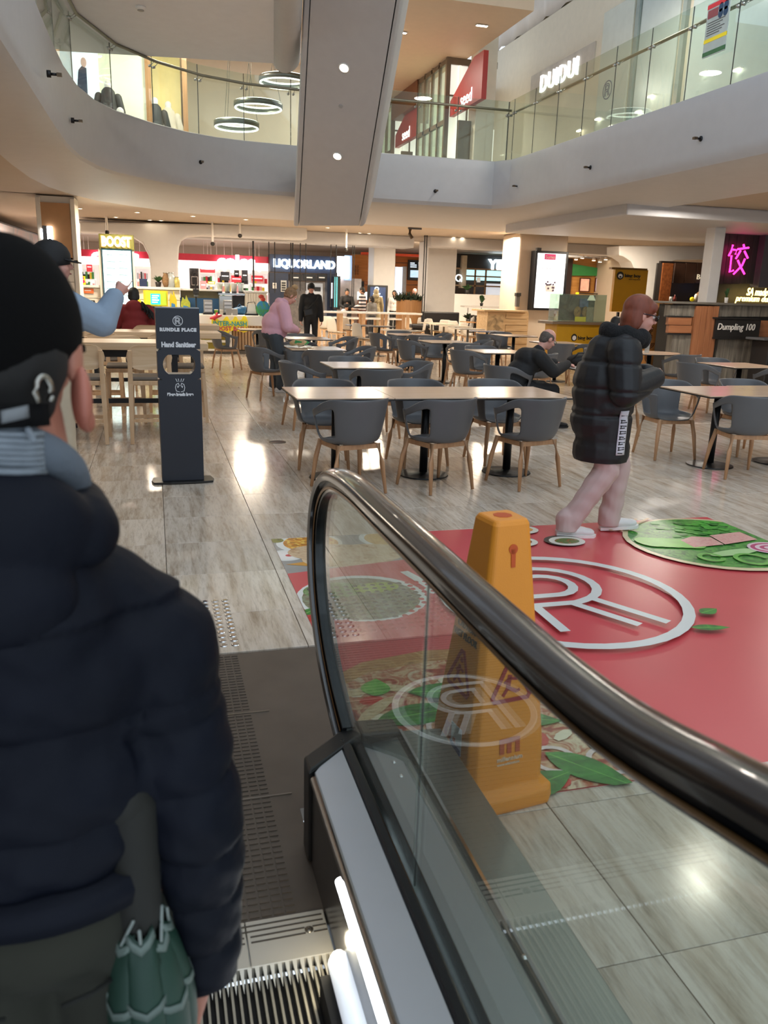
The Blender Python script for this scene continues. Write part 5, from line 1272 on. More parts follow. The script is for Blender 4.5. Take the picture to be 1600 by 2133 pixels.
for q, lb, mt in (((417, 553, 448, 568), 'wide red banner hanging in the supermarket', PCOL[0]), ((482, 574, 503, 588), 'red price banner under the supermarket sign', PCOL[0]), ((524, 574, 548, 586), 'red price banner beside the navy shop', PCOL[0]), ((460, 566, 478, 584), 'black price board in the supermarket', PCOL[7]), ((488, 563, 498, 577), 'small black striped board in the supermarket', PCOL[7]), ((504, 562, 516, 585), 'dark striped fridge banner in the supermarket', PCOL[7]), ((417, 585, 430, 602), 'salmon pink carton display in the supermarket', PCOL[3]), ((433, 586, 448, 592), 'yellow fruit tray in the supermarket', PCOL[4]), ((180, 546, 192, 566), 'round red banner glimpsed behind the yellow card', PCOL[0])):
    t = thing('banner', lb, 'banner', bq(q, 34.4)); bx('panel', q, 34.4, .06, mt, t); x0_, y0_, x1_, y1_ = q; bx('print_line', (x0_ + 2, (y0_ + y1_) / 2 - 1, x1_ - 2, (y0_ + y1_) / 2 + 1), 34.39, .01, PCOL[1], t)
for i, (x, y) in enumerate(((425, 556), (433, 553), (440, 552), (452, 560), (468, 562), (484, 565), (520, 566), (532, 560), (540, 563), (176, 538), (186, 542), (292, 545), (383, 551))):
    p = gy(x, y, 34.0); t = thing('shop_lamp', 'small round white lamp hanging in the bright supermarket', 'lamp', p, 0, 'round lamps in the supermarket'); m = MB(); m.ell((0, 0, 0), .07, 10, 7); m.build('globe', M('lamp_white', 'ffffff', .4, emit=5), t, True, world=False); m = MB(); m.tube([(0, 0, .06), (0, 0, 3.28 - p.z)], .008, 5); m.build('cord', WHITE, t, world=False)

# --- navy liquor shop
t = thing('liquor_shop', 'dark navy shop front with glowing white letters LIQUORLAND', 'shop front', bq((562, 531, 702, 640), 32.6))
bx('upper_facade', (562, 532, 702, 568), 32.6, .5, NAVY, t); bx('side_pier', (562, 568, 601, 700), 32.65, .4, NAVY, t); bx('side_pier', (681, 568, 702, 700), 32.65, .4, NAVY, t)
sign('lettering', 'LIQUORLAND', (570, 541, 698, 562), 32.5, LETB, t, .05, .035)
for x0_, x1_ in ((603, 629), (631, 659), (661, 680)):
    bx('header_panel', (x0_, 571, x1_, 585), 32.62, .2, M('header_black', '16181c', .4), t, .01); bx('header_label', ((x0_ + x1_) / 2 - 6, 577, (x0_ + x1_) / 2 + 6, 579.5), 32.6, .02, WHITE, t)
bx('bottle_wall', (602, 587, 681, 700), 34.2, .3, M('bottle_wall', '6a5f54', .5, var=.5, scale=9, emit=.5), t); bx('white_fridge', (640, 590, 672, 700), 33.6, .4, M('fridge_white', 'd8d8d6', .4, emit=.3), t); bx('fridge_label', (655, 598, 668, 607), 33.58, .02, SLATE, t)  # bottle wall glows in place of lighting inside the shop
t2 = thing('poster', 'grey poster with dark lines on the navy pier', 'poster', bq((585, 584, 597, 610), 32.5)); bx('sheet', (585, 584, 597, 608), 32.6, .03, M('poster_grey', 'b8b8b4', .5), t2); [bx('print_bar', (587, 588 + 5 * k, 595, 591 + 5 * k), 32.59, .01, DKB, t2) for k in range(4)]
t2 = thing('poster', 'small white notice on the navy pier', 'poster', bq((568, 589, 576, 601), 32.5)); bx('sheet', (568, 589, 576, 601), 32.6, .03, WHITE, t2); bx('print_bar', (570, 592, 574, 594), 32.59, .01, SLATE, t2)
t2 = thing('screen', 'lit poster screen of a bottle on the navy shop pier', 'screen', bq((689, 588, 701, 625), 32.4)); bx('frame', (688, 586, 701, 640), 32.5, .08, NAVY, t2); bx('display', (690, 589, 699, 622), 32.48, .03, M('screen_pale', 'ccd6e4', .3, emit=.7), t2); bx('bottle_print', (694, 600, 697, 620), 32.47, .01, NAVY, t2)
t2 = thing('drinks_fridge', 'slim teal lit drinks fridge beside the navy shop', 'fridge', bq((697, 576, 709, 645), 31.8)); bx('casing', (699, 575, 709, 645), 31.9, .6, DKB, t2, .01); bx('glass_front', (697, 577, 703, 640), 31.85, .05, M('fridge_teal', '5ab0b8', .3, emit=.6), t2)
t2 = thing('light_wall', 'glowing white and blue lit wall between the navy shop and the timber shop', 'lit wall', bq((702, 530, 733, 640), 33.5)); bx('lit_panel', (703, 534, 728, 580), 33.5, .1, M('glow_wall', 'f4f8ff', .4, emit=2.6, ecol='f0f6ff'), t2); bx('blue_panel', (718, 532, 733, 584), 33.6, .1, M('blue_haze', '9cb4d8', .4, emit=.5), t2); bx('white_wall', (702, 580, 752, 700), 33.7, .1, M('wall_pinkish', 'e4d4cc', .5), t2)
# --- timber shop with vertical words
t = thing('timber_shop', 'orange timber shop front with vertical SUSHI lettering and a lit counter', 'shop front', bq((732, 530, 892, 640), 35.0))
bx('timber_panel', (732, 531, 779, 584), 34.6, .2, ORANGE, t); bx('red_top_band', (755, 528, 900, 533), 35.0, .3, M('band_orange_red', 'd04a28', .5, emit=.2), t)
for k in range(7): bx('timber_slat', (822, 534 + k * 15, 900, 548 + k * 15), 36.0, .06, ORANGE, t, .01)
for k in range(7): bx('timber_slat', (756, 534 + k * 15, 779, 548 + k * 15), 36.0, .06, ORANGE, t, .01)
bx('doorway', (745, 586, 758, 640), 34.5, .1, DKB, t)
for x in (740, 745.5): o = sign('lettering', 'SUSHI' if x > 742 else 'SUSHI', (x - 9, 561, x + 9, 564), 34.55, M('print_brown', '4a2c14', .5), t, .01); o.rotation_euler = (PI / 2, R(90), 0)
bx('counter_base', (752, 625, 778, 680), 33.0, .6, M('counter_orange', 'b86a34', .5), t); bx('glass_display', (750, 608, 778, 625), 33.0, .5, M('display_lit', 'dcece8', .3, emit=.9), t, .01)
MB_ = M('menu_black', '10131a', .35)
t2 = thing('menu_screen', 'black menu screen with white and blue blocks on the orange timber wall', 'screen', bq((850, 543, 893, 584), 35.6)); bx('frame', (850, 542, 896, 584), 35.8, .08, MB_, t2)
for k, q in enumerate(((855, 547, 864, 549), (855, 551, 868, 553), (855, 555, 868, 557), (872, 547, 884, 549), (872, 551, 886, 553))): bx('text_line', q, 35.78, .02, M('menu_text', 'c8d8f0', .4, emit=1.0), t2)
bx('dish_picture', (855, 563, 872, 578), 35.78, .02, M('dish_print', 'b8d4e8', .4, emit=.8, var=.4, scale=8), t2); bx('dish_picture', (876, 566, 890, 578), 35.78, .02, M('dish_print2', '5a9ac8', .4, emit=.6, var=.5, scale=9), t2)
t2 = thing('display_tower', 'white lit display tower before the orange timber wall', 'display', bq((824, 554, 846, 650), 33.2)); bx('lit_face', (824, 556, 838, 616), 33.2, .3, M('tower_lit', 'ccd4e0', .3, emit=.8, var=.3, scale=3), t2); bx('side_face', (838, 555, 846, 650), 33.3, .4, M('tower_grey', '8e8c8e', .5), t2); bx('base', (824, 616, 838, 660), 33.25, .3, M('tower_base', '6a6866', .5), t2)
t2 = thing('drinks_fridge', 'pale cyan lit low fridge beside the white pillar', 'fridge', bq((809, 615, 823, 660), 32.5)); bx('casing', (809, 615, 823, 660), 32.6, .5, WHITE, t2); bx('lit_front', (811, 632, 822, 656), 32.58, .03, M('fridge_cyan', 'a8e4ea', .3, emit=.9), t2)
# --- white pillars
for nm, (x0_, x1_), Y, lb in (('column_2', (778, 823), 31.5, 'white pillar beside the orange timber shop'), ('column_3', (890, 950), 27.2, 'wide white pillar between the planter and the grill shop')):
    a, b, c, d = rect(x0_, 512, x1_, 640, Y); m = MB(); m.box(a, b, Y, Y + (b - a), 0, 3.3); struct(m.build(nm, PILW, bevel=.03), lb)
# kiosk
t = thing('info_kiosk', 'black upright information kiosk with a dark blue screen', 'kiosk', bq((768, 594, 807, 660), 30.6)); bx('casing', (768, 594, 807, 700), 30.6, .3, DKB, t, .02); bx('screen', (771, 598, 803, 650), 30.58, .02, M('kiosk_screen', '2c3a58', .3, emit=.35, ecol='4a5a80', var=.4, scale=3), t)
p = gy(785, 602, 30.56); m = MB(); ribbon(m, arc(0, 0, .07, 0, 345, 16), .02, (p.x, 30.56, p.z), (1, 0, 0), (0, 0, 1), (0, .01, 0), True); m.build('emblem', LETB, t); bx('text_line', (778, 611, 792, 613), 30.565, .01, LETB, t); bx('text_line', (778, 617, 796, 619), 30.565, .01, LETB, t)
# planter
t = thing('planter', 'round slatted timber planter box with dark green plants', 'planter', bq((833, 625, 886, 668), 26.3)); a, b, c, d = rect(833, 625, 884, 690, 26.3); c0 = V(((a + b) / 2, 26.7, 0)); r0 = (b - a) / 2
m = MB(); m.lathe([(r0 * .97, 0), (r0 * .97, d - .02)], 24, c0, sy=.6); m.build('core', M('planter_core', '5a4632', .7), t)
for k in range(30):
    an = PI + PI * (k + .5) / 30; p = c0 + V((r0 * math.cos(an), r0 * .6 * math.sin(an), 0)); m = MB(); m.obox((p.x, p.y, d / 2), (.075, .02, d), (0, 0, an + PI / 2)); m.build('slat', wood('slat_oak', 'a87c50', '946a40', .5, 2), t)
m = MB(); r_ = random.Random(2)
for k in range(160):
    x = c0.x + r_.uniform(-1.1, .9) * r0; b0 = V((x, c0.y + r_.uniform(-.5, .4) * r0, d - .05)); tip = b0 + V((r_.uniform(-.22, .22), r_.uniform(-.2, .1), r_.uniform(.1, .33))); s = V((r_.uniform(-.04, .04), .02, .02)); m.add([b0, (b0 + tip) / 2 - s, tip, (b0 + tip) / 2 + s], [(0, 1, 2, 3)])
o = m.build('foliage', M('dark_foliage', '1f2e1a', .6, var=.3, scale=9), t, solid=.003); o['kind'] = 'stuff'
# bench, table and black chairs by the pillar
t = thing('bench', 'long black upholstered bench at the foot of the wide white pillar', 'bench', bq((858, 650, 958, 690), 25.2)); bx('backrest', (880, 650, 957, 676), 25.3, .15, M('black_leather', '17181b', .4, var=.1), t, .03); bx('seat', (858, 676, 957, 684), 24.9, .55, M('black_leather'), t, .03); bx('plinth', (860, 684, 955, 700), 25.0, .45, DKB, t)
def blackchair(x, Y, rz, lb):
    t = thing('wooden_chair', lb, 'chair', (gy(x, 680, Y).x, Y, 0), R(rz))
    for sx in (-.19, .19): m = MB(); m.tube([(sx, -.2, 0), (sx, -.19, .45), (sx * .9, -.26, .95)], .018, 6); m.build('leg', DKB, t, world=False); m = MB(); m.tube([(sx, .2, 0), (sx, .18, .45)], .018, 6); m.build('leg', DKB, t, world=False)
    m = MB(); m.box(-.21, .21, -.2, .21, .43, .46); m.build('seat', DKB, t, world=False)
    for k in range(4): m = MB(); m.tube([(-.12 + .08 * k, -.19, .46), (-.12 + .08 * k, -.25, .92)], .008, 5); m.build('spindle', DKB, t, world=False)
    m = MB(); m.tube([(-.18, -.26, .93), (0, -.28, .95), (.18, -.26, .93)], .02, 6); m.build('top_rail', DKB, t, world=False)
blackchair(970, 24.3, 100, 'black spindle chair at the tan table near the bench'); blackchair(1008, 24.0, -95, 'black spindle chair at the tan table near the wooden cabinet')
t = thing('tan_table', 'small tan topped table between the black spindle chairs', 'table', (gy(990, 665, 24.4).x, 24.4, 0)); m = MB(); m.box(-.4, .4, -.3, .3, .73, .76); m.build('tabletop', TAN, t, world=False, bevel=.004); m = MB(); m.lathe([(.05, 0), (.05, .73)], 10); m.build('column', TAN, t, True, world=False)
# --- grill shop
t = thing('grill_shop', 'black fronted grill shop with glowing letters YIROS and a timber grid', 'shop front', bq((945, 528, 1090, 640), 33.5))
bx('black_header', (945, 531, 1092, 563), 33.6, .3, DKB, t); sign('lettering', 'YIROS', (1017, 541, 1088, 563), 33.5, LETB, t, .05, .03)
bx('lit_menu', (962, 564, 1092, 585), 34.6, .1, M('menu_cyan', 'a8dce0', .3, emit=1.0, ecol='b4e8ec', var=.15), t); bx('dark_rear', (945, 585, 1092, 760), 34.8, .1, M('rear_brown', '3c2c22', .5, var=.3), t)
for x in (988, 1010, 1048, 1060): bx('grid_post', (x, 562, x + 3, 625), 33.5, .06, M('timber_brown', '8a6a4c', .5), t)
for y in (560, 575, 595): bx('grid_rail', (947, y, 1092, y + 3), 33.5, .06, M('timber_brown'), t)
bx('white_counter', (1016, 591, 1046, 625), 33.9, .4, M('counter_lit', 'd8dce4', .4, emit=.5), t); bx('pale_post', (962, 532, 972, 600), 33.4, .3, M('post_beige', 'b8a890', .5), t)
p = gy(956, 579, 33.3); m = MB(); ribbon(m, arc(0, 0, .13, 0, 348, 20), .035, (p.x, 33.3, p.z), (1, 0, 0), (0, 0, 1), (0, .02, 0), True); ribbon(m, [(.05, -.05), (.14, -.14)], .035, (p.x, 33.3, p.z), (1, 0, 0), (0, 0, 1), (0, .02, 0)); m.build('ring_emblem', LETB, t)
bx('hanging_cup', (995, 578, 1001, 588), 33.2, .1, M('hang_white', 'd8d8d2', .4, emit=.3), t); bx('red_strip', (1052, 586, 1092, 592), 34.2, .1, PCOL[0], t)
a, b, c, d = rect(945, 614, 1092, 700, 30.5); m = MB(); m.box(a, b, 30.5, 30.8, 0, d); struct(m.build('wall_half', PILW, bevel=.01), 'low white wall carrying small plants before the grill shop')
for x, lb, sd in ((973, 'small trailing plant on the low white wall, nearest the wide pillar', 1), (1054, 'bushy plant on the low white wall under the letters', 2), (1074, 'small plant on the low white wall beside the advert screen', 3)):
    plant('potted_plant', lb, gy(x, 612, 30.65).x, 30.65, d, .1, .16, 26, .3, .3, seed=sd, lw=.05)
t = thing('white_shelf', 'thin white shelf on wire legs before the low wall', 'shelf', bq((968, 638, 1045, 642), 26.0)); bx('board', (968, 638, 1045, 641), 26.0, .4, WHITE, t); [bx('wire_leg', (x, 641, x + 1, 740), 26.2, .02, SLATE, t) for x in (972, 1000, 1040)]
pz = rect(968, 638, 1045, 641, 26.0)[3]
plant('potted_plant', 'palm-like plant on the thin white shelf', gy(1003, 636, 26.2).x, 26.2, pz, .06, .1, 24, .2, .36, seed=7, lw=.05); plant('potted_plant', 'dark drooping plant behind the black spindle chairs', gy(976, 655, 24.9).x, 24.9, .72, .08, .1, 24, .22, .25, seed=8, lw=.06, col=M('dark_foliage'))
t = thing('wooden_cabinet', 'pale rustic wooden cabinet with a faded printed door beside the advert pillar', 'cabinet', bq((1012, 648, 1098, 720), 21.6)); CAB = wood('cabinet_pine', 'd0b48c', 'b4946a', .6, 0)
bx('body', (1052, 650, 1098, 760), 21.65, .8, CAB, t); bx('top', (1010, 646, 1100, 650), 21.5, 1.0, CAB, t, .006)
for k in range(5): bx('plank', (1053, 652 + k * 13, 1098, 664 + k * 13), 21.62, .03, CAB, t, .005)
bx('door', (1013, 650, 1051, 760), 21.62, .8, CAB, t); bx('printed_panel', (1016, 654, 1048, 700), 21.6, .02, food('faded_print', ['8a7658', 'c8ac84', 'a08a68', '6a5a44'], 5, .6), t)
# --- advert pillar
a, b, c, d = rect(1082, 510, 1180, 690, 21.9); m = MB(); m.prism([(a, 0), (b + .05, 0), (b + .05, 3.3), (a, 3.3)], (0, 22.1, 0), (1, 0, 0), (0, 0, 1), (0, 1.2, 0)); struct(m.build('column_4', M('pillar_cream', 'd2c4b4', .5, var=.02), bevel=.05), 'cream pillar carrying the tall lit advert screen')
t = thing('advert_screen', 'tall black framed lit white screen with a pink tag and a dessert bowl', 'screen', bq((1112, 522, 1180, 648), 21.7)); bx('frame', (1112, 523, 1180, 647), 21.8, .3, M('frame_navy', '14161c', .35), t, .01); bx('display', (1117, 528, 1175, 642), 21.78, .02, M('advert_white', 'f2f2f4', .3, emit=1.25, ecol='f4f4f8'), t)
bx('pink_tag', (1135, 529, 1158, 541), 21.765, .012, M('tag_pink', 'c8306a', .4, emit=.4), t); sign('lettering', 'Sumo', (1137, 532, 1156, 539), 21.76, WHITE, t, .003); sign('lettering', 'POWER', (1130, 556, 1148, 562), 21.765, M('letters_grey', '8a8a8e', .5), t, .003)
p = gy(1146, 599, 21.76); m = MB(); m.prism([(-.17, .06), (.17, .06), (.12, -.12), (-.12, -.12)], p, (1, 0, 0), (0, 0, 1), (0, .01, 0)); m.build('bowl_picture', M('bowl_print', 'd8d2cc', .4, emit=.3, var=.1), t)
r_ = random.Random(4)
for k in range(12): m = MB(); m.prism(disc(r_.uniform(-.16, .16), r_.uniform(.06, .16) if k < 8 else r_.uniform(-.1, .02), .03, .028, 0, 9), p - V((0, .002 + .001 * k, 0)), (1, 0, 0), (0, 0, 1), (0, .002, 0)); m.build('berry_picture', M('berry', ['6a3a3c', '4a4a6a', 'a86a5a'][k % 3] if 0 else '5c4a5c', .5), t)
bx('sensor_box', (1119, 516, 1128, 524), 21.8, .1, DKB, t)
t = thing('wall_dispenser', 'small black dispenser fixed to the edge of the cream pillar', 'dispenser', bq((1075, 610, 1085, 640), 21.9)); bx('body', (1076, 617, 1083, 639), 21.95, .12, SLATE, t, .01); bx('head', (1076, 610, 1086, 617), 21.9, .15, DKB, t, .01)
# --- timber eatery with green wedge
t = thing('timber_eatery', 'timber clad eatery with a green wedge band and three framed menus', 'shop front', bq((1180, 530, 1320, 640), 29.0)); TIM = wood('timber_golden', 'c08a4a', 'a87438', .5, 0)
bx('timber_wall', (1180, 540, 1330, 680), 29.2, .2, TIM, t); m = MB(); m.prism([(gy(x, y, 29.1).x, gy(x, y, 29.1).z) for x, y in ((1190, 549), (1275, 563), (1276, 575), (1188, 574))], (0, 29.1, 0), (1, 0, 0), (0, 0, 1), (0, .08, 0)); m.build('green_wedge', M('wedge_green', '2e7a3e', .5, emit=.08), t)
for k, (x0_, x1_) in enumerate(((1208, 1229), (1240, 1259), (1264, 1282))): bx('menu_frame', (x0_, 579, x1_, 608), 29.1, .06, M('menu_brown', '4a2018', .5), t); bx('menu_sheet', (x0_ + 2, 581, x1_ - 2, 606), 29.08, .03, [M('menu_salmon', 'd8a088', .4, emit=.4, var=.3, scale=5), M('menu_lilac', 'd4c8dc', .4, emit=.5, var=.2, scale=5)][min(k, 1)], t)
bx('dark_post', (1180, 538, 1190, 640), 29.0, .2, M('post_dark', '2a1c1c', .5), t); bx('brass_rail', (1205, 611, 1276, 613), 28.9, .05, DKB, t)
bx('yellow_lamp', (1202, 609, 1206, 613), 28.8, .1, M('lamp_yellow', 'f0d020', .4, emit=1), t)
for k, (x0_, x1_, y) in enumerate(((1222, 1245, 528), (1232, 1250, 531), (1270, 1298, 529), (1182, 1215, 532), (1195, 1240, 524), (1250, 1310, 533))): bx('ceiling_batten', (x0_, y, x1_, y + 3.5), 27.0 + .3 * k, .5, [TIM, PL][k % 2], t)
for x, y in ((1200, 541), (1213, 538), (1237, 543), (1250, 546), (1262, 541)):
    p = gy(x, y, 28.3); tt = thing('spot_lamp', 'small white spot lamp over the timber eatery', 'lamp', p, 0, 'spot lamps over the timber eatery'); m = MB(); m.lathe([(.07, 0), (.05, .09)], 10); m.build('housing', WHITE, tt, True, world=False); m = MB(); m.lathe([(.06, -.002), (.06, -.006)], 10); m.build('lens', GLOW, tt, world=False); m = MB(); m.tube([(0, 0, .08), (0, 0, 3.3 - p.z)], .01, 5); m.build('stem', WHITE, tt, world=False)
# white arch pillar beyond
q = [(1326, 700), (1322, 560), (1315, 545), (1300, 535), (1290, 532), (1290, 512), (1480, 512), (1480, 540), (1410, 542), (1390, 548), (1380, 560), (1374, 590), (1372, 700)]
m = MB(); m.prism([(gy(x, y, 21.5).x, max(0, gy(x, y, 21.5).z)) for x, y in q], (0, 21.5, 0), (1, 0, 0), (0, 0, 1), (0, .7, 0)); struct(m.build('column_5', PILW, bevel=.03), 'white pillar with a rounded arch beside the mustard sign')
# mustard sign, food case and counter
t = thing('mustard_sign', 'mustard yellow upright sign board reading bing boy', 'sign', bq((1278, 560, 1346, 640), 18.6)); bx('board', (1278, 561, 1346, 650), 18.6, .1, MUST, t); bx('post', (1280, 650, 1284, 790), 18.62, .06, DKB, t); bx('post', (1340, 650, 1344, 790), 18.62, .06, DKB, t); bx('frame', (1275, 558, 1349, 562), 18.58, .14, M('sign_brown', '6a4a14', .5), t)
sign('lettering', 'bing boy', (1302, 571, 1335, 580), 18.58, DKB, t, .006, .02); sign('lettering', 'asian wrap street', (1310, 581, 1334, 584), 18.58, DKB, t, .004); p = gy(1292, 574, 18.58); m = MB(); m.prism(disc(0, 0, .095, .095, 0, 24), p, (1, 0, 0), (0, 0, 1), (0, -.01, 0)); m.build('badge', DKB, t); m = MB(); m.prism(disc(0, -.01, .06, .05, 0, 18), p - V((0, .011, 0)), (1, 0, 0), (0, 0, 1), (0, -.004, 0)); m.build('badge_face', WHITE, t); m = MB(); m.prism(disc(0, -.03, .03, .02, 0, 12), p - V((0, .016, 0)), (1, 0, 0), (0, 0, 1), (0, -.004, 0)); m.build('badge_mark', DKB, t)
Y = 17.6
t = thing('food_case', 'glass food display case with golden rolls on the yellow counter', 'display case', bq((1164, 613, 1262, 672), Y)); z0_ = rect(1155, 672, 1290, 712, Y)[3]
a, b, c, d = rect(1164, 613, 1262, 672, Y); m = MB(); m.box(a, b, Y, Y + .5, z0_, d); m.build('glass_case', glassmat('case_glass', 'cddccf', 1.0, haze=.12), t)
bx('back_print', (1165, 615, 1238, 668), Y + .45, .03, food('case_print', ['4a5440', '8a9480', '5c6c58', 'a09a70'], 2.2, .4), t)
for k, x in enumerate((1203, 1219)): m = MB(); m.ell(gy(x, 650, Y + .2), (.09, .07, .13), 12, 8); m.build('roll', food('roll_bread', ['a87830', 'd8b060', '7a5a28'], 9, .5), t, True)
bx('yellow_card', (1198, 660, 1230, 672), Y + .1, .02, SUN, t); bx('price_card', (1222, 640, 1236, 672), Y + .08, .02, M('card_cream', 'd8ccb0', .5, var=.15, scale=10), t); bx('blue_picture', (1208, 622, 1226, 640), Y + .4, .02, M('pic_blue', '6a8cb4', .4, var=.4, scale=9), t); m = MB(); m.lathe([(.1, 0), (.04, .12)], 12, gy(1232, 626, Y + .25)); m.build('lamp_shade', M('shade_cream', 'e0dcc0', .5, emit=.5), t, True)
t = thing('yellow_counter', 'mustard yellow counter with a brown top and a round badge', 'counter', bq((1155, 672, 1300, 730), Y)); bx('worktop', (1152, 671, 1305, 677), Y - .12, .8, M('top_brown', '7e6a54', .4), t, .01); bx('front', (1157, 677, 1300, 760), Y, .6, M('counter_mustard', 'c8960f', .5, var=.04), t)
p = gy(1196, 703, Y - .01); m = MB(); m.prism(disc(0, 0, .075, .085, 0, 20), p, (1, 0, 0), (0, 0, 1), (0, -.006, 0)); m.build('badge', DKB, t); m = MB(); m.prism(disc(0, -.01, .05, .055, 0, 16), p - V((0, .007, 0)), (1, 0, 0), (0, 0, 1), (0, -.003, 0)); m.build('badge_face', WHITE, t); sign('lettering', 'bing boy', (1204, 700, 1236, 710), Y - .01, DKB, t, .005, .02)
# info board and carved panel
Y = 15.6
t = thing('info_board', 'cream info board with small print and a wrap picture behind the walking woman', 'sign', bq((1305, 634, 1345, 740), Y)); bx('board', (1300, 636, 1338, 760), Y, .06, M('info_cream', 'd8c8ac', .5), t); [bx('text_line', (1306, 647 + 4 * k, 1321 - (k % 2) * 3, 648.2 + 4 * k), Y - .006, .006, SLATE, t) for k in range(5)]
p = gy(1328, 667, Y - .01); m = MB(); m.ell(p, (.07, .02, .13), 14, 9); m.build('wrap_picture', food('wrap_print', ['4a6a34', 'a8744c', '8a3a34', 'c8b088'], 14, .5), t, True); m = MB(); m.ell(gy(1326, 722, Y - .01), (.06, .02, .1), 12, 8); m.build('wrap_picture', food('wrap_print2', ['8a5a34', 'c89a5c', 'b07040'], 14, .5), t, True)
t = thing('carved_panel', 'golden timber panel carved with arch motifs beside the info board', 'panel', bq((1338, 628, 1395, 745), Y)); a, b, c, d = rect(1339, 628, 1394, 760, Y); m = MB(); m.box(a, b, Y, Y + .08, 0, d); m.build('panel', wood('carved_wood', 'c08448', 'ac7238', .45, 2), t)
CARV = M('carved_line', '5e3616', .6); w_ = (b - a - .1) / 2; 
for r_ in range(7):
    for k in range(2):
        ox, oz = a + .05 + w_ * (k + .5), d - .16 - r_ * w_ * .92; dr_ = [(90), (0), (180), (270)][(r_ * 2 + k * 3) % 4]
        for rr_ in (.2, .32, .44):
            if oz < .1: continue
            m = MB(); cs, sn = math.cos(R(dr_)), math.sin(R(dr_)); pts = [(x * cs - y * sn - .22 * w_ * -sn * 0, x * sn + y * cs) for x, y in arc(0, -.2 * w_, rr_ * w_, 0, 180, 10)]; ribbon(m, pts, .022, (ox, Y - .004, oz), (1, 0, 0), (0, 0, 1), (0, .004, 0)); m.build('carved_arch', CARV, t)
# --- indian stall beyond
t = thing('brown_stall', 'dark brown food stall with bronze panel and cream word Beyond', 'food stall', bq((1372, 546, 1490, 640), 20.3)); BRN = M('stall_brown', '3e261a', .5, var=.15)
bx('rear_wall', (1372, 546, 1500, 640), 21.0, .1, M('stall_dark', '1e1513', .5), t)
for k in range(4): bx('brown_board', (1405 + k * 23, 548, 1427 + k * 23, 590), 20.6, .06, BRN, t, .006)
bx('bronze_panel', (1378, 548, 1399, 628), 20.4, .06, M('bronze_sheet', '9a5c34', .35, .6, var=.3, scale=14, bump=.6, bscale=60), t); bx('dark_wing', (1366, 548, 1378, 628), 20.45, .06, DKB, t)
bx('stall_counter', (1372, 629, 1500, 800), 19.25, .8, BRN, t); sign('lettering', 'Beyond', (1452, 572, 1490, 586), 20.55, M('letters_cream', 'e0d4b8', .5, emit=.4), t, .01); bx('blue_screen', (1460, 590, 1481, 606), 20.5, .03, M('screen_blue2', '3a78c0', .3, emit=.8), t)
p = gy(1486, 556, 20.55); m = MB()
for k in range(9): an = R(90 + 20 * k); ribbon(m, [(.08 * math.cos(an), .08 * math.sin(an)), (.16 * math.cos(an), .16 * math.sin(an))], .018, p, (1, 0, 0), (0, 0, 1), (0, .01, 0))
m.build('sun_emblem', M('sun_gold', 'c8962a', .4, emit=.3), t)
for x, lb, mt in ((1405, 'row of small bottles on the brown stall counter', None), (1441, 'yellow and white condiment bottles on the brown stall counter', SUN), (1462, 'brown woven basket on the brown stall counter', M('wicker'))):
    p = gy(x, 628, 19.45); tt = thing('condiments' if mt != M('wicker') else 'basket', lb, 'container', p); m = MB()
    if mt is None: m.lathe([(.04, 0), (.04, .1), (.015, .14), (.015, .17)], 10, (0, 0, 0)); m.build('bottle', M('sauce_red', '7a3a34', .3), tt, True, world=False); m = MB(); m.lathe([(.04, 0), (.04, .12)], 10, (-.12, 0, 0)); m.build('jar', JUG, tt, True, world=False)
    elif mt is SUN: m.ell((0, 0, .06), (.06, .05, .06)); m.build('lemon_bowl', SUN, tt, True, world=False); m = MB(); m.lathe([(.05, 0), (.05, .16), (.02, .2)], 10, (.12, 0, 0)); m.build('bottle', WHITE, tt, True, world=False)
    else: m.lathe([(.16, 0), (.2, .18), (.18, .2)], 14); m.build('basket_body', mt, tt, True, world=False); m = MB(); m.lathe([(.17, .2), (.1, .26)], 14); m.build('basket_lid', mt, tt, True, world=False)
m = MB(); a, b, c, d = rect(1480, 488, 1502, 632, 15.2); m.box(a, b, 15.2, 15.5, c, 3.06); struct(m.build('column_6', PILW, bevel=.01), 'slim white post between the brown stall and the dumpling stall')
# --- dumpling stall
Y = 14.6
t = thing('dumpling_stall', 'dumpling stall with a pink neon sign, grey stone counter and reddish timber', 'food stall', bq((1395, 632, 1620, 790), Y)); ST = wood('grey_stone_strip', '8a8478', '5c564e', .55, 2, fine=9); RW = wood('reddish_timber', 'a8704c', '8e5a3a', .45, 2, fine=10)
DKW = wood('charcoal_wall', '3c3a38', '2a2827', .5, 2, fine=8)
for k in range(7): bx('wall_board', (1498 + k * 17, 470, 1514.5 + k * 17, 592), 16.4 + .0, .08, DKW, t, .006)
bx('lower_wall', (1490, 592, 1640, 660), 16.6, .1, M('lower_wall_grey', '4a4640', .5, var=.15), t); bx('grey_pillar', (1588, 488, 1640, 600), 16.2, .3, M('pillar_greyblue', '56555c', .5), t)
NEON = M('pink_neon', 'ff3a9a', .4, emit=3.2, ecol='ff2a8c'); 
def neon(px, r_=.022):
    m = MB(); m.tube([gy(x, y, 16.28) for x, y in px], r_, 8); m.build('neon_stroke', NEON, t, True)
for s in (((1527, 510), (1523, 524), (1518, 533)), ((1527, 520), (1535, 521), (1532, 530)), ((1524, 532), (1520, 567), (1528, 563)), ((1549, 509), (1551, 518)), ((1537, 519), (1560, 516)), ((1543, 522), (1533, 539)), ((1551, 523), (1558, 538)), ((1552, 539), (1546, 553), (1528, 571)), ((1537, 542), (1543, 556), (1551, 571))): neon(s)
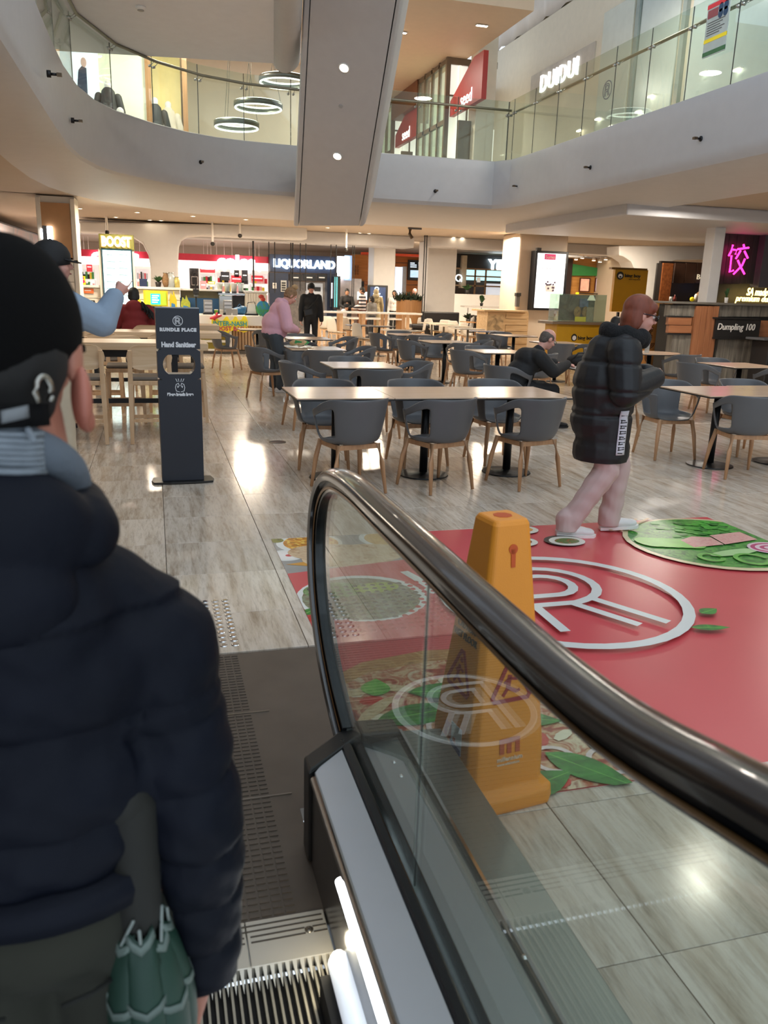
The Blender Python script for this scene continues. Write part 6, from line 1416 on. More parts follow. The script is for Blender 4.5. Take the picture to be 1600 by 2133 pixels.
NW = M('warm_neon', 'ffe9a0', .4, emit=3.0, ecol='ffdc80'); sign('neon_lettering', 'SA made', (1556, 600, 1600, 616), 16.3, NW, t, .01, .01, shear=.25); sign('neon_lettering', 'premium dumplings', (1532, 616, 1640, 633), 16.3, NW, t, .01, .01, shear=.25)
bx('counter_top', (1395, 631, 1640, 636), Y - .08, .9, M('top_grey', '6a665e', .4), t, .01)
for k in range(16):
    x = 1396 + k * 13.5
    if x < 1445 or x > 1480: bx('stone_strip', (x, 636, x + 13, 660 if x > 1400 else 660), Y + .004 * (k % 3), .2, ST, t, .004); bx('stone_strip', (x, 707 if x > 1480 else 696, x + 13, 800), Y + .004 * ((k + 1) % 3), .2, ST, t, .004)
    else: pass
bx('counter_core', (1394, 637, 1640, 800), Y + .1, .5, M('core_dark', '2c2a28', .6), t)
for k in range(4): bx('timber_strip', (1441 + k * 12, 637, 1452.5 + k * 12, 800), Y - .05, .12, RW, t, .004)
for k in range(2): bx('timber_band', (1393, 661 + k * 17, 1441, 677 + k * 17), Y - .03, .1, wood('reddish_timber_h', 'a8704c', '8e5a3a', .45, 0, fine=10), t, .004)
bx('black_line', (1391, 658, 1441, 661), Y - .04, .1, DKB, t); bx('black_line', (1390, 695, 1440, 698), Y - .04, .1, DKB, t)
bx('timber_band', (1583, 668, 1640, 702), Y - .03, .1, wood('reddish_timber_h'[:], 'a8704c', '8e5a3a'), t, .004)
t2 = thing('name_board', 'black board with white script words Dumpling 100 on the stone counter', 'sign', bq((1490, 664, 1583, 705), Y - .12)); bx('board', (1490, 666, 1583, 703), Y - .1, .08, DKB, t2); bx('rail', (1489, 662, 1584, 665), Y - .12, .1, DKB, t2); bx('rail', (1488, 703, 1584, 707), Y - .12, .1, DKB, t2); sign('lettering', 'Dumpling 100', (1495, 674, 1573, 692), Y - .115, WHITE, t2, .005, .005, shear=.15)
t2 = thing('black_bin', 'black upright bin at the end of the dumpling counter', 'bin', bq((1593, 706, 1640, 800), 13.6)); bx('body', (1593, 710, 1640, 850), 13.6, .5, DKB, t2, .02); bx('lid', (1592, 705, 1641, 710), 13.58, .54, SLATE, t2, .01)
plant('potted_plant', 'little green plant in a white glass on the dumpling counter', gy(1512, 634, 15.0).x, 15.0, gy(1512, 634, 15.0).z - .02, .04, .16, 16, .1, .28, pot=WHITE, seed=9, lw=.02)

# --- hanging black rods
for i, (x, w_, y0_, y1_) in enumerate(((528, 3.4, 492, 600), (560.5, 1.8, 494, 610), (572.5, 1.8, 496, 610), (606, 2, 496, 606), (610, 2.4, 496, 606), (625.5, 1.8, 498, 606), (637, 1.8, 498, 606), (689, 1.8, 501, 640), (700, 1.8, 502, 640), (734, 1.5, 504, 640), (737.5, 1.5, 504, 640), (882.5, 2.2, 510, 668), (887, 2.2, 510, 668))):
    p = gy(x, 560, 25.9 if i < 11 else 25.0); wd_ = w_ / 62
    tt = thing('hanging_rod', ['thick black hanging rod before the end of the supermarket sign', 'thin black hanging rod at the edge of the navy shop', 'thin black hanging rod crossing the first letter L', 'thin black hanging rod, first of a close pair crossing the letter Q', 'thick black hanging rod, second of a close pair crossing the letter Q', 'thin black hanging rod crossing the letter O', 'thin black hanging rod crossing the letter R', 'thin black hanging rod before the last letter D', 'thin black hanging rod beside the teal drinks fridge', 'thin black hanging rod, first of the pair before the timber panel', 'thin black hanging rod, second of the pair before the timber panel', 'long black hanging rod, first of the pair beside the wide white pillar', 'long black hanging rod, second of the pair beside the wide white pillar'][i], 'rod', (p.x, p.y, 3.3), 0, 'black rods hanging before the shops')
    m = MB(); m.tube([(p.x, p.y, 3.3), (p.x, p.y, gy(x, y1_, p.y).z)], wd_ / 2, 6); m.build('rod', DKB, tt); m = MB(); m.lathe([(.04, 3.28), (.03, 3.26)], 8, (p.x, p.y, 0)); m.build('ceiling_cap', DKB, tt)
# --- ceiling cameras, vents
for x, y, lb in ((500, 491, 'small black security camera under the ceiling near the bulkhead'), (443, 508, 'small white-cased security camera over the supermarket'), (721, 520, 'small black ceiling camera near the lit wall'), (223, 484, 'small black camera above the menu totem')):
    p = gy(x, y, 24.0); t = thing('security_camera', lb, 'camera', p); m = MB(); m.ell((0, 0, 0), (.06, .06, .06), 10, 7); m.build('dome', DKB, t, True, world=False); m = MB(); m.tube([(0, 0, .05), (0, 0, 3.3 - p.z)], .03, 8); m.build('mount', WHITE, t, world=False)
p = gz(862, 478, 3.25); t = thing('projector_spot', 'dark spot projector on a bracket under the ceiling', 'spotlight', p); m = MB(); m.box(-.16, .22, -.03, .03, .0, .05); m.build('bracket', SLATE, t, world=False); m = MB(); m.tube([(-.1, 0, .0), (-.12, -.02, -.12), (-.05, -.04, -.24)], .045, 8); m.build('spot_body', M('bronze'), t, world=False)
p = gz(1160, 486, 3.29); t = thing('air_vent', 'round white air vent in the ceiling', 'vent', p); m = MB(); m.lathe([(.38, .0), (.38, -.015), (.3, -.03), (.28, -.015)], 28); m.build('ring', WHITE, t, True, world=False); m = MB(); m.lathe([(.27, -.01), (.02, -.025)], 24); m.build('diffuser', M('vent_grey', 'b4b2b0', .5), t, True, world=False)

# --- upper gallery: mannequin shop
Y = 20.6
t = thing('fashion_shop', 'cream lit fashion shop with timber framed window on the upper gallery', 'shop front', bq((140, 100, 390, 280), Y))
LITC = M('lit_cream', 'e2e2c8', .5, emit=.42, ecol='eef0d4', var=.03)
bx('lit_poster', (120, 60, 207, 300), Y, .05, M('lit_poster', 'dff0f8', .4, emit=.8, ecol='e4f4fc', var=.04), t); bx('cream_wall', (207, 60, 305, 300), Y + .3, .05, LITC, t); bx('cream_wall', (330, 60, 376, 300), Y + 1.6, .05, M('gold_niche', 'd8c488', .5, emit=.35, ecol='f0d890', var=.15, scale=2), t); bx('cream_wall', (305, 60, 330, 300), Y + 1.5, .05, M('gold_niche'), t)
for x0_, x1_ in ((303, 315), (380, 390)): bx('timber_jamb', (x0_, 60, x1_, 300), Y + .2, .15, wood('jamb_timber', 'b88a5c', '9a6e42', .5, 2), t)
bx('pier', (390, 60, 640, 310), Y + 2.5, .1, M('gallery_white', 'dcd4c6', .5, var=.02), t)
FIG = M('figure_navy', '2a3a5c', .5); p = gy(172, 200, Y - .01)
m = MB(); m.prism([(gy(x, y, Y).x, gy(x, y, Y).z) for x, y in ((164, 145), (170, 138), (180, 142), (183, 200), (160, 200), (163, 150))], (0, Y - .01, 0), (1, 0, 0), (0, 0, 1), (0, -.004, 0)); m.build('printed_figure', FIG, t); m = MB(); m.ell(gy(174, 130, Y - .01), (.06, .008, .1)); m.build('printed_face', M('print_skin', 'd8b8b0', .5, emit=.2), t, True)
def mannequin(lb, x, y, Y, coat, low):
    p = gy(x, y, Y); t = thing('mannequin', lb, 'mannequin', (p.x, Y, 4.2)); h = p.z - 4.2
    m = MB(); m.chain([(0, 0, h - .05), (0, 0, h - .2)], [.075, .06]); m.build('head_neck', M('mannequin_white', 'ece8e0', .4, emit=.2), t, True, world=False)
    m = MB(); m.chain([(0, 0, h - .25), (0, 0, h - .5), (0, 0, h - .85)], [.15, .18, .19]); m.chain([(-.2, 0, h - .3), (-.28, 0, h - .6), (-.24, -.08, h - .85)], [.08, .07, .05]); m.chain([(.2, 0, h - .3), (.28, 0, h - .6), (.24, -.08, h - .85)], [.08, .07, .05]); m.build('coat', coat, t, True, world=False)
    m = MB(); m.chain([(0, 0, h - .8), (0, 0, 0.05)], [.19, .1]); m.build('trousers', low, t, True, world=False)
mannequin('mannequin in a dark coat before the cream shop wall upstairs', 224, 170, Y - .3, M('coat_dark', '3c3e40', .6), M('coat_dark')); mannequin('mannequin in a black top and cream skirt in the gold window upstairs', 322, 205, Y + .5, M('top_black', '2a2a2c', .6), M('skirt_cream', 'e0d8b8', .6, emit=.15)); mannequin('pale mannequin deep in the gold window upstairs', 350, 213, Y + 1.0, M('top_pale', 'd8cfc0', .6, emit=.2), M('top_pale')); mannequin('low dark-dressed mannequin right beside the timber jamb upstairs', 250, 226, Y - .95, M('coat_dark'), M('coat_dark'))
RING = M('ring_lit', 'f4f6ee', .4, emit=2.2, ecol='f6fbf0'); RMET = M('ring_metal', '6a6c62', .35, .8)
for x, y, rr_, lb in ((592, 168, .52, 'topmost glowing ring pendant behind the gallery glass'), (538, 220, .50, 'middle glowing ring pendant behind the gallery glass'), (493, 260, .46, 'lowest glowing ring pendant behind the gallery glass')):
    p = gy(x, y, 19.5); t = thing('ring_pendant', lb, 'lamp', p); m = MB(); m.lathe([(rr_, -.05), (rr_ + .03, -.05), (rr_ + .03, .05), (rr_, .05)], 40); m.f = [f for f in m.f if len(f) == 4] ; m.m = [0] * len(m.f); m.build('metal_ring', RMET, t, True, world=False, solid=.004)
    m = MB(); m.tube([(rr_ * math.cos(a_ * PI / 20), rr_ * math.sin(a_ * PI / 20), .05) for a_ in range(41)], .018, 6); m.build('light_band', RING, t, True, world=False); m = MB(); m.tube([(rr_ * math.cos(a_ * PI / 20), rr_ * math.sin(a_ * PI / 20), -.06) for a_ in range(41)], .018, 6); m.build('light_band', RING, t, True, world=False)
    for a_ in (0, 120, 240): m = MB(); m.tube([(rr_ * math.cos(R(a_)), rr_ * math.sin(R(a_)), .05), (rr_ * math.cos(R(a_)) * .3, rr_ * math.sin(R(a_)) * .3, 7.2 - p.z)], .005, 5); m.build('wire', RMET, t, world=False)
# --- upper gallery: red shop
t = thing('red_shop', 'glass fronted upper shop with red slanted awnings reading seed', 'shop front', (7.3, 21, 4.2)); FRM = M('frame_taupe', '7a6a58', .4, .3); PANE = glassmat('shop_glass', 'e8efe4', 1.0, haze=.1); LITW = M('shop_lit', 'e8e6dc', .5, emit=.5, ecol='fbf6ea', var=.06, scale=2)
REDW = M('awning_red', 'a8322c', .45, var=.04)
for k, (Y0, Y1) in enumerate(((21.0, 23.3), (25.9, 28.6))):
    Xb = 7.27
    for j in range(5): m = MB(); y = Y0 + (Y1 - Y0) * j / 4; m.box(Xb - .04, Xb + .04, y - .035, y + .035, 4.2, 7.2); m.build('mullion', FRM, t)
    for z in (5.75, 7.12): m = MB(); m.box(Xb - .04, Xb + .04, Y0, Y1, z - .05, z + .05); m.build('transom', FRM, t)
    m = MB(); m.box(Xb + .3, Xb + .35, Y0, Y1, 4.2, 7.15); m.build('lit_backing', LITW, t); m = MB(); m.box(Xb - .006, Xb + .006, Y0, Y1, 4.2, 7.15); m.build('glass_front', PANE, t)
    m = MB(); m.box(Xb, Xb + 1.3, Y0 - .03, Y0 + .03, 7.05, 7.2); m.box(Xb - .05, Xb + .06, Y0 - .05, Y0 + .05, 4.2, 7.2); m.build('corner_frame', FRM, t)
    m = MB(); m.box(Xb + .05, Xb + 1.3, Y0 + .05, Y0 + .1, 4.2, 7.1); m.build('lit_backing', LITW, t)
    for z, x in ((6.35, None), (None, .55)): m = MB(); m.box(Xb, Xb + 1.2, Y0 - .02, Y0 + .02, z - .02, z + .02) if z else m.box(Xb + x - .02, Xb + x + .02, Y0 - .02, Y0 + .02, 5.6, 7.1); m.build('mullion', FRM, t)
    m = MB(); xa = Xb + .08; m.prism([(Y0 - .05, 6.2), (Y0 - .05, 5.85), (Y0 - 2.15, 5.86), (Y0 - 2.15, 6.85), (Y0 - 1.55, 6.85)], (xa, 0, 0), (0, 1, 0), (0, 0, 1), (.12, 0, 0)); m.build('awning', REDW, t)
    o = text('lettering', 'seed', .42, (xa - .012, Y0 - 1.2, 6.06), M('seed_white', 'ffffff', .4, emit=1.2), t, rot=(PI / 2, 0, -PI / 2), ext=.006)
    m = MB(); m.box(Xb + .15, Xb + .5, Y0 - .55, Y0 - .45, 4.2, 5.7); m.build('door_frame', FRM, t); m = MB(); m.box(Xb + .2, Xb + 1.2, Y0 - .3, Y0 - .25, 4.2, 5.6); m.build('door_pane', LITW, t)
m = MB(); m.box(7.2, 9.4, 23.3, 25.8, 6.6, 7.19); m.build('brown_header', M('header_rust', '7a4a2c', .5), t)
for p in ((5.6, 19.5, 7.19), (7.1, 18.4, 7.19)):
    tt = thing('ceiling_light', 'small bright slot light in the beige gallery ceiling', 'light', p, 0, 'slot lights in the gallery ceiling'); m = MB(); m.box(-.14, .14, -.05, .05, -.012, 0); m.build('trim', WHITE, tt, world=False); m = MB(); m.box(-.12, .12, -.035, .035, -.018, -.012); m.build('lens', GLOW, tt, world=False)
# --- upper gallery: long shop wall on the right
t = thing('gallery_shop', 'closed cream gallery shop with glowing white letters behind the glass balustrade', 'shop front', (9.5, 18, 4.2))
o = text('lettering', 'DUIDUI', .56, (9.44, 19.3, 6.6), M('halo_white', 'ffffff', .4, emit=1.0), t, rot=(PI / 2, 0, -PI / 2), ext=.03, off=-.004, sx=.92, space=1.15); m = MB(); m.box(9.47, 9.5, 17.7, 20.9, 6.25, 6.95); m.build('sign_backing', M('sign_grey', 'c4bcae', .5), t)
for y0_, y1_, c in ((16.2, 17.4, 'd4d8cc'), (14.6, 15.9, 'ccd6d0'), (11.0, 14.2, 'c6d2ce'), (7.5, 10.6, 'bccaca'), (4.0, 7.2, 'b4c6c8')):
    m = MB(); m.box(9.46, 9.5, y0_, y1_, 4.2, 7.4); m.build('shop_panel', M('panel_' + c, c, .25, var=.03), t, bevel=.01)
for y in (16.0, 14.4, 10.8, 7.35): m = MB(); m.box(9.42, 9.5, y - .06, y + .06, 4.2, 7.6); m.build('panel_post', M('post_green_grey', '9aa6a0', .4), t)
for k, (y, z) in enumerate(((19.2, 5.0), (18.0, 5.2), (17.2, 5.3), (16.6, 5.05), (15.6, 5.15), (15.2, 5.35), (13.6, 5.4), (12.7, 5.25), (11.6, 5.3))):
    tt = thing('wall_lamp', 'small bright lamp behind the long gallery balustrade', 'lamp', (9.4, y, z), 0, 'small lamps behind the gallery glass'); m = MB(); m.box(-.02, .04, -.06, .06, -.012, .012); m.build('lens', M('small_glow', 'fff6e4', .4, emit=5), tt, world=False); m = MB(); m.box(.0, .06, -.1, .1, .02, .04); m.build('hood', WHITE, tt, world=False)
m = MB(); q_ = gx(1263, 187, 7.22); logo(m, (7.24, q_.y, q_.z), .14, (0, -1, 0), (0, 0, 1), (-.003, 0, 0), .1); tt = thing('glass_sticker', 'dark ring logo sticker on the long gallery balustrade', 'sticker', q_); m.build('print', SLATE, tt)
# safety notice hanging on the glass
def gpan(x, y): return gx(x, y, 7.2)
A = [gpan(1472, 30), gpan(1520, 8), gpan(1513, 108), gpan(1467, 122)]
t = thing('safety_notice', 'white safety notice with red, yellow and green bars on the gallery glass', 'sign', A[3]); y0_, y1_ = (A[1].y + A[2].y) / 2, (A[0].y + A[3].y) / 2; z0_, z1_ = A[3].z, A[0].z + .1
def nb_(nm, u0, u1, v0, v1, mt, e=0): m = MB(); m.box(7.19 - e, 7.2 - e, y1_ + (y0_ - y1_) * u1, y1_ + (y0_ - y1_) * u0, z1_ + (z0_ - z1_) * v1, z1_ + (z0_ - z1_) * v0); m.build(nm, mt, t)
nb_('sheet', 0, 1, 0, 1, M('notice_white', 'c8d4d0', .5)); nb_('red_bar', .0, 1, .02, .1, PCOL[0], .004); nb_('red_block', .05, .5, .13, .28, M('notice_red', 'a8545a', .5), .004); nb_('yellow_bar', 0, 1, .66, .73, SUN, .004); nb_('green_bar', 0, 1, .9, .98, M('notice_green', '3a7a4a', .5), .004)
for k in range(6): nb_('text_line', .08, .85 - .1 * (k % 3), .36 + .045 * k, .375 + .045 * k, SLATE, .004)
for u in (.62, .84):
    for v in (.16, .27): m = MB(); m.prism(disc(0, 0, .045, .055, 0, 16), (7.186, y1_ + (y0_ - y1_) * u, z1_ + (z0_ - z1_) * v), (0, 1, 0), (0, 0, 1), (.004, 0, 0)); m.build('blue_symbol', BLUE, t)
# hanging white cloth in the high niche
t = thing('hanging_sheet', 'white draped plastic sheet hanging in the niche above the gallery shop', 'sheet', (9.6, 20, 8.1)); r_ = random.Random(6); P = []
for i in range(40):
    y = 24.0 - i * .25; P.append([V((9.62 + .06 * math.sin(i * 1.7) + .03 * r_.random(), y, 10.6 - (10.6 - 8.1 - .12 * abs(math.sin(i * .6))) * j / 5)) for j in range(6)])
m = MB(); m.grid(P); m.build('cloth', M('sheet_white', 'e4dcd4', .5, var=.03), t, True, solid=.01)
m = MB(); m.tube([(9.6, 24, 10.62), (9.6, 14, 10.62)], .03, 6); m.build('rail', SLATE, t)
# ================================================================ PEOPLE
SKIN = M('skin_fair', 'd0a08c', .5, var=.05, scale=12); SKIN2 = M('skin_rosy', 'cf9888', .5, var=.06, scale=12); SKIN3 = M('skin_tan', 'b08468', .5, var=.05, scale=12)
def blob(name, mb, mat, parent, vox=.012, it=6, post=None, label=None, zmin=None):
    """one continuous skin over overlapping forms"""
    me = mb.mesh(name); tmp = bpy.data.objects.new('tmp', me); COL.objects.link(tmp)
    r_ = tmp.modifiers.new('r', 'REMESH'); r_.mode = 'VOXEL'; r_.voxel_size = vox; r_.use_smooth_shade = True
    if it: s_ = tmp.modifiers.new('s', 'SMOOTH'); s_.factor = .5; s_.iterations = it
    dg = bpy.context.evaluated_depsgraph_get()
    new = bpy.data.meshes.new_from_object(tmp.evaluated_get(dg)); new.name = name
    bpy.data.objects.remove(tmp); bpy.data.meshes.remove(me)
    if post or zmin is not None:
        n = len(new.vertices); co = np.empty(n * 3, np.float32); no = np.empty(n * 3, np.float32)
        new.vertices.foreach_get('co', co); new.vertices.foreach_get('normal', no); co = co.reshape(-1, 3); no = no.reshape(-1, 3)
        if post: co = post(co, no)
        if zmin is not None: co[:, 2] = np.maximum(co[:, 2], zmin)
        new.vertices.foreach_set('co', co.astype(np.float32).ravel()); new.update()
    new.materials.clear(); new.materials.append(mat); new.polygons.foreach_set('use_smooth', [True] * len(new.polygons))
    o = link(name, new, parent)
    if label: o['label'] = label
    return o
def hmat(yaw=0, pitch=0, roll=0):
    """head turned by yaw (left +), nodding down by pitch"""
    return (Matrix.Rotation(R(yaw), 3, 'Z') @ Matrix.Rotation(R(-pitch), 3, 'X') @ Matrix.Rotation(R(roll), 3, 'Y'))
def head_forms(m, c, H, s=1.0):
    f = lambda x, y, z: c + H @ (V((x, y, z)) * s)
    m.ell(f(0, -.012, .028), (.076 * s, .096 * s, .088 * s), 18, 12, H); m.ell(f(0, .022, -.025), (.062 * s, .07 * s, .092 * s), 16, 10, H); m.ell(f(0, .04, -.085), (.042 * s, .045 * s, .034 * s), 14, 8, H)
    m.cap(f(0, .088, .012), f(0, .107, -.022), .009 * s, .0145 * s, 8); m.ell(f(0, .08, .03), (.052 * s, .016 * s, .012 * s), 12, 7, H); m.ell(f(0, .088, -.058), (.024 * s, .011 * s, .011 * s), 10, 7, H)
    for k in (-1, 1): m.ell(f(k * .038, .06, -.03), (.025 * s, .03 * s, .025 * s), 10, 7, H); m.ell(f(k * .078, -.008, -.008), (.010 * s, .022 * s, .034 * s), 10, 8, H)
def eyes(t, c, H, s=1.0, iris='4a5a60'):
    f = lambda x, y, z: c + H @ (V((x, y, z)) * s)
    for k in (-1, 1):
        m = MB(); m.ell(f(k * .031, .077, .008), .0125 * s, 10, 7); e = m.build('eye', M('eye_white', 'e4e0da', .3), t, True, world=False)
        m = MB(); m.ell(f(k * .031, .0865, .008), .006 * s, 8, 6); m.build('iris', M('iris_' + iris, iris, .2), e, True, world=False)
def mouth(t, c, H, s=1.0):
    f = lambda x, y, z: c + H @ (V((x, y, z)) * s)
    m = MB(); m.tube([f(-.022, .093, -.058), f(0, .1005, -.06), f(.022, .093, -.058)], [.002 * s, .005 * s, .002 * s], 8); m.build('mouth', M('lip', 'a05a54', .5), t, True, world=False)
def hand(m, w, d, n, side=1, curl=(25, 30, 20), s=1.0, thumb=35, fing=None, spread=0.0):
    """palm and five fingers from wrist w along d, palm facing n; side +1 puts the thumb towards d x n"""
    w, d, n = V(w), V(d).normalized(), V(n); n = (n - d * n.dot(d)).normalized(); l = d.cross(n) * side
    for k in (-.024, -.008, .008, .024): m.cap(w + d * .01 * s, w + (d * .085 + l * k) * s, .019 * s, .0125 * s, 8)
    L = (.056, .070, .076, .066)
    for i in range(4):
        off = -.029 + .0193 * i; p = w + (d * .083 + l * off) * s; a = 0.0; cv = fing[i] if fing else curl
        dd = (d + l * spread * (i - 1.5)).normalized()
        for j, fr_ in enumerate((.45, .3, .25)):
            a += cv[j]; v = dd * math.cos(R(a)) + n * math.sin(R(a)); q = p + v * (L[i] * fr_ * s); m.cap(p, q, (.0088 - .0008 * j) * s, (.0083 - .0009 * j) * s, 8); p = q
    p = w + (d * .03 + l * .024) * s; v = (d * math.cos(R(thumb)) + l * math.sin(R(thumb)) + n * .35).normalized()
    q = p + v * .042 * s; m.cap(p, q, .0135 * s, .010 * s, 8); v2 = (v + d * .35).normalized(); m.cap(q, q + v2 * .03 * s, .010 * s, .0085 * s, 8)
def legs_forms(m, hip, kn, an, r=(.095, .062, .05), hipr=None):
    for k in range(2): m.chain([hip[k], kn[k], an[k]], r)
    c = (V(hip[0]) + V(hip[1])) / 2; m.ell(c + V((0, 0, .03)), hipr or (.17, .12, .12), 16, 10)
def shoe(t, an, yaw, mat, s=1.0, pitch=0, sole=None):
    """shoe below the ankle point, toes along yaw"""
    H = hmat(yaw, pitch); a = V(an); f = lambda x, y, z: a + H @ (V((x, y, z)) * s)
    m = MB(); m.ell(f(0, .0, -.02), (.04 * s, .05 * s, .05 * s), 12, 8, H); m.ell(f(0, .06, -.045), (.043 * s, .085 * s, .034 * s), 14, 8, H); m.ell(f(0, .12, -.05), (.042 * s, .055 * s, .028 * s), 14, 8, H); m.ell(f(0, -.03, -.045), (.036 * s, .05 * s, .035 * s), 12, 8, H)
    o = blob('shoe', m, mat, t, .008, 3)
    pts = [(-.034, -.07), (.034, -.07), (.042, 0), (.046, .1), (.036, .165), (0, .185), (-.036, .165), (-.046, .1), (-.042, 0)]
    m = MB(); m.prism([(x * s, y * s) for x, y in pts], f(0, 0, -.082), H @ V((1, 0, 0)), H @ V((0, 1, 0)), H @ V((0, 0, .02 * s))); m.build('sole', sole or M('sole_dark', '1a1a1a', .6), o, world=False)
    return o
def cap_hat(t, c, H, s, mat, brim=True):
    f = lambda x, y, z: c + H @ (V((x, y, z)) * s)
    rows = []
    for a in (-22, -5, 15, 35, 55, 72, 86): rows.append([f(.084 * math.cos(R(a)) * math.cos(R(q)), -.01 + .106 * math.cos(R(a)) * math.sin(R(q)), .03 + .092 * math.sin(R(a)) - .02 * (1 - math.sin(R(q))) * (a < 0)) for q in range(0, 361, 20)])
    m = MB(); m.grid(rows); m.add(rows[-1][:-1], [tuple(range(len(rows[-1]) - 1))]); o = m.build('cap', mat, t, True, world=False, solid=.005)
    m = MB(); m.lathe([(.008 * s, 0), (.006 * s, .006 * s)], 10, f(0, -.01, .121), H); m.build('button', mat, o, True, world=False)
    if brim:
        pts = [(.075 * math.cos(R(q)), .055 + .10 * math.sin(R(q))) for q in range(0, 181, 15)]; m = MB(); vs = [f(x, y, .022 - .6 * x * x / .075 * .1 - .18 * (y - .05)) for x, y in pts]; n_ = len(vs); m.add(vs + [v + H @ V((0, 0, .007)) for v in vs], [tuple(range(n_))[::-1], tuple(range(n_, 2 * n_))] + [(i, (i + 1) % n_, (i + 1) % n_ + n_, i + n_) for i in range(n_)]); m.build('brim', mat, o, world=False, bevel=.002)
    return o
def hair_cap(t, c, H, s, mat, low=-.06, back=.02, vox=.009, extra=None):
    """hair hugging the skull, leaving the face free"""
    f = lambda x, y, z: c + H @ (V((x, y, z)) * s)
    m = MB(); m.ell(f(0, -.022, .038), (.083 * s, .098 * s, .09 * s), 18, 12, H); m.ell(f(0, -.05, -.0), (.076 * s, .062 * s, .08 * s), 16, 10, H)
    if low < -.03: m.ell(f(0, -.055, low * .7), (.07 * s, .05 * s, .07 * s), 14, 9, H)
    for k in (-1, 1): m.ell(f(k * .066, -.02, .0 + low * .2), (.02 * s, .05 * s, .05 * s), 10, 8, H)
    if extra: extra(m, f)
    return blob('hair', m, mat, t, vox, 3)

def folds(co, no):
    d = .004 * np.sin(co[:, 2] * 46 + 2.5 * np.sin(co[:, 0] * 22)) * np.sin(co[:, 1] * 25 + co[:, 2] * 9 + 1) * np.clip((.75 - co[:, 2]) * 3, .3, 1)
    return co + no * d[:, None]
def person(label, loc, rz, hd, J, top, bottom, skin=SKIN, hair=None, cap=None, shoes=None, vox=.014, hands=None, face=True, top_extra=None, bottom_extra=None, armr=(.075, .062, .05), torso=((.17, .115, .13), (.155, .115, .16), (.165, .12, .12)), hem=None, leghem=None, legr=(.092, .068, .058), s=1.0, low=-.06, neckr=.055, post=None, hips=.96):
    """J: joints in the person's own frame (x right, y ahead, z up)"""
    t = thing('person', label, 'person', loc, R(rz))
    g = {k: V(v) for k, v in J.items()}
    H = hmat(*hd); hc = g['head']
    m = MB(); head_forms(m, hc, H, s); m.chain([hc + H @ V((0, -.02, -.07)) * s, g['neck'], g['chest'], g['waist'], g['pelvis']], [neckr * s, neckr * s * 1.05, .10, .10, .11])
    for k in 'LR':
        m.chain([g['chest'] + V((0, 0, .05)), g['sh' + k], g['el' + k], g['wr' + k]], [.05, .045, .036, .026]); m.chain([g['pelvis'], g['hip' + k], g['kn' + k], g['an' + k]], [.09, .07, .045, .036])
        hs = (hands or {}).get(k)
        if hs is None: hs = dict(d=g['wr' + k] - g['el' + k], n=(1 if k == 'L' else -1, 0, 0))
        hand(m, g['wr' + k], hs['d'], hs['n'], hs.get('side', 1 if k == 'L' else -1), hs.get('curl', (30, 35, 25)), s, hs.get('thumb', 35), hs.get('fing'))
    blob('body', m, skin, t, vox if vox < .01 else .01, 3 if vox >= .01 else 4)
    if face: eyes(t, hc, H, s); mouth(t, hc, H, s)
    m = MB(); n1, n2, n3 = torso
    ax = (g['neck'] - g['pelvis']).normalized(); ry = frame_of(ax, V((0, 1, 0))); Q = Matrix((V((1, 0, 0)), ax.cross(V((1, 0, 0))).normalized(), ax)).transposed()
    m.ell(g['chest'], n1, 18, 12, Q); m.ell(g['waist'], n2, 18, 12, Q); m.ell(g['pelvis'] + V((0, 0, .02)), n3, 18, 12)
    m.cap(g['neck'] - ax * .05, g['neck'] + ax * .005, .085 * s, .072 * s)
    for k in 'LR': m.chain([g['chest'] + V((0, 0, .07)), g['sh' + k], g['el' + k], g['wr' + k] * .97 + g['el' + k] * .03], [armr[0], armr[0], armr[1], armr[2]])
    if top_extra: top_extra(m, g)
    blob(top[1], m, top[0], t, vox, 5, post, zmin=hem)
    m = MB(); legs_forms(m, (g['hipL'], g['hipR']), (g['knL'], g['knR']), (g['anL'], g['anR']), legr, (n3[0] * hips, n3[1] * hips, .12))
    if bottom_extra: bottom_extra(m, g)
    blob(bottom[1], m, bottom[0], t, vox, 4, folds, zmin=leghem)
    if shoes:
        for k in 'LR':
            v = g.get('toe' + k); y_ = 0
            if v is not None: y_ = v[0] if isinstance(v, (list, tuple)) else v.x
            shoe(t, g['an' + k], y_, shoes[0], s, 0, shoes[1])
    if hair: hair_cap(t, hc, H, s, hair, low)
    if cap: cap_hat(t, hc, H, s * 1.06, cap)
    return t, g, H
def stand(h=1.72, **kw):
    k = h / 1.72
    J = dict(pelvis=(0, 0, .95), waist=(0, 0, 1.1), chest=(0, 0, 1.29), neck=(0, -.005, 1.45), head=(0, .015, 1.59), shL=(-.18, 0, 1.38), shR=(.18, 0, 1.38), elL=(-.235, -.02, 1.10), elR=(.235, -.02, 1.10), wrL=(-.245, .05, .86), wrR=(.245, .05, .86),
             hipL=(-.09, 0, .90), hipR=(.09, 0, .90), knL=(-.095, .01, .48), knR=(.095, .01, .48), anL=(-.1, -.02, .085), anR=(.1, -.02, .085), toeL=(12, 0, 0), toeR=(-12, 0, 0))
    J = {a: (tuple(c * k for c in b) if not a.startswith('toe') else b) for a, b in J.items()}; J.update(kw); return J
BLK = M('cloth_black', '141416', .75, var=.12, bump=.2, bscale=40); CHAR = M('cloth_charcoal', '33373d', .75, var=.1, bump=.2, bscale=40); DSHOE = M('shoe_black', '131313', .5); WSHOE = M('shoe_white', 'dcdad8', .5, var=.04)
WSOLE = M('sole_white', 'ece8e4', .6)

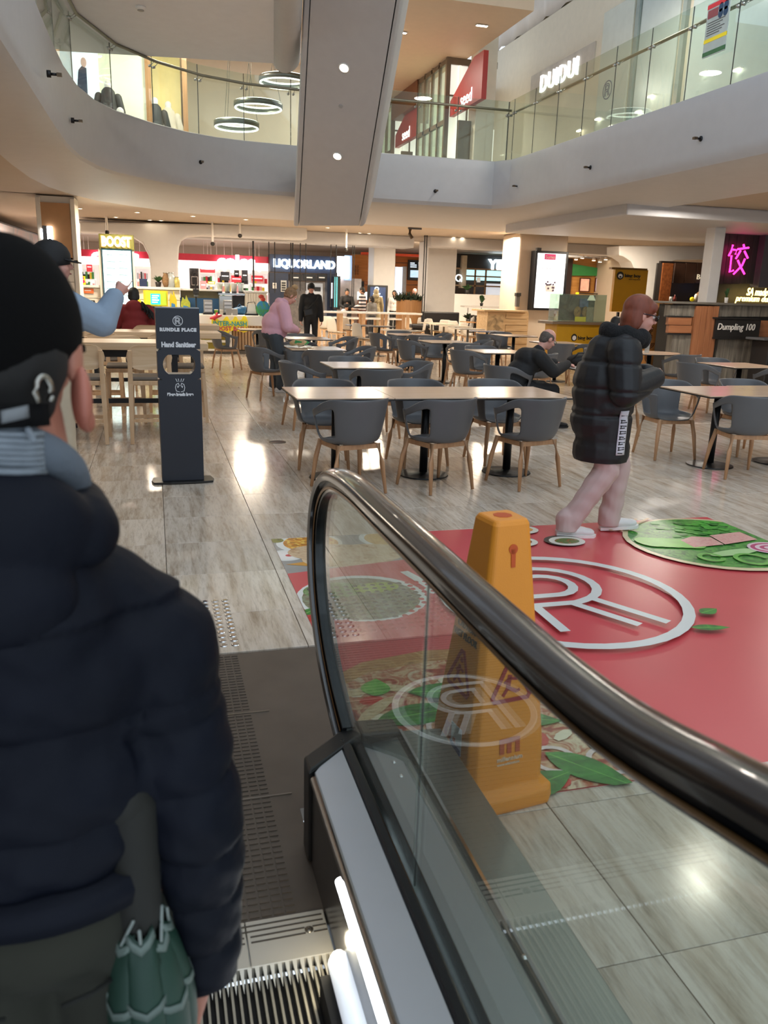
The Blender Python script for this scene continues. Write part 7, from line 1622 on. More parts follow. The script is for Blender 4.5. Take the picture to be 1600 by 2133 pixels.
# ---- woman in pink, leaning over a table
PINK = M('pink_fleece', 'd9a8b8', .85, var=.05, scale=9, bump=.35, bscale=12)
LEG = M('slate_leggings', '3c444c', .7, var=.08, bump=.2, bscale=14)
J = stand(1.66, pelvis=(0, -.02, .90), waist=(0, .0, 1.04), chest=(0, .07, 1.21), neck=(0, .14, 1.36), head=(0, .24, 1.46), shL=(-.19, .08, 1.28), shR=(.19, .08, 1.28), elL=(-.25, .12, 1.02), elR=(.26, .12, 1.01), wrL=(-.08, .31, .97), wrR=(.08, .30, .96), hipL=(-.1, -.03, .86), hipR=(.1, -.03, .86), knL=(-.1, .02, .46), knR=(.1, .05, .46), anL=(-.09, -.03, .085), anR=(.09, .04, .085))
t, g, H = person('woman in a pink hoodie with a hair bun, looking down beside a table', (1.80, 12.75, 0), -84, (0, 38), J, (PINK, 'hoodie'), (LEG, 'leggings'), SKIN2, None, None, (WSHOE, WSOLE), .013,
    dict(L=dict(d=(.5, .8, -.2), n=(.5, -.6, 0)), R=dict(d=(-.5, .8, -.2), n=(-.5, -.6, 0))), armr=(.10, .095, .06), torso=((.2, .17, .17), (.225, .215, .2), (.22, .2, .15)), legr=(.125, .085, .06),
    top_extra=lambda m, g: (m.ell(g['neck'] + V((0, -.06, .0)), (.12, .09, .07), 14, 9, hmat(0, 30)), m.ell(g['waist'] + V((0, .06, -.02)), (.2, .18, .16)), m.cap(g['wrL'], g['wrL'], .055, .055), m.cap(g['wrR'], g['wrR'], .055, .055)))
HB = M('hair_blond_brown', '8a6a4c', .7, var=.3, scale=30, bump=.4, bscale=60)
hair_cap(t, g['head'], H, 1.0, HB, -.02)
m = MB(); m.ell(g['head'] + H @ V((0, -.03, .145)), (.05, .05, .042)); blob('hair_bun', m, M('bun_blond', 'b8966c', .7, var=.3, scale=30, bump=.4, bscale=60), t, .009, 3)
m = MB(); m.tube([g['head'] + H @ V((.03 * math.cos(a * PI / 6), -.03 + .03 * math.sin(a * PI / 6), .115)) for a in range(13)], .009, 6); m.build('hair_tie', BLK, t, True, world=False)
# ---- man in black standing
t, g, H = person('man in black clothes and black cap standing behind the woman in pink', (3.66, 19.85, 0), 176, (0, 4), stand(1.74, wrL=(-.25, .06, .86), wrR=(.25, .06, .86)), (BLK, 'jumper'), (BLK, 'trousers'), SKIN2, HB, M('cap_black', '121214', .7), (DSHOE, None), .018, low=-.03, armr=(.085, .07, .056), torso=((.19, .13, .15), (.18, .13, .17), (.175, .13, .12)))
m = MB(); m.tube([(-.16, .09, 1.42), (0, .155, 1.22), (.12, .16, 1.08)], .014, 6); sb = m.build('bag_strap', M('strap_black', '1c1c1e', .6), t, True, world=False); m = MB(); m.obox((.08, .17, 1.05), (.2, .06, .15), (0, .2, 0)); m.build('waist_bag', M('bag_black', '1f1f22', .5), sb, world=False, bevel=.02)
# ---- people far behind
t, g, H = person('woman in a black top standing near the teal drinks fridge', (6.73, 29.4, 0), 170, (0, 25), stand(1.66, wrL=(-.05, .25, 1.0), wrR=(.08, .25, .98), elL=(-.24, .06, 1.08), elR=(.24, .06, 1.08)), (BLK, 'top'), (CHAR, 'trousers'), SKIN3, M('hair_black', '1a1614', .6), None, (DSHOE, None), .02, face=False)
m = MB(); m.ell((.12, .28, .80), (.13, .08, .17)); blob('shopping_bag', m, M('bag_white', 'd4ced0', .6, bump=.5, bscale=12), t, .02, 2)
STRIPE = M('striped_knit', 'd8d0d0', .8)
nt = STRIPE.node_tree; tc = nd(nt, 'ShaderNodeTexCoord'); sp_ = nd(nt, 'ShaderNodeSeparateXYZ'); mm_ = nd(nt, 'ShaderNodeMath', operation='MULTIPLY', inp={1: 8.5}); fr_ = nd(nt, 'ShaderNodeMath', operation='FRACT'); gt_ = nd(nt, 'ShaderNodeMath', operation='GREATER_THAN', inp={1: .5}); mx_ = nd(nt, 'ShaderNodeMix', data_type='RGBA')
nt.links.new(tc.outputs['Object'], sp_.inputs[0]); nt.links.new(sp_.outputs[2], mm_.inputs[0]); nt.links.new(mm_.outputs[0], fr_.inputs[0]); nt.links.new(fr_.outputs[0], gt_.inputs[0]); nt.links.new(gt_.outputs[0], mx_.inputs[0]); mx_.inputs[6].default_value = lin('d8cfd0'); mx_.inputs[7].default_value = lin('26242e'); nt.links.new(mx_.outputs[2], nt.nodes['Principled BSDF'].inputs['Base Color'])
person('person in a black and white striped jumper before the lit wall', (7.15, 28.8, 0), 62, (0, 20), stand(1.74, wrL=(-.1, .28, 1.0), wrR=(.1, .28, 1.0)), (STRIPE, 'striped_jumper'), (M('trousers_maroon', '5a3430', .7), 'trousers'), SKIN3, M('hair_black'), None, (DSHOE, None), .02, face=False, armr=(.085, .075, .055), torso=((.19, .14, .15), (.19, .14, .17), (.18, .14, .12)))
person('small child in grey beside the striped jumper', (7.4, 28.4, 0), 30, (0, 10), stand(1.42), (M('cloth_grey', '7a7672', .8), 'top'), (CHAR, 'trousers'), SKIN3, M('hair_black'), None, (DSHOE, None), .02, face=False)
BEI = M('beige_coat', '9a8a68', .8, var=.08, bump=.3, bscale=10)
t, g, H = person('woman in a long beige coat and head scarf seen from behind at the black kiosk', (7.72, 29.05, 0), -6, (0, 8), stand(1.68), (BEI, 'long_coat'), (CHAR, 'trousers'), SKIN3, None, None, (DSHOE, None), .02, face=False, top_extra=lambda m, g: (m.chain([(0, 0, .95), (0, 0, .7), (0, 0, .36)], [.17, .2, .23]), None))
m = MB(); m.ell(g['head'] + V((0, -.01, .02)), (.1, .12, .125)); m.ell(g['neck'] + V((0, -.01, .02)), (.13, .11, .11)); blob('head_scarf', m, M('scarf_beige', 'a89a7c', .8, bump=.3, bscale=14), t, .016, 3)
m = MB(); m.obox((-.3, .0, .95), (.1, .16, .3)); hb = m.build('handbag', BLK, t, world=False, bevel=.03); m = MB(); m.tube([(-.3, .04, 1.1), (.05, -.16, 1.3), (.16, -.03, 1.44)], .012, 6); m.build('bag_strap', M('scarf_beige'), t, True, world=False)
person('bald man in black behind the slatted planter', (9.15, 29.0, 0), 176, (0, 10), stand(1.76, wrL=(-.12, .25, 1.05), wrR=(.12, .25, 1.05)), (BLK, 'shirt'), (BLK, 'trousers'), SKIN2, None, None, (DSHOE, None), .02, face=True)
t, g, H = person('person with black hair and white top beside the display tower', (8.85, 30.6, 0), 150, (0, 10), stand(1.66), (M('cloth_white', 'd8d4d0', .8), 'top'), (BLK, 'trousers'), SKIN3, M('hair_black'), None, (DSHOE, None), .022, face=False)

# ---- person in red on a stool
MAR = M('maroon_fleece', '7a2224', .85, var=.08, scale=9, bump=.3, bscale=14)
J = stand(1.7, pelvis=(0, 0, .78), waist=(0, .02, .92), chest=(0, .06, 1.1), neck=(0, .09, 1.26), head=(0, .14, 1.39), shL=(-.2, .07, 1.19), shR=(.2, .07, 1.19), elL=(-.25, .16, .97), elR=(.25, .16, .97), wrL=(-.12, .36, 1.02), wrR=(.12, .36, 1.02), hipL=(-.1, .03, .74), hipR=(.1, .03, .74), knL=(-.12, .40, .7), knR=(.12, .40, .7), anL=(-.11, .36, .38), anR=(.11, .36, .38), toeL=(5, 0, 0), toeR=(-5, 0, 0))
t, g, H = person('person in a maroon hoodie sitting with their back turned at the third high table', (-.28, 13.08, 0), 0, (0, 15), J, (MAR, 'hoodie'), (CHAR, 'trousers'), SKIN3, M('hair_black'), None, (DSHOE, None), .016, face=False, armr=(.09, .08, .06), torso=((.2, .15, .15), (.2, .15, .18), (.19, .15, .1)), top_extra=lambda m, g: m.ell(g['neck'] + V((0, -.1, -.02)), (.13, .08, .1)))
m = MB(); r_ = random.Random(3)
for k in range(14): p = V((.12 + .011 * k, -.02 + r_.uniform(-.03, .03), 1.3 - .012 * k)); m.cap(p, p + V((r_.uniform(-.03, .05), -.05, -.08)), .02, .012, 7)
m.build('fur_trim', M('fur_black', '161414', .9), t, True, world=False)

# ---- pointing man
HOOD = M('blue_grey_fleece', '8a9cb0', .85, var=.06, scale=7, bump=.35, bscale=10)
J = stand(1.80, head=(0, .03, 1.665), neck=(0, .0, 1.50), chest=(0, -.01, 1.33), shL=(-.2, 0, 1.43), shR=(.2, .02, 1.44), elR=(.21, .26, 1.325), wrR=(.16, .35, 1.475), elL=(-.26, -.02, 1.14), wrL=(-.24, .08, .9))
m4 = lambda m, g: (m.ell(g['neck'] + V((0, -.07, -.01)), (.13, .09, .07)), m.ell(g['chest'] + V((.02, -.02, -.02)), (.21, .15, .2)), m.ell((.12, .12, 1.36), (.1, .14, .1)))
t, g, H = person('man in a blue grey hoodie and black cap pointing at the menu screen', (-.60, 5.42, 0), -78, (0, 2), J, (HOOD, 'hoodie'), (M('beige_trousers', 'b8aa94', .8), 'trousers'), SKIN2, M('hair_dark_brown', '2c221c', .7, var=.2, scale=30), M('cap_black'), (WSHOE, WSOLE), .010,
    dict(R=dict(d=(-.02, .55, .75), n=(-1, .0, .1), side=-1, thumb=25, fing=((70, 80, 50), (75, 80, 50), (70, 75, 45), (-14, 4, 3)))), armr=(.10, .088, .06), torso=((.2, .14, .16), (.19, .14, .19), (.185, .14, .12)), low=-.04, top_extra=m4)
m = MB(); f = lambda x, y, z: g['head'] + H @ V((x, y, z)); [m.tube([f(k * .018, .088, .032), f(k * .032, .086, .037), f(k * .05, .075, .031)], [.003, .004, .002], 6) for k in (-1, 1)]; m.build('eyebrows', M('hair_dark_brown'), t, True, world=False)

# ---- seated man in black, writing
J = dict(pelvis=(0, 0, .53), waist=(0, .07, .66), chest=(0, .18, .80), neck=(0, .30, .93), head=(0, .42, 1.065), shL=(-.19, .21, .86), shR=(.19, .21, .86), elL=(-.25, .36, .70), elR=(.25, .38, .70), wrL=(-.11, .60, .775), wrR=(.12, .64, .775), hipL=(-.09, .05, .5), hipR=(.09, .05, .5), knL=(-.12, .46, .48), knR=(.12, .48, .47), anL=(-.12, .46, .09), anR=(.13, .53, .09), toeL=(8, 0, 0), toeR=(-8, 0, 0))
t, g, H = person('seated balding man in a black jacket writing at a table', (4.17, 9.08, 0), -86, (0, 30), J, (BLK, 'jacket'), (BLK, 'trousers'), SKIN2, None, None, (DSHOE, None), .012, dict(L=dict(d=(.15, .9, -.1), n=(0, -.1, -1)), R=dict(d=(-.15, .9, -.1), n=(0, -.1, -1), curl=(50, 55, 30))), armr=(.095, .08, .058), torso=((.2, .155, .17), (.2, .165, .18), (.19, .16, .12)), legr=(.1, .075, .06),
    top_extra=lambda m, g: m.ell(g['chest'] + V((0, -.05, .03)), (.19, .13, .14)))
GH = M('hair_grey_short', '5a504a', .8, var=.25, scale=60)
m = MB(); f = lambda x, y, z: g['head'] + H @ V((x, y, z)); m.ell(f(0, -.04, .012), (.081, .075, .075), 16, 10, H); m.ell(f(0, -.055, -.03), (.07, .05, .06), 12, 8, H); [m.ell(f(k * .064, -.01, .02), (.018, .055, .04), 10, 8, H) for k in (-1, 1)]; blob('hair', m, GH, t, .009, 3)
m = MB(); [m.tube([f(.031 + .02 * math.cos(a * PI / 6), .098, .006 + .016 * math.sin(a * PI / 6)) for a in range(13)], .0025, 5), m.tube([f(-.031 + .02 * math.cos(a * PI / 6), .098, .006 + .016 * math.sin(a * PI / 6)) for a in range(13)], .0025, 5), m.tube([f(.05, .098, .01), f(.08, .0, .012)], .0025, 5), m.tube([f(-.05, .098, .01), f(-.08, .0, .012)], .0025, 5), m.tube([f(-.011, .1, .01), f(.011, .1, .01)], .0025, 5)]; m.build('glasses', M('glasses_dark', '201c1c', .3), t, True, world=False)
tw = t
o = thing('paper_pad', 'white sheet of paper under the hands of the seated man', 'paper', (4.93, 9.0, .733)); m = MB(); m.obox((0, 0, .003), (.21, .28, .004), (0, 0, .2)); m.build('sheet', WHITE, o, world=False); m = MB(); [m.obox((-.02, -.08 + .03 * k, .0055), (.12, .006, .0008), (0, 0, .2)) for k in range(5)]; q_ = m.build('ruled_lines', SLATE, o, world=False); q_['kind'] = 'stuff'
o = thing('black_bag', 'slumped black bag on the table before the seated man', 'bag', (5.15, 9.32, .733)); m = MB(); m.ell((0, 0, .07), (.17, .13, .075)); m.ell((.1, .03, .1), (.1, .1, .06)); blob('bag_body', m, BLK, o, .014, 3); m = MB(); m.tube([(-.15, -.05, .06), (-.08, -.1, .16), (.08, -.08, .17), (.17, 0, .06)], .012, 6); m.build('handle', M('strap_black'), o, True, world=False)
# ---- person seated behind the walking woman
J2 = dict(pelvis=(0, 0, .53), waist=(0, .03, .68), chest=(0, .08, .86), neck=(0, .13, 1.02), head=(0, .19, 1.16), shL=(-.18, .1, .95), shR=(.18, .1, .95), elL=(-.22, .26, .76), elR=(.22, .24, .76), wrL=(-.04, .33, .96), wrR=(.1, .44, .78), hipL=(-.09, .05, .5), hipR=(.09, .05, .5), knL=(-.12, .44, .5), knR=(.14, .46, .5), anL=(-.1, .50, .09), anR=(.14, .82, .09), toeL=(8, 0, 0), toeR=(-8, 0, 0))
t, g, H = person('seated person with black hair and cream top behind the walking woman', (7.12, 12.1, 0), -86, (0, 18), J2, (M('cream_top_cloth', 'd0c4ae', .8, bump=.2, bscale=14), 'top'), (BLK, 'trousers'), SKIN2, M('hair_black'), None, (DSHOE, WSOLE), .014, dict(L=dict(d=(.2, .1, 1), n=(.5, -.6, 0), curl=(60, 60, 40))), legr=(.095, .07, .055))
m = MB(); m.ell((.05, .36, .80), (.12, .1, .07)); blob('dark_scarf', m, BLK, t, .014, 3)

# ---- walking woman
NAVC = M('black_padded_nylon', '131418', .55, var=.15, bump=.5, bscale=9); AUB = M('hair_auburn', '7a3c26', .55, var=.2, scale=30, stretch=(1, 1, .25)); ROSE = M('rose_beige_trousers', 'c4aaa6', .8, var=.05, bump=.3, bscale=9)
J = dict(pelvis=(0, .0, .86), waist=(0, .02, 1.0), chest=(0, .04, 1.17), neck=(0, .10, 1.325), head=(0, .165, 1.455), shL=(-.17, .05, 1.24), shR=(.18, .03, 1.24), elL=(-.24, .08, 1.0), elR=(.25, .04, .99), wrL=(-.06, .27, 1.08), wrR=(.09, .27, 1.07), hipL=(-.08, .02, .82), hipR=(.08, -.02, .82), knL=(-.07, .15, .47), knR=(.08, .03, .46), anL=(-.06, .13, .10), anR=(.09, -.20, .085), toeL=(-6, 0, 0), toeR=(-4, 0, 0))
def coat(m, g):
    m.chain([(0, .01, 1.2), (0, .0, 1.0), (0, -.0, .8), (0, 0, .62), (0, 0, .45)], [.175, .19, .185, .18, .175])
    m.ell((0, -.04, 1.0), (.2, .19, .28)); m.ell((0, -.04, .8), (.19, .185, .2)); m.ell((0, .0, .58), (.185, .19, .2))
def quilt(co, no):
    z = co[:, 2]; d = -.012 * np.exp(-((np.mod(z - .06, .17) - .085) / .012) ** 2); d[z < .72] *= .12
    return co + no * d[:, None]
t, g, H = person('auburn haired woman with sunglasses walking in a long black padded coat', (2.84, 4.74, 0), -104, (0, 12), J, (NAVC, 'padded_coat'), (ROSE, 'trousers'), SKIN2, None, None, None, .009, dict(L=dict(d=(.5, .7, .15), n=(.4, -.6, -.2), curl=(50, 50, 30)), R=dict(d=(-.5, .7, .15), n=(-.4, -.6, -.2), curl=(50, 50, 30))), armr=(.11, .10, .075), torso=((.2, .165, .17), (.2, .18, .2), (.2, .18, .14)), legr=(.082, .085, .072), top_extra=coat, post=quilt, face=True, low=-.05, hips=.75, hem=.515, leghem=.045,
    bottom_extra=lambda m, g: [m.cap(g['an' + k] + V((0, -.012, .04)), g['an' + k] + V((0, -.006, -.05)), .072, .076) for k in 'LR'])
# flat cut of the trouser and coat hems happens naturally; shoes, hair, collar
for k, p in (('L', 6), ('R', 0)): shoe(t, g['an' + k], -4, WSHOE, 1.05, -p if k == 'L' else 0, WSOLE)
f = lambda x, y, z: g['head'] + H @ V((x, y, z))
m = MB(); m.ell(f(0, -.02, .04), (.088, .104, .092), 18, 12, H); m.ell(f(0, -.045, -.02), (.088, .075, .1), 16, 10, H); m.ell(f(0, -.05, -.07), (.08, .06, .07), 14, 9, H)
for k in (-1, 1): m.ell(f(k * .074, -.032, -.03), (.018, .04, .075), 12, 9, H); m.ell(f(k * .045, .055, .06), (.035, .03, .035), 12, 9, H)
m.ell(f(0, .062, .07), (.05, .026, .032), 12, 9, H); blob('hair', m, AUB, t, .008, 3)
m = MB()
for k in (-1, 1):
    P = [(.008, .012), (.055, .016), (.058, -.006), (.045, -.022), (.02, -.022), (.009, -.008)]; m.prism([(k * a, b) for a, b in P], f(0, .098, .008), H @ V((1, 0, 0)), H @ V((0, 0, 1)), H @ V((0, .006, 0))); m.tube([f(k * .056, .1, .012), f(k * .078, .06, .014), f(k * .084, -.01, .01)], .004, 6)
m.tube([f(-.01, .101, .014), f(.01, .101, .014)], .004, 6); m.build('sunglasses', M('shades_black', '0c0b0c', .15, coat=.4), t, world=False)
m = MB(); r_ = random.Random(8)
for k in range(26):
    a = 2 * PI * k / 26; c = g['neck'] + V((.115 * math.cos(a), -.02 + .12 * math.sin(a), -.005 + .02 * r_.random() - .02 * math.sin(a)))
    m.ell(c, (.05, .05, .052 + .01 * r_.random()), 9, 6)
blob('fur_collar', m, M('collar_black', '0e0e11', .9, bump=.8, bscale=90), t, .010, 2)
m = MB(); rows = []
for j in range(9):
    z = .58 + .034 * j; rows.append([V((.205 - .0 * j, .05 - .075 * .5 + .075 * i / 3 - .02, z)) for i in range(4)])
# white lettered band on the coat's side
from mathutils.bvhtree import BVHTree
co_ = [o for o in t.children if o.name.startswith('padded_coat')][0]
bv = BVHTree.FromPolygons([v.co for v in co_.data.vertices], [p.vertices[:] for p in co_.data.polygons])
def onto(x, y, z, off):
    h = bv.ray_cast(V((.6, y, z)), V((-1, 0, 0))); return (h[0] + h[1] * off) if h[0] else V((.19, y, z))
m = MB(); m.grid([[onto(.6, .045 + .062 * i / 4, .575 + .29 * j / 12, .004) for i in range(5)] for j in range(13)]); m.build('white_band', M('band_white', 'd0d2dc', .6), t, True, world=False, solid=.003)
m = MB()
for j in range(15):
    z = .59 + .0178 * j; a = onto(.6, .055, z, .0075); b = onto(.6, .098 - (.012 if j % 3 == 0 else 0), z + (.004 if j % 2 else -.003), .0075); m.tube([a, b], .0032, 4)
    if j % 2: m.tube([onto(.6, .06, z, .0075), onto(.6, .062, z + .016, .0075)], .003, 4)
q_ = m.build('band_lettering', BLK, t, world=False); q_['kind'] = 'stuff'

# ================================================================ MAN ON THE ESCALATOR (seen from behind, close)
MX, MY, MZ = -.160, .95, -.152
t = thing('person', 'man in a dark navy puffer jacket and black cap riding the escalator, seen from behind', 'person', (MX, MY, MZ))
NAV = M('navy_puffer', '080c18', .65, var=.2, scale=5, bump=.3, bscale=22, spec=.18); OLV2 = M('olive_trousers', '26261d', .9, var=.2, scale=5, bump=.3, bscale=12)
SK = M('skin_ruddy', 'b07460', .5, var=.1, scale=14)
W = lambda x, y, z: V((x - MX, y - MY, z - MZ))
hc = W(-.162, .955, 1.477); H = hmat(-4, 3)
sh, el, wr = W(-.015, .945, 1.135), W(.024, .93, .88), W(.030, .965, .635)
shl, ell_, wrl = W(-.325, .945, 1.135), W(-.375, .93, .88), W(-.36, .975, .645)
m = MB(); head_forms(m, hc, H, 1.0); m.chain([hc + V((0, -.025, -.06)), W(-.157, .93, 1.36), W(-.157, .94, 1.25)], [.062, .064, .08]); m.chain([W(-.157, .95, 1.15), W(-.157, .955, .9)], [.085, .085])
m.chain([W(-.157, .94, 1.17), sh, el, wr], [.06, .05, .04, .03]); m.chain([W(-.157, .94, 1.17), shl, ell_, wrl], [.06, .05, .04, .03])
for k in (-1, 1): m.chain([W(-.157 + k * .09, .96, .78), W(-.157 + k * .1, .98, .36), W(-.157 + k * .1, .95, -.05)], [.08, .055, .04])
hand(m, wr - V((0, 0, .012)), W(.004, .985, .49) - wr, (-1, .25, 0), 1, (38, 48, 30), 1.08, 40, spread=.06); hand(m, wrl, (0, .2, -1), (1, .2, 0), -1, (30, 30, 20))
blob('body', m, SK, t, .0055, 4)
mouth(t, hc, H); eyes(t, hc, H)
for k in (-1, 1):
    e = hc + H @ V((k * .084, -.012, -.052)); m = MB(); m.ell(e, (.011, .026, .036), 12, 9, H @ Matrix.Rotation(R(k * 18), 3, 'Z')); m.ell(e + H @ V((k * .004, .004, -.026)), (.009, .013, .013), 10, 7, H); blob('ear', m, M('skin_ear', 'b06a58', .5, var=.08, scale=14), t, .004, 2)
# hair below the cap
m = MB(); m.ell(hc + H @ V((0, -.045, -.01)), (.08, .065, .07), 16, 10, H); m.ell(hc + H @ V((0, -.052, -.05)), (.068, .045, .045), 14, 9, H); blob('hair', m, M('hair_dark_grey', '120f0d', .8, var=.2, scale=60), t, .007, 2)
CAPB = M('cap_black_twill', '0b0a0a', .95, var=.15, scale=8, bump=.15, bscale=300, spec=.12)
f = lambda x, y, z: hc + H @ V((x, y, z))
rows = []
for a in (-42, -25, -10, 8, 26, 44, 60, 74, 86): rows.append([f(.0885 * math.cos(R(a * .92)) * math.cos(R(q)), -.008 + .112 * math.cos(R(a * .92)) * math.sin(R(q)), .018 + .098 * math.sin(R(a)) + ((.05 * (1 + math.sin(R(q))) * .5 + .004 * (1 - math.sin(R(q))) * .5) if a < -15 else 0)) for q in range(0, 361, 15)])
m = MB(); m.grid(rows); m.add(rows[-1][:-1], [tuple(range(len(rows[-1]) - 1))]); cp = m.build('cap', CAPB, t, True, world=False, solid=.004, sub=1)
m = MB(); pts = [(.078 * math.cos(R(q)), .07 + .095 * math.sin(R(q))) for q in range(0, 181, 12)]; vs = [f(x, y, .005 - 1.2 * x * x - .15 * (y - .07)) for x, y in pts]; n_ = len(vs); m.add(vs + [v + V((0, 0, .006)) for v in vs], [tuple(range(n_))[::-1], tuple(range(n_, 2 * n_))] + [(i, (i + 1) % n_, (i + 1) % n_ + n_, i + n_) for i in range(n_)]); m.build('brim', CAPB, cp, world=False)
m = MB(); m.lathe([(.009, 0), (.006, .007)], 12, f(0, -.008, .118), H); m.build('button', CAPB, cp, True, world=False)
def back(q, z, off=.003): return f((.085 + off) * math.cos(R(q)), -.008 + (.108 + off) * math.sin(R(q)), z)
m = MB(); m.grid([[back(q, z, .003) for q in range(226, 318, 6)] for z in (-.074, -.063, -.052)]); m.build('strap', M('strap_twill', '0d0c0d', .9, spec=.15), cp, True, world=False, solid=.003)
m = MB(); m.grid([[back(q, z + .0003 * (q - 295), .0075) for q in range(287, 305, 3)] for z in (-.066, -.060, -.054)]); m.build('strap_label', M('label_grey', '74777a', .6), cp, True, world=False, solid=.0015)
m = MB(); m.tube([back(312 + 5 * math.cos(R(a)), -.040 + .015 * math.sin(R(a)), .007) for a in range(-40, 221, 20)], .0032, 7); m.build('buckle', M('buckle_metal', 'a8a49c', .25, 1.0), cp, True, world=False)
# puffer jacket
def seg_param(p, a, b):
    a, b = np.array(a), np.array(b); d = b - a; L = np.linalg.norm(d); return np.clip(((p - a) @ d) / (L * L), 0, 1), L
def puff(co, no):
    out = np.zeros(len(co)); onarm = np.zeros(len(co), bool)
    for (s_, e_, w_) in ((sh, el, wr), (shl, ell_, wrl)):
        best = None
        for (a, b, o0) in ((s_, e_, 0.0), (e_, w_, (V(e_) - V(s_)).length)):
            tt, L = seg_param(co, a, b); pt = np.array(a) + tt[:, None] * (np.array(b) - np.array(a)); dist = np.linalg.norm(co - pt, axis=1); along = o0 + tt * L
            if best is None: best = (dist, along)
            else: k = dist < best[0]; best = (np.where(k, dist, best[0]), np.where(k, along, best[1]))
        sel = (best[0] < .085) & (best[1] > .07) & (np.abs(co[:, 0] - (-.157 - MX)) > .105); onarm |= sel
        u = np.mod(best[1] + .18 * (co[:, 1]) , .088) / .088; out = np.where(sel, .010 * np.sin(PI * u) ** .5 - .010, out)
    u = np.mod(co[:, 2] + .03, .125) / .125; out = np.where(onarm, out, np.where(co[:, 2] < (1.2 - MZ), .012 * np.sin(PI * np.clip(u, 0, 1)) ** .5 - .010, 0))
    wr_ = .0025 * np.sin(co[:, 0] * 70 + co[:, 2] * 25) * np.sin(co[:, 2] * 90)
    return co + no * (out + wr_)[:, None]
m = MB(); m.ell(W(-.16, .945, 1.12), (.165, .125, .16), 20, 14); m.ell(W(-.165, .945, .98), (.165, .125, .17), 20, 14); m.ell(W(-.17, .95, .92), (.165, .125, .10), 20, 14); m.cap(W(-.157, .93, 1.2), W(-.157, .925, 1.29), .125, .085, 18)
m.chain([W(-.10, .935, 1.21), sh, el, wr], [.068, .072, .066, .054], 16); m.chain([W(-.22, .935, 1.21), shl, ell_, wrl], [.068, .072, .066, .054], 16)
jk = blob('puffer_jacket', m, NAV, t, .0062, 5, puff)
m = MB(); m.lathe([(.166, -.02), (.17, 0), (.166, .02)], 36, W(-.168, .95, .85), sy=.76); m.build('hem_band', NAV, jk, True, world=False)
# hood lying on the back, grey lining and knitted strip
m = MB(); m.ell(W(-.178, .862, 1.302), (.112, .058, .075), 20, 12, hmat(0, -18)); m.ell(W(-.18, .845, 1.235), (.095, .05, .06), 18, 12); m.cap(W(-.085, .885, 1.29), W(-.095, .955, 1.30), .042, .035, 14); m.cap(W(-.25, .885, 1.29), W(-.235, .955, 1.30), .042, .035, 14)
hd_ = blob('hood', m, NAV, t, .006, 5)
m = MB(); m.tube([W(-.165 + .068 * math.cos(a), .925 + .07 * math.sin(a), 1.338 - .055 * math.sin(a)) for a in [2 * PI * k / 28 for k in range(29)]], .024, 10); m.ell(W(-.18, .868, 1.372), (.07, .026, .038), 16, 10); gc_ = blob('grey_collar', m, M('collar_fleece', '5c646e', .9, var=.08, bump=.3, bscale=60), t, .005, 4)
bvh = [BVHTree.FromPolygons([v.co + wloc(o) for v in o.data.vertices], [p.vertices[:] for p in o.data.polygons]) for o in (hd_, gc_, jk)]
def onback(x, z, off):      # the rear surface of hood, collar or jacket
    h = [b_.ray_cast(V((x, .3, z)), V((0, 1, 0))) for b_ in bvh]; h = [q for q in h if q[0]]
    q = min(h, key=lambda q: q[0].y) if h else None
    return (q[0] + q[1] * off) if q else V((x, .8, z))
m = MB()
for k in range(9): m.tube([onback(-.225 + .0125 * i, 1.418 - .0052 * k - .0016 * i, .002) for i in range(10)], .0033, 6)
m.build('knit_strip', M('knit_pale', '7c848c', .9, var=.1, scale=60), hd_, True)
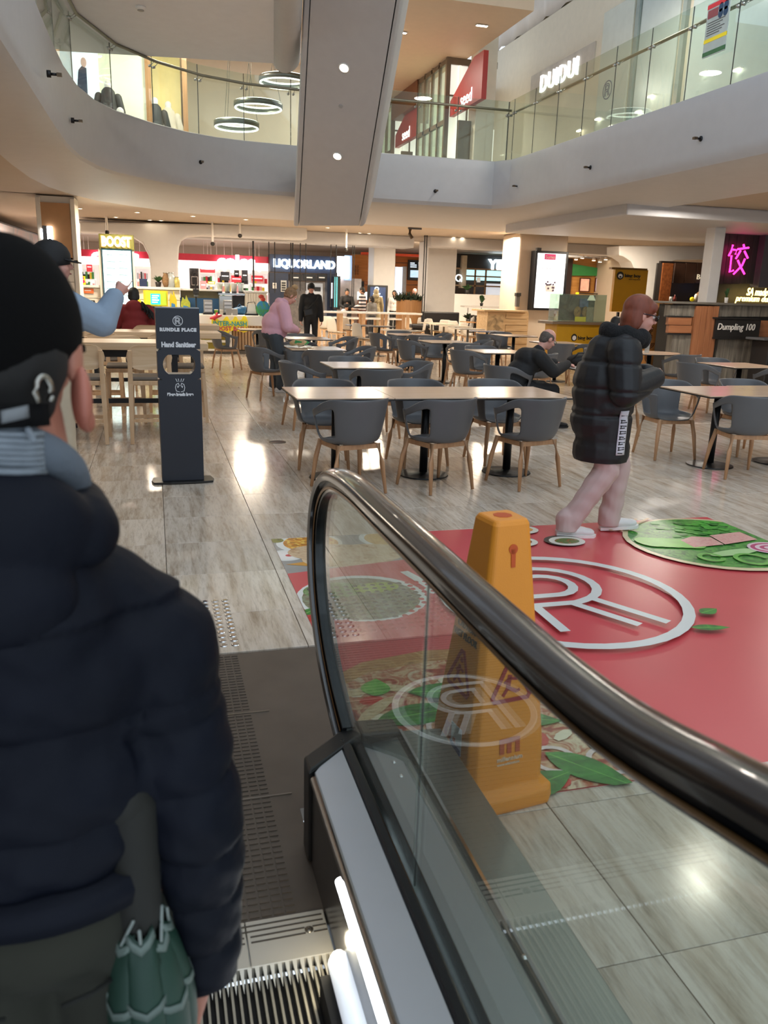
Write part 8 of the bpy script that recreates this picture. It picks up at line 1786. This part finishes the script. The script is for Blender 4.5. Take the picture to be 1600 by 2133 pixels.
# trousers and shoes
m = MB(); m.ell(W(-.165, .96, .80), (.155, .12, .13), 20, 12)
for k in (-1, 1): m.chain([W(-.162 + k * .078, .96, .76), W(-.162 + k * .09, .985, .36), W(-.162 + k * .09, .95, -.04)], [.098, .078, .065], 16)
tr = blob('trousers', m, OLV2, t, .009, 4)
for pts in ([W(-.14, .838, .72), W(-.105, .85, .72), W(-.08, .868, .72)], [W(-.24, .836, .72), W(-.2, .835, .72)]): m = MB(); m.tube(pts, .003, 6); m.build('pocket_seam', M('seam_dark', '161612', .9), tr, True, world=False)
for k in (-1, 1): shoe(t, W(-.162 + k * .09, .95, -.066), -5 * k, DSHOE, 1.05)
# ---- umbrella in his hand
UG = M('umbrella_green', '17392d', .6, var=.3, scale=7, stretch=(1, 1, .3)); UW = M('umbrella_white', '66746e', .6, var=.1)
u = thing('umbrella', 'folded dark green umbrella with white stripes in the hand of the puffer jacket man', 'umbrella', (-.045, .9, .45))
a0 = V((-.052, .888, .945)); a1 = V((-.048, .885, .79)); a2 = V((-.04, .90, .6)); a3 = V((-.036, .91, .47))
m = MB(); m.cap(a0, a1, .031, .027, 16); m.cap(a0 + V((-.006, 0, .01)), a0 + V((-.006, 0, .01)), .033, .033, 14); blob_ = m.build('handle_grip', M('grip_black', '1c1b17', .8), u, True)
m = MB(); m.tube([a1 + V((0, 0, .02)), a3], .006, 8); m.build('shaft', STEEL, u, True)
ax = (a3 - a1).normalized(); fr = frame_of(ax)
for k in range(8):      # eight pleats of cloth
    q = 2 * PI * k / 8; c_, s_ = math.cos(q), math.sin(q); P = []
    for j in range(9):
        v = j / 8; rr = .012 + .043 * math.sin(PI * min(1, .12 + v * .8)) * (1 - .25 * v); row = []
        for i in range(5):
            w_ = (i / 4 - .5) * 1.25; an = q + w_ * (.9); bul = rr * (1 + .18 * math.cos(PI * (i / 4 - .5))); zt = .014 * abs(i / 4 - .5) * 2 * (1 - v)
            row.append(a1 + ax * (.33 * v + .012 - zt * 1.2 + .006 * (k % 3)) + fr @ V((bul * math.cos(an), bul * math.sin(an), 0)))
        P.append(row)
    m = MB(); m.grid(P); cl = m.build('cloth_panel', UG, u, True, solid=.0015)
    for v0 in (.1, .26):
        j0 = int(v0 * 8); m = MB(); m.grid([[p + (p - (a1 + ax * .1)).normalized() * .0025 for p in [P[j0][i] * (1 - b_) + P[j0 + 1][i] * b_ for i in range(5)]] for b_ in (.15, .4)]); m.build('white_stripe', UW, cl, True, solid=.001)
    m = MB(); tip = P[0][0 if k % 2 else 2] - ax * .02; m.cap(P[0][2], tip, .002, .002, 8); m.build('rib_tip', M('rib_white', '8c9490', .5), u, True)
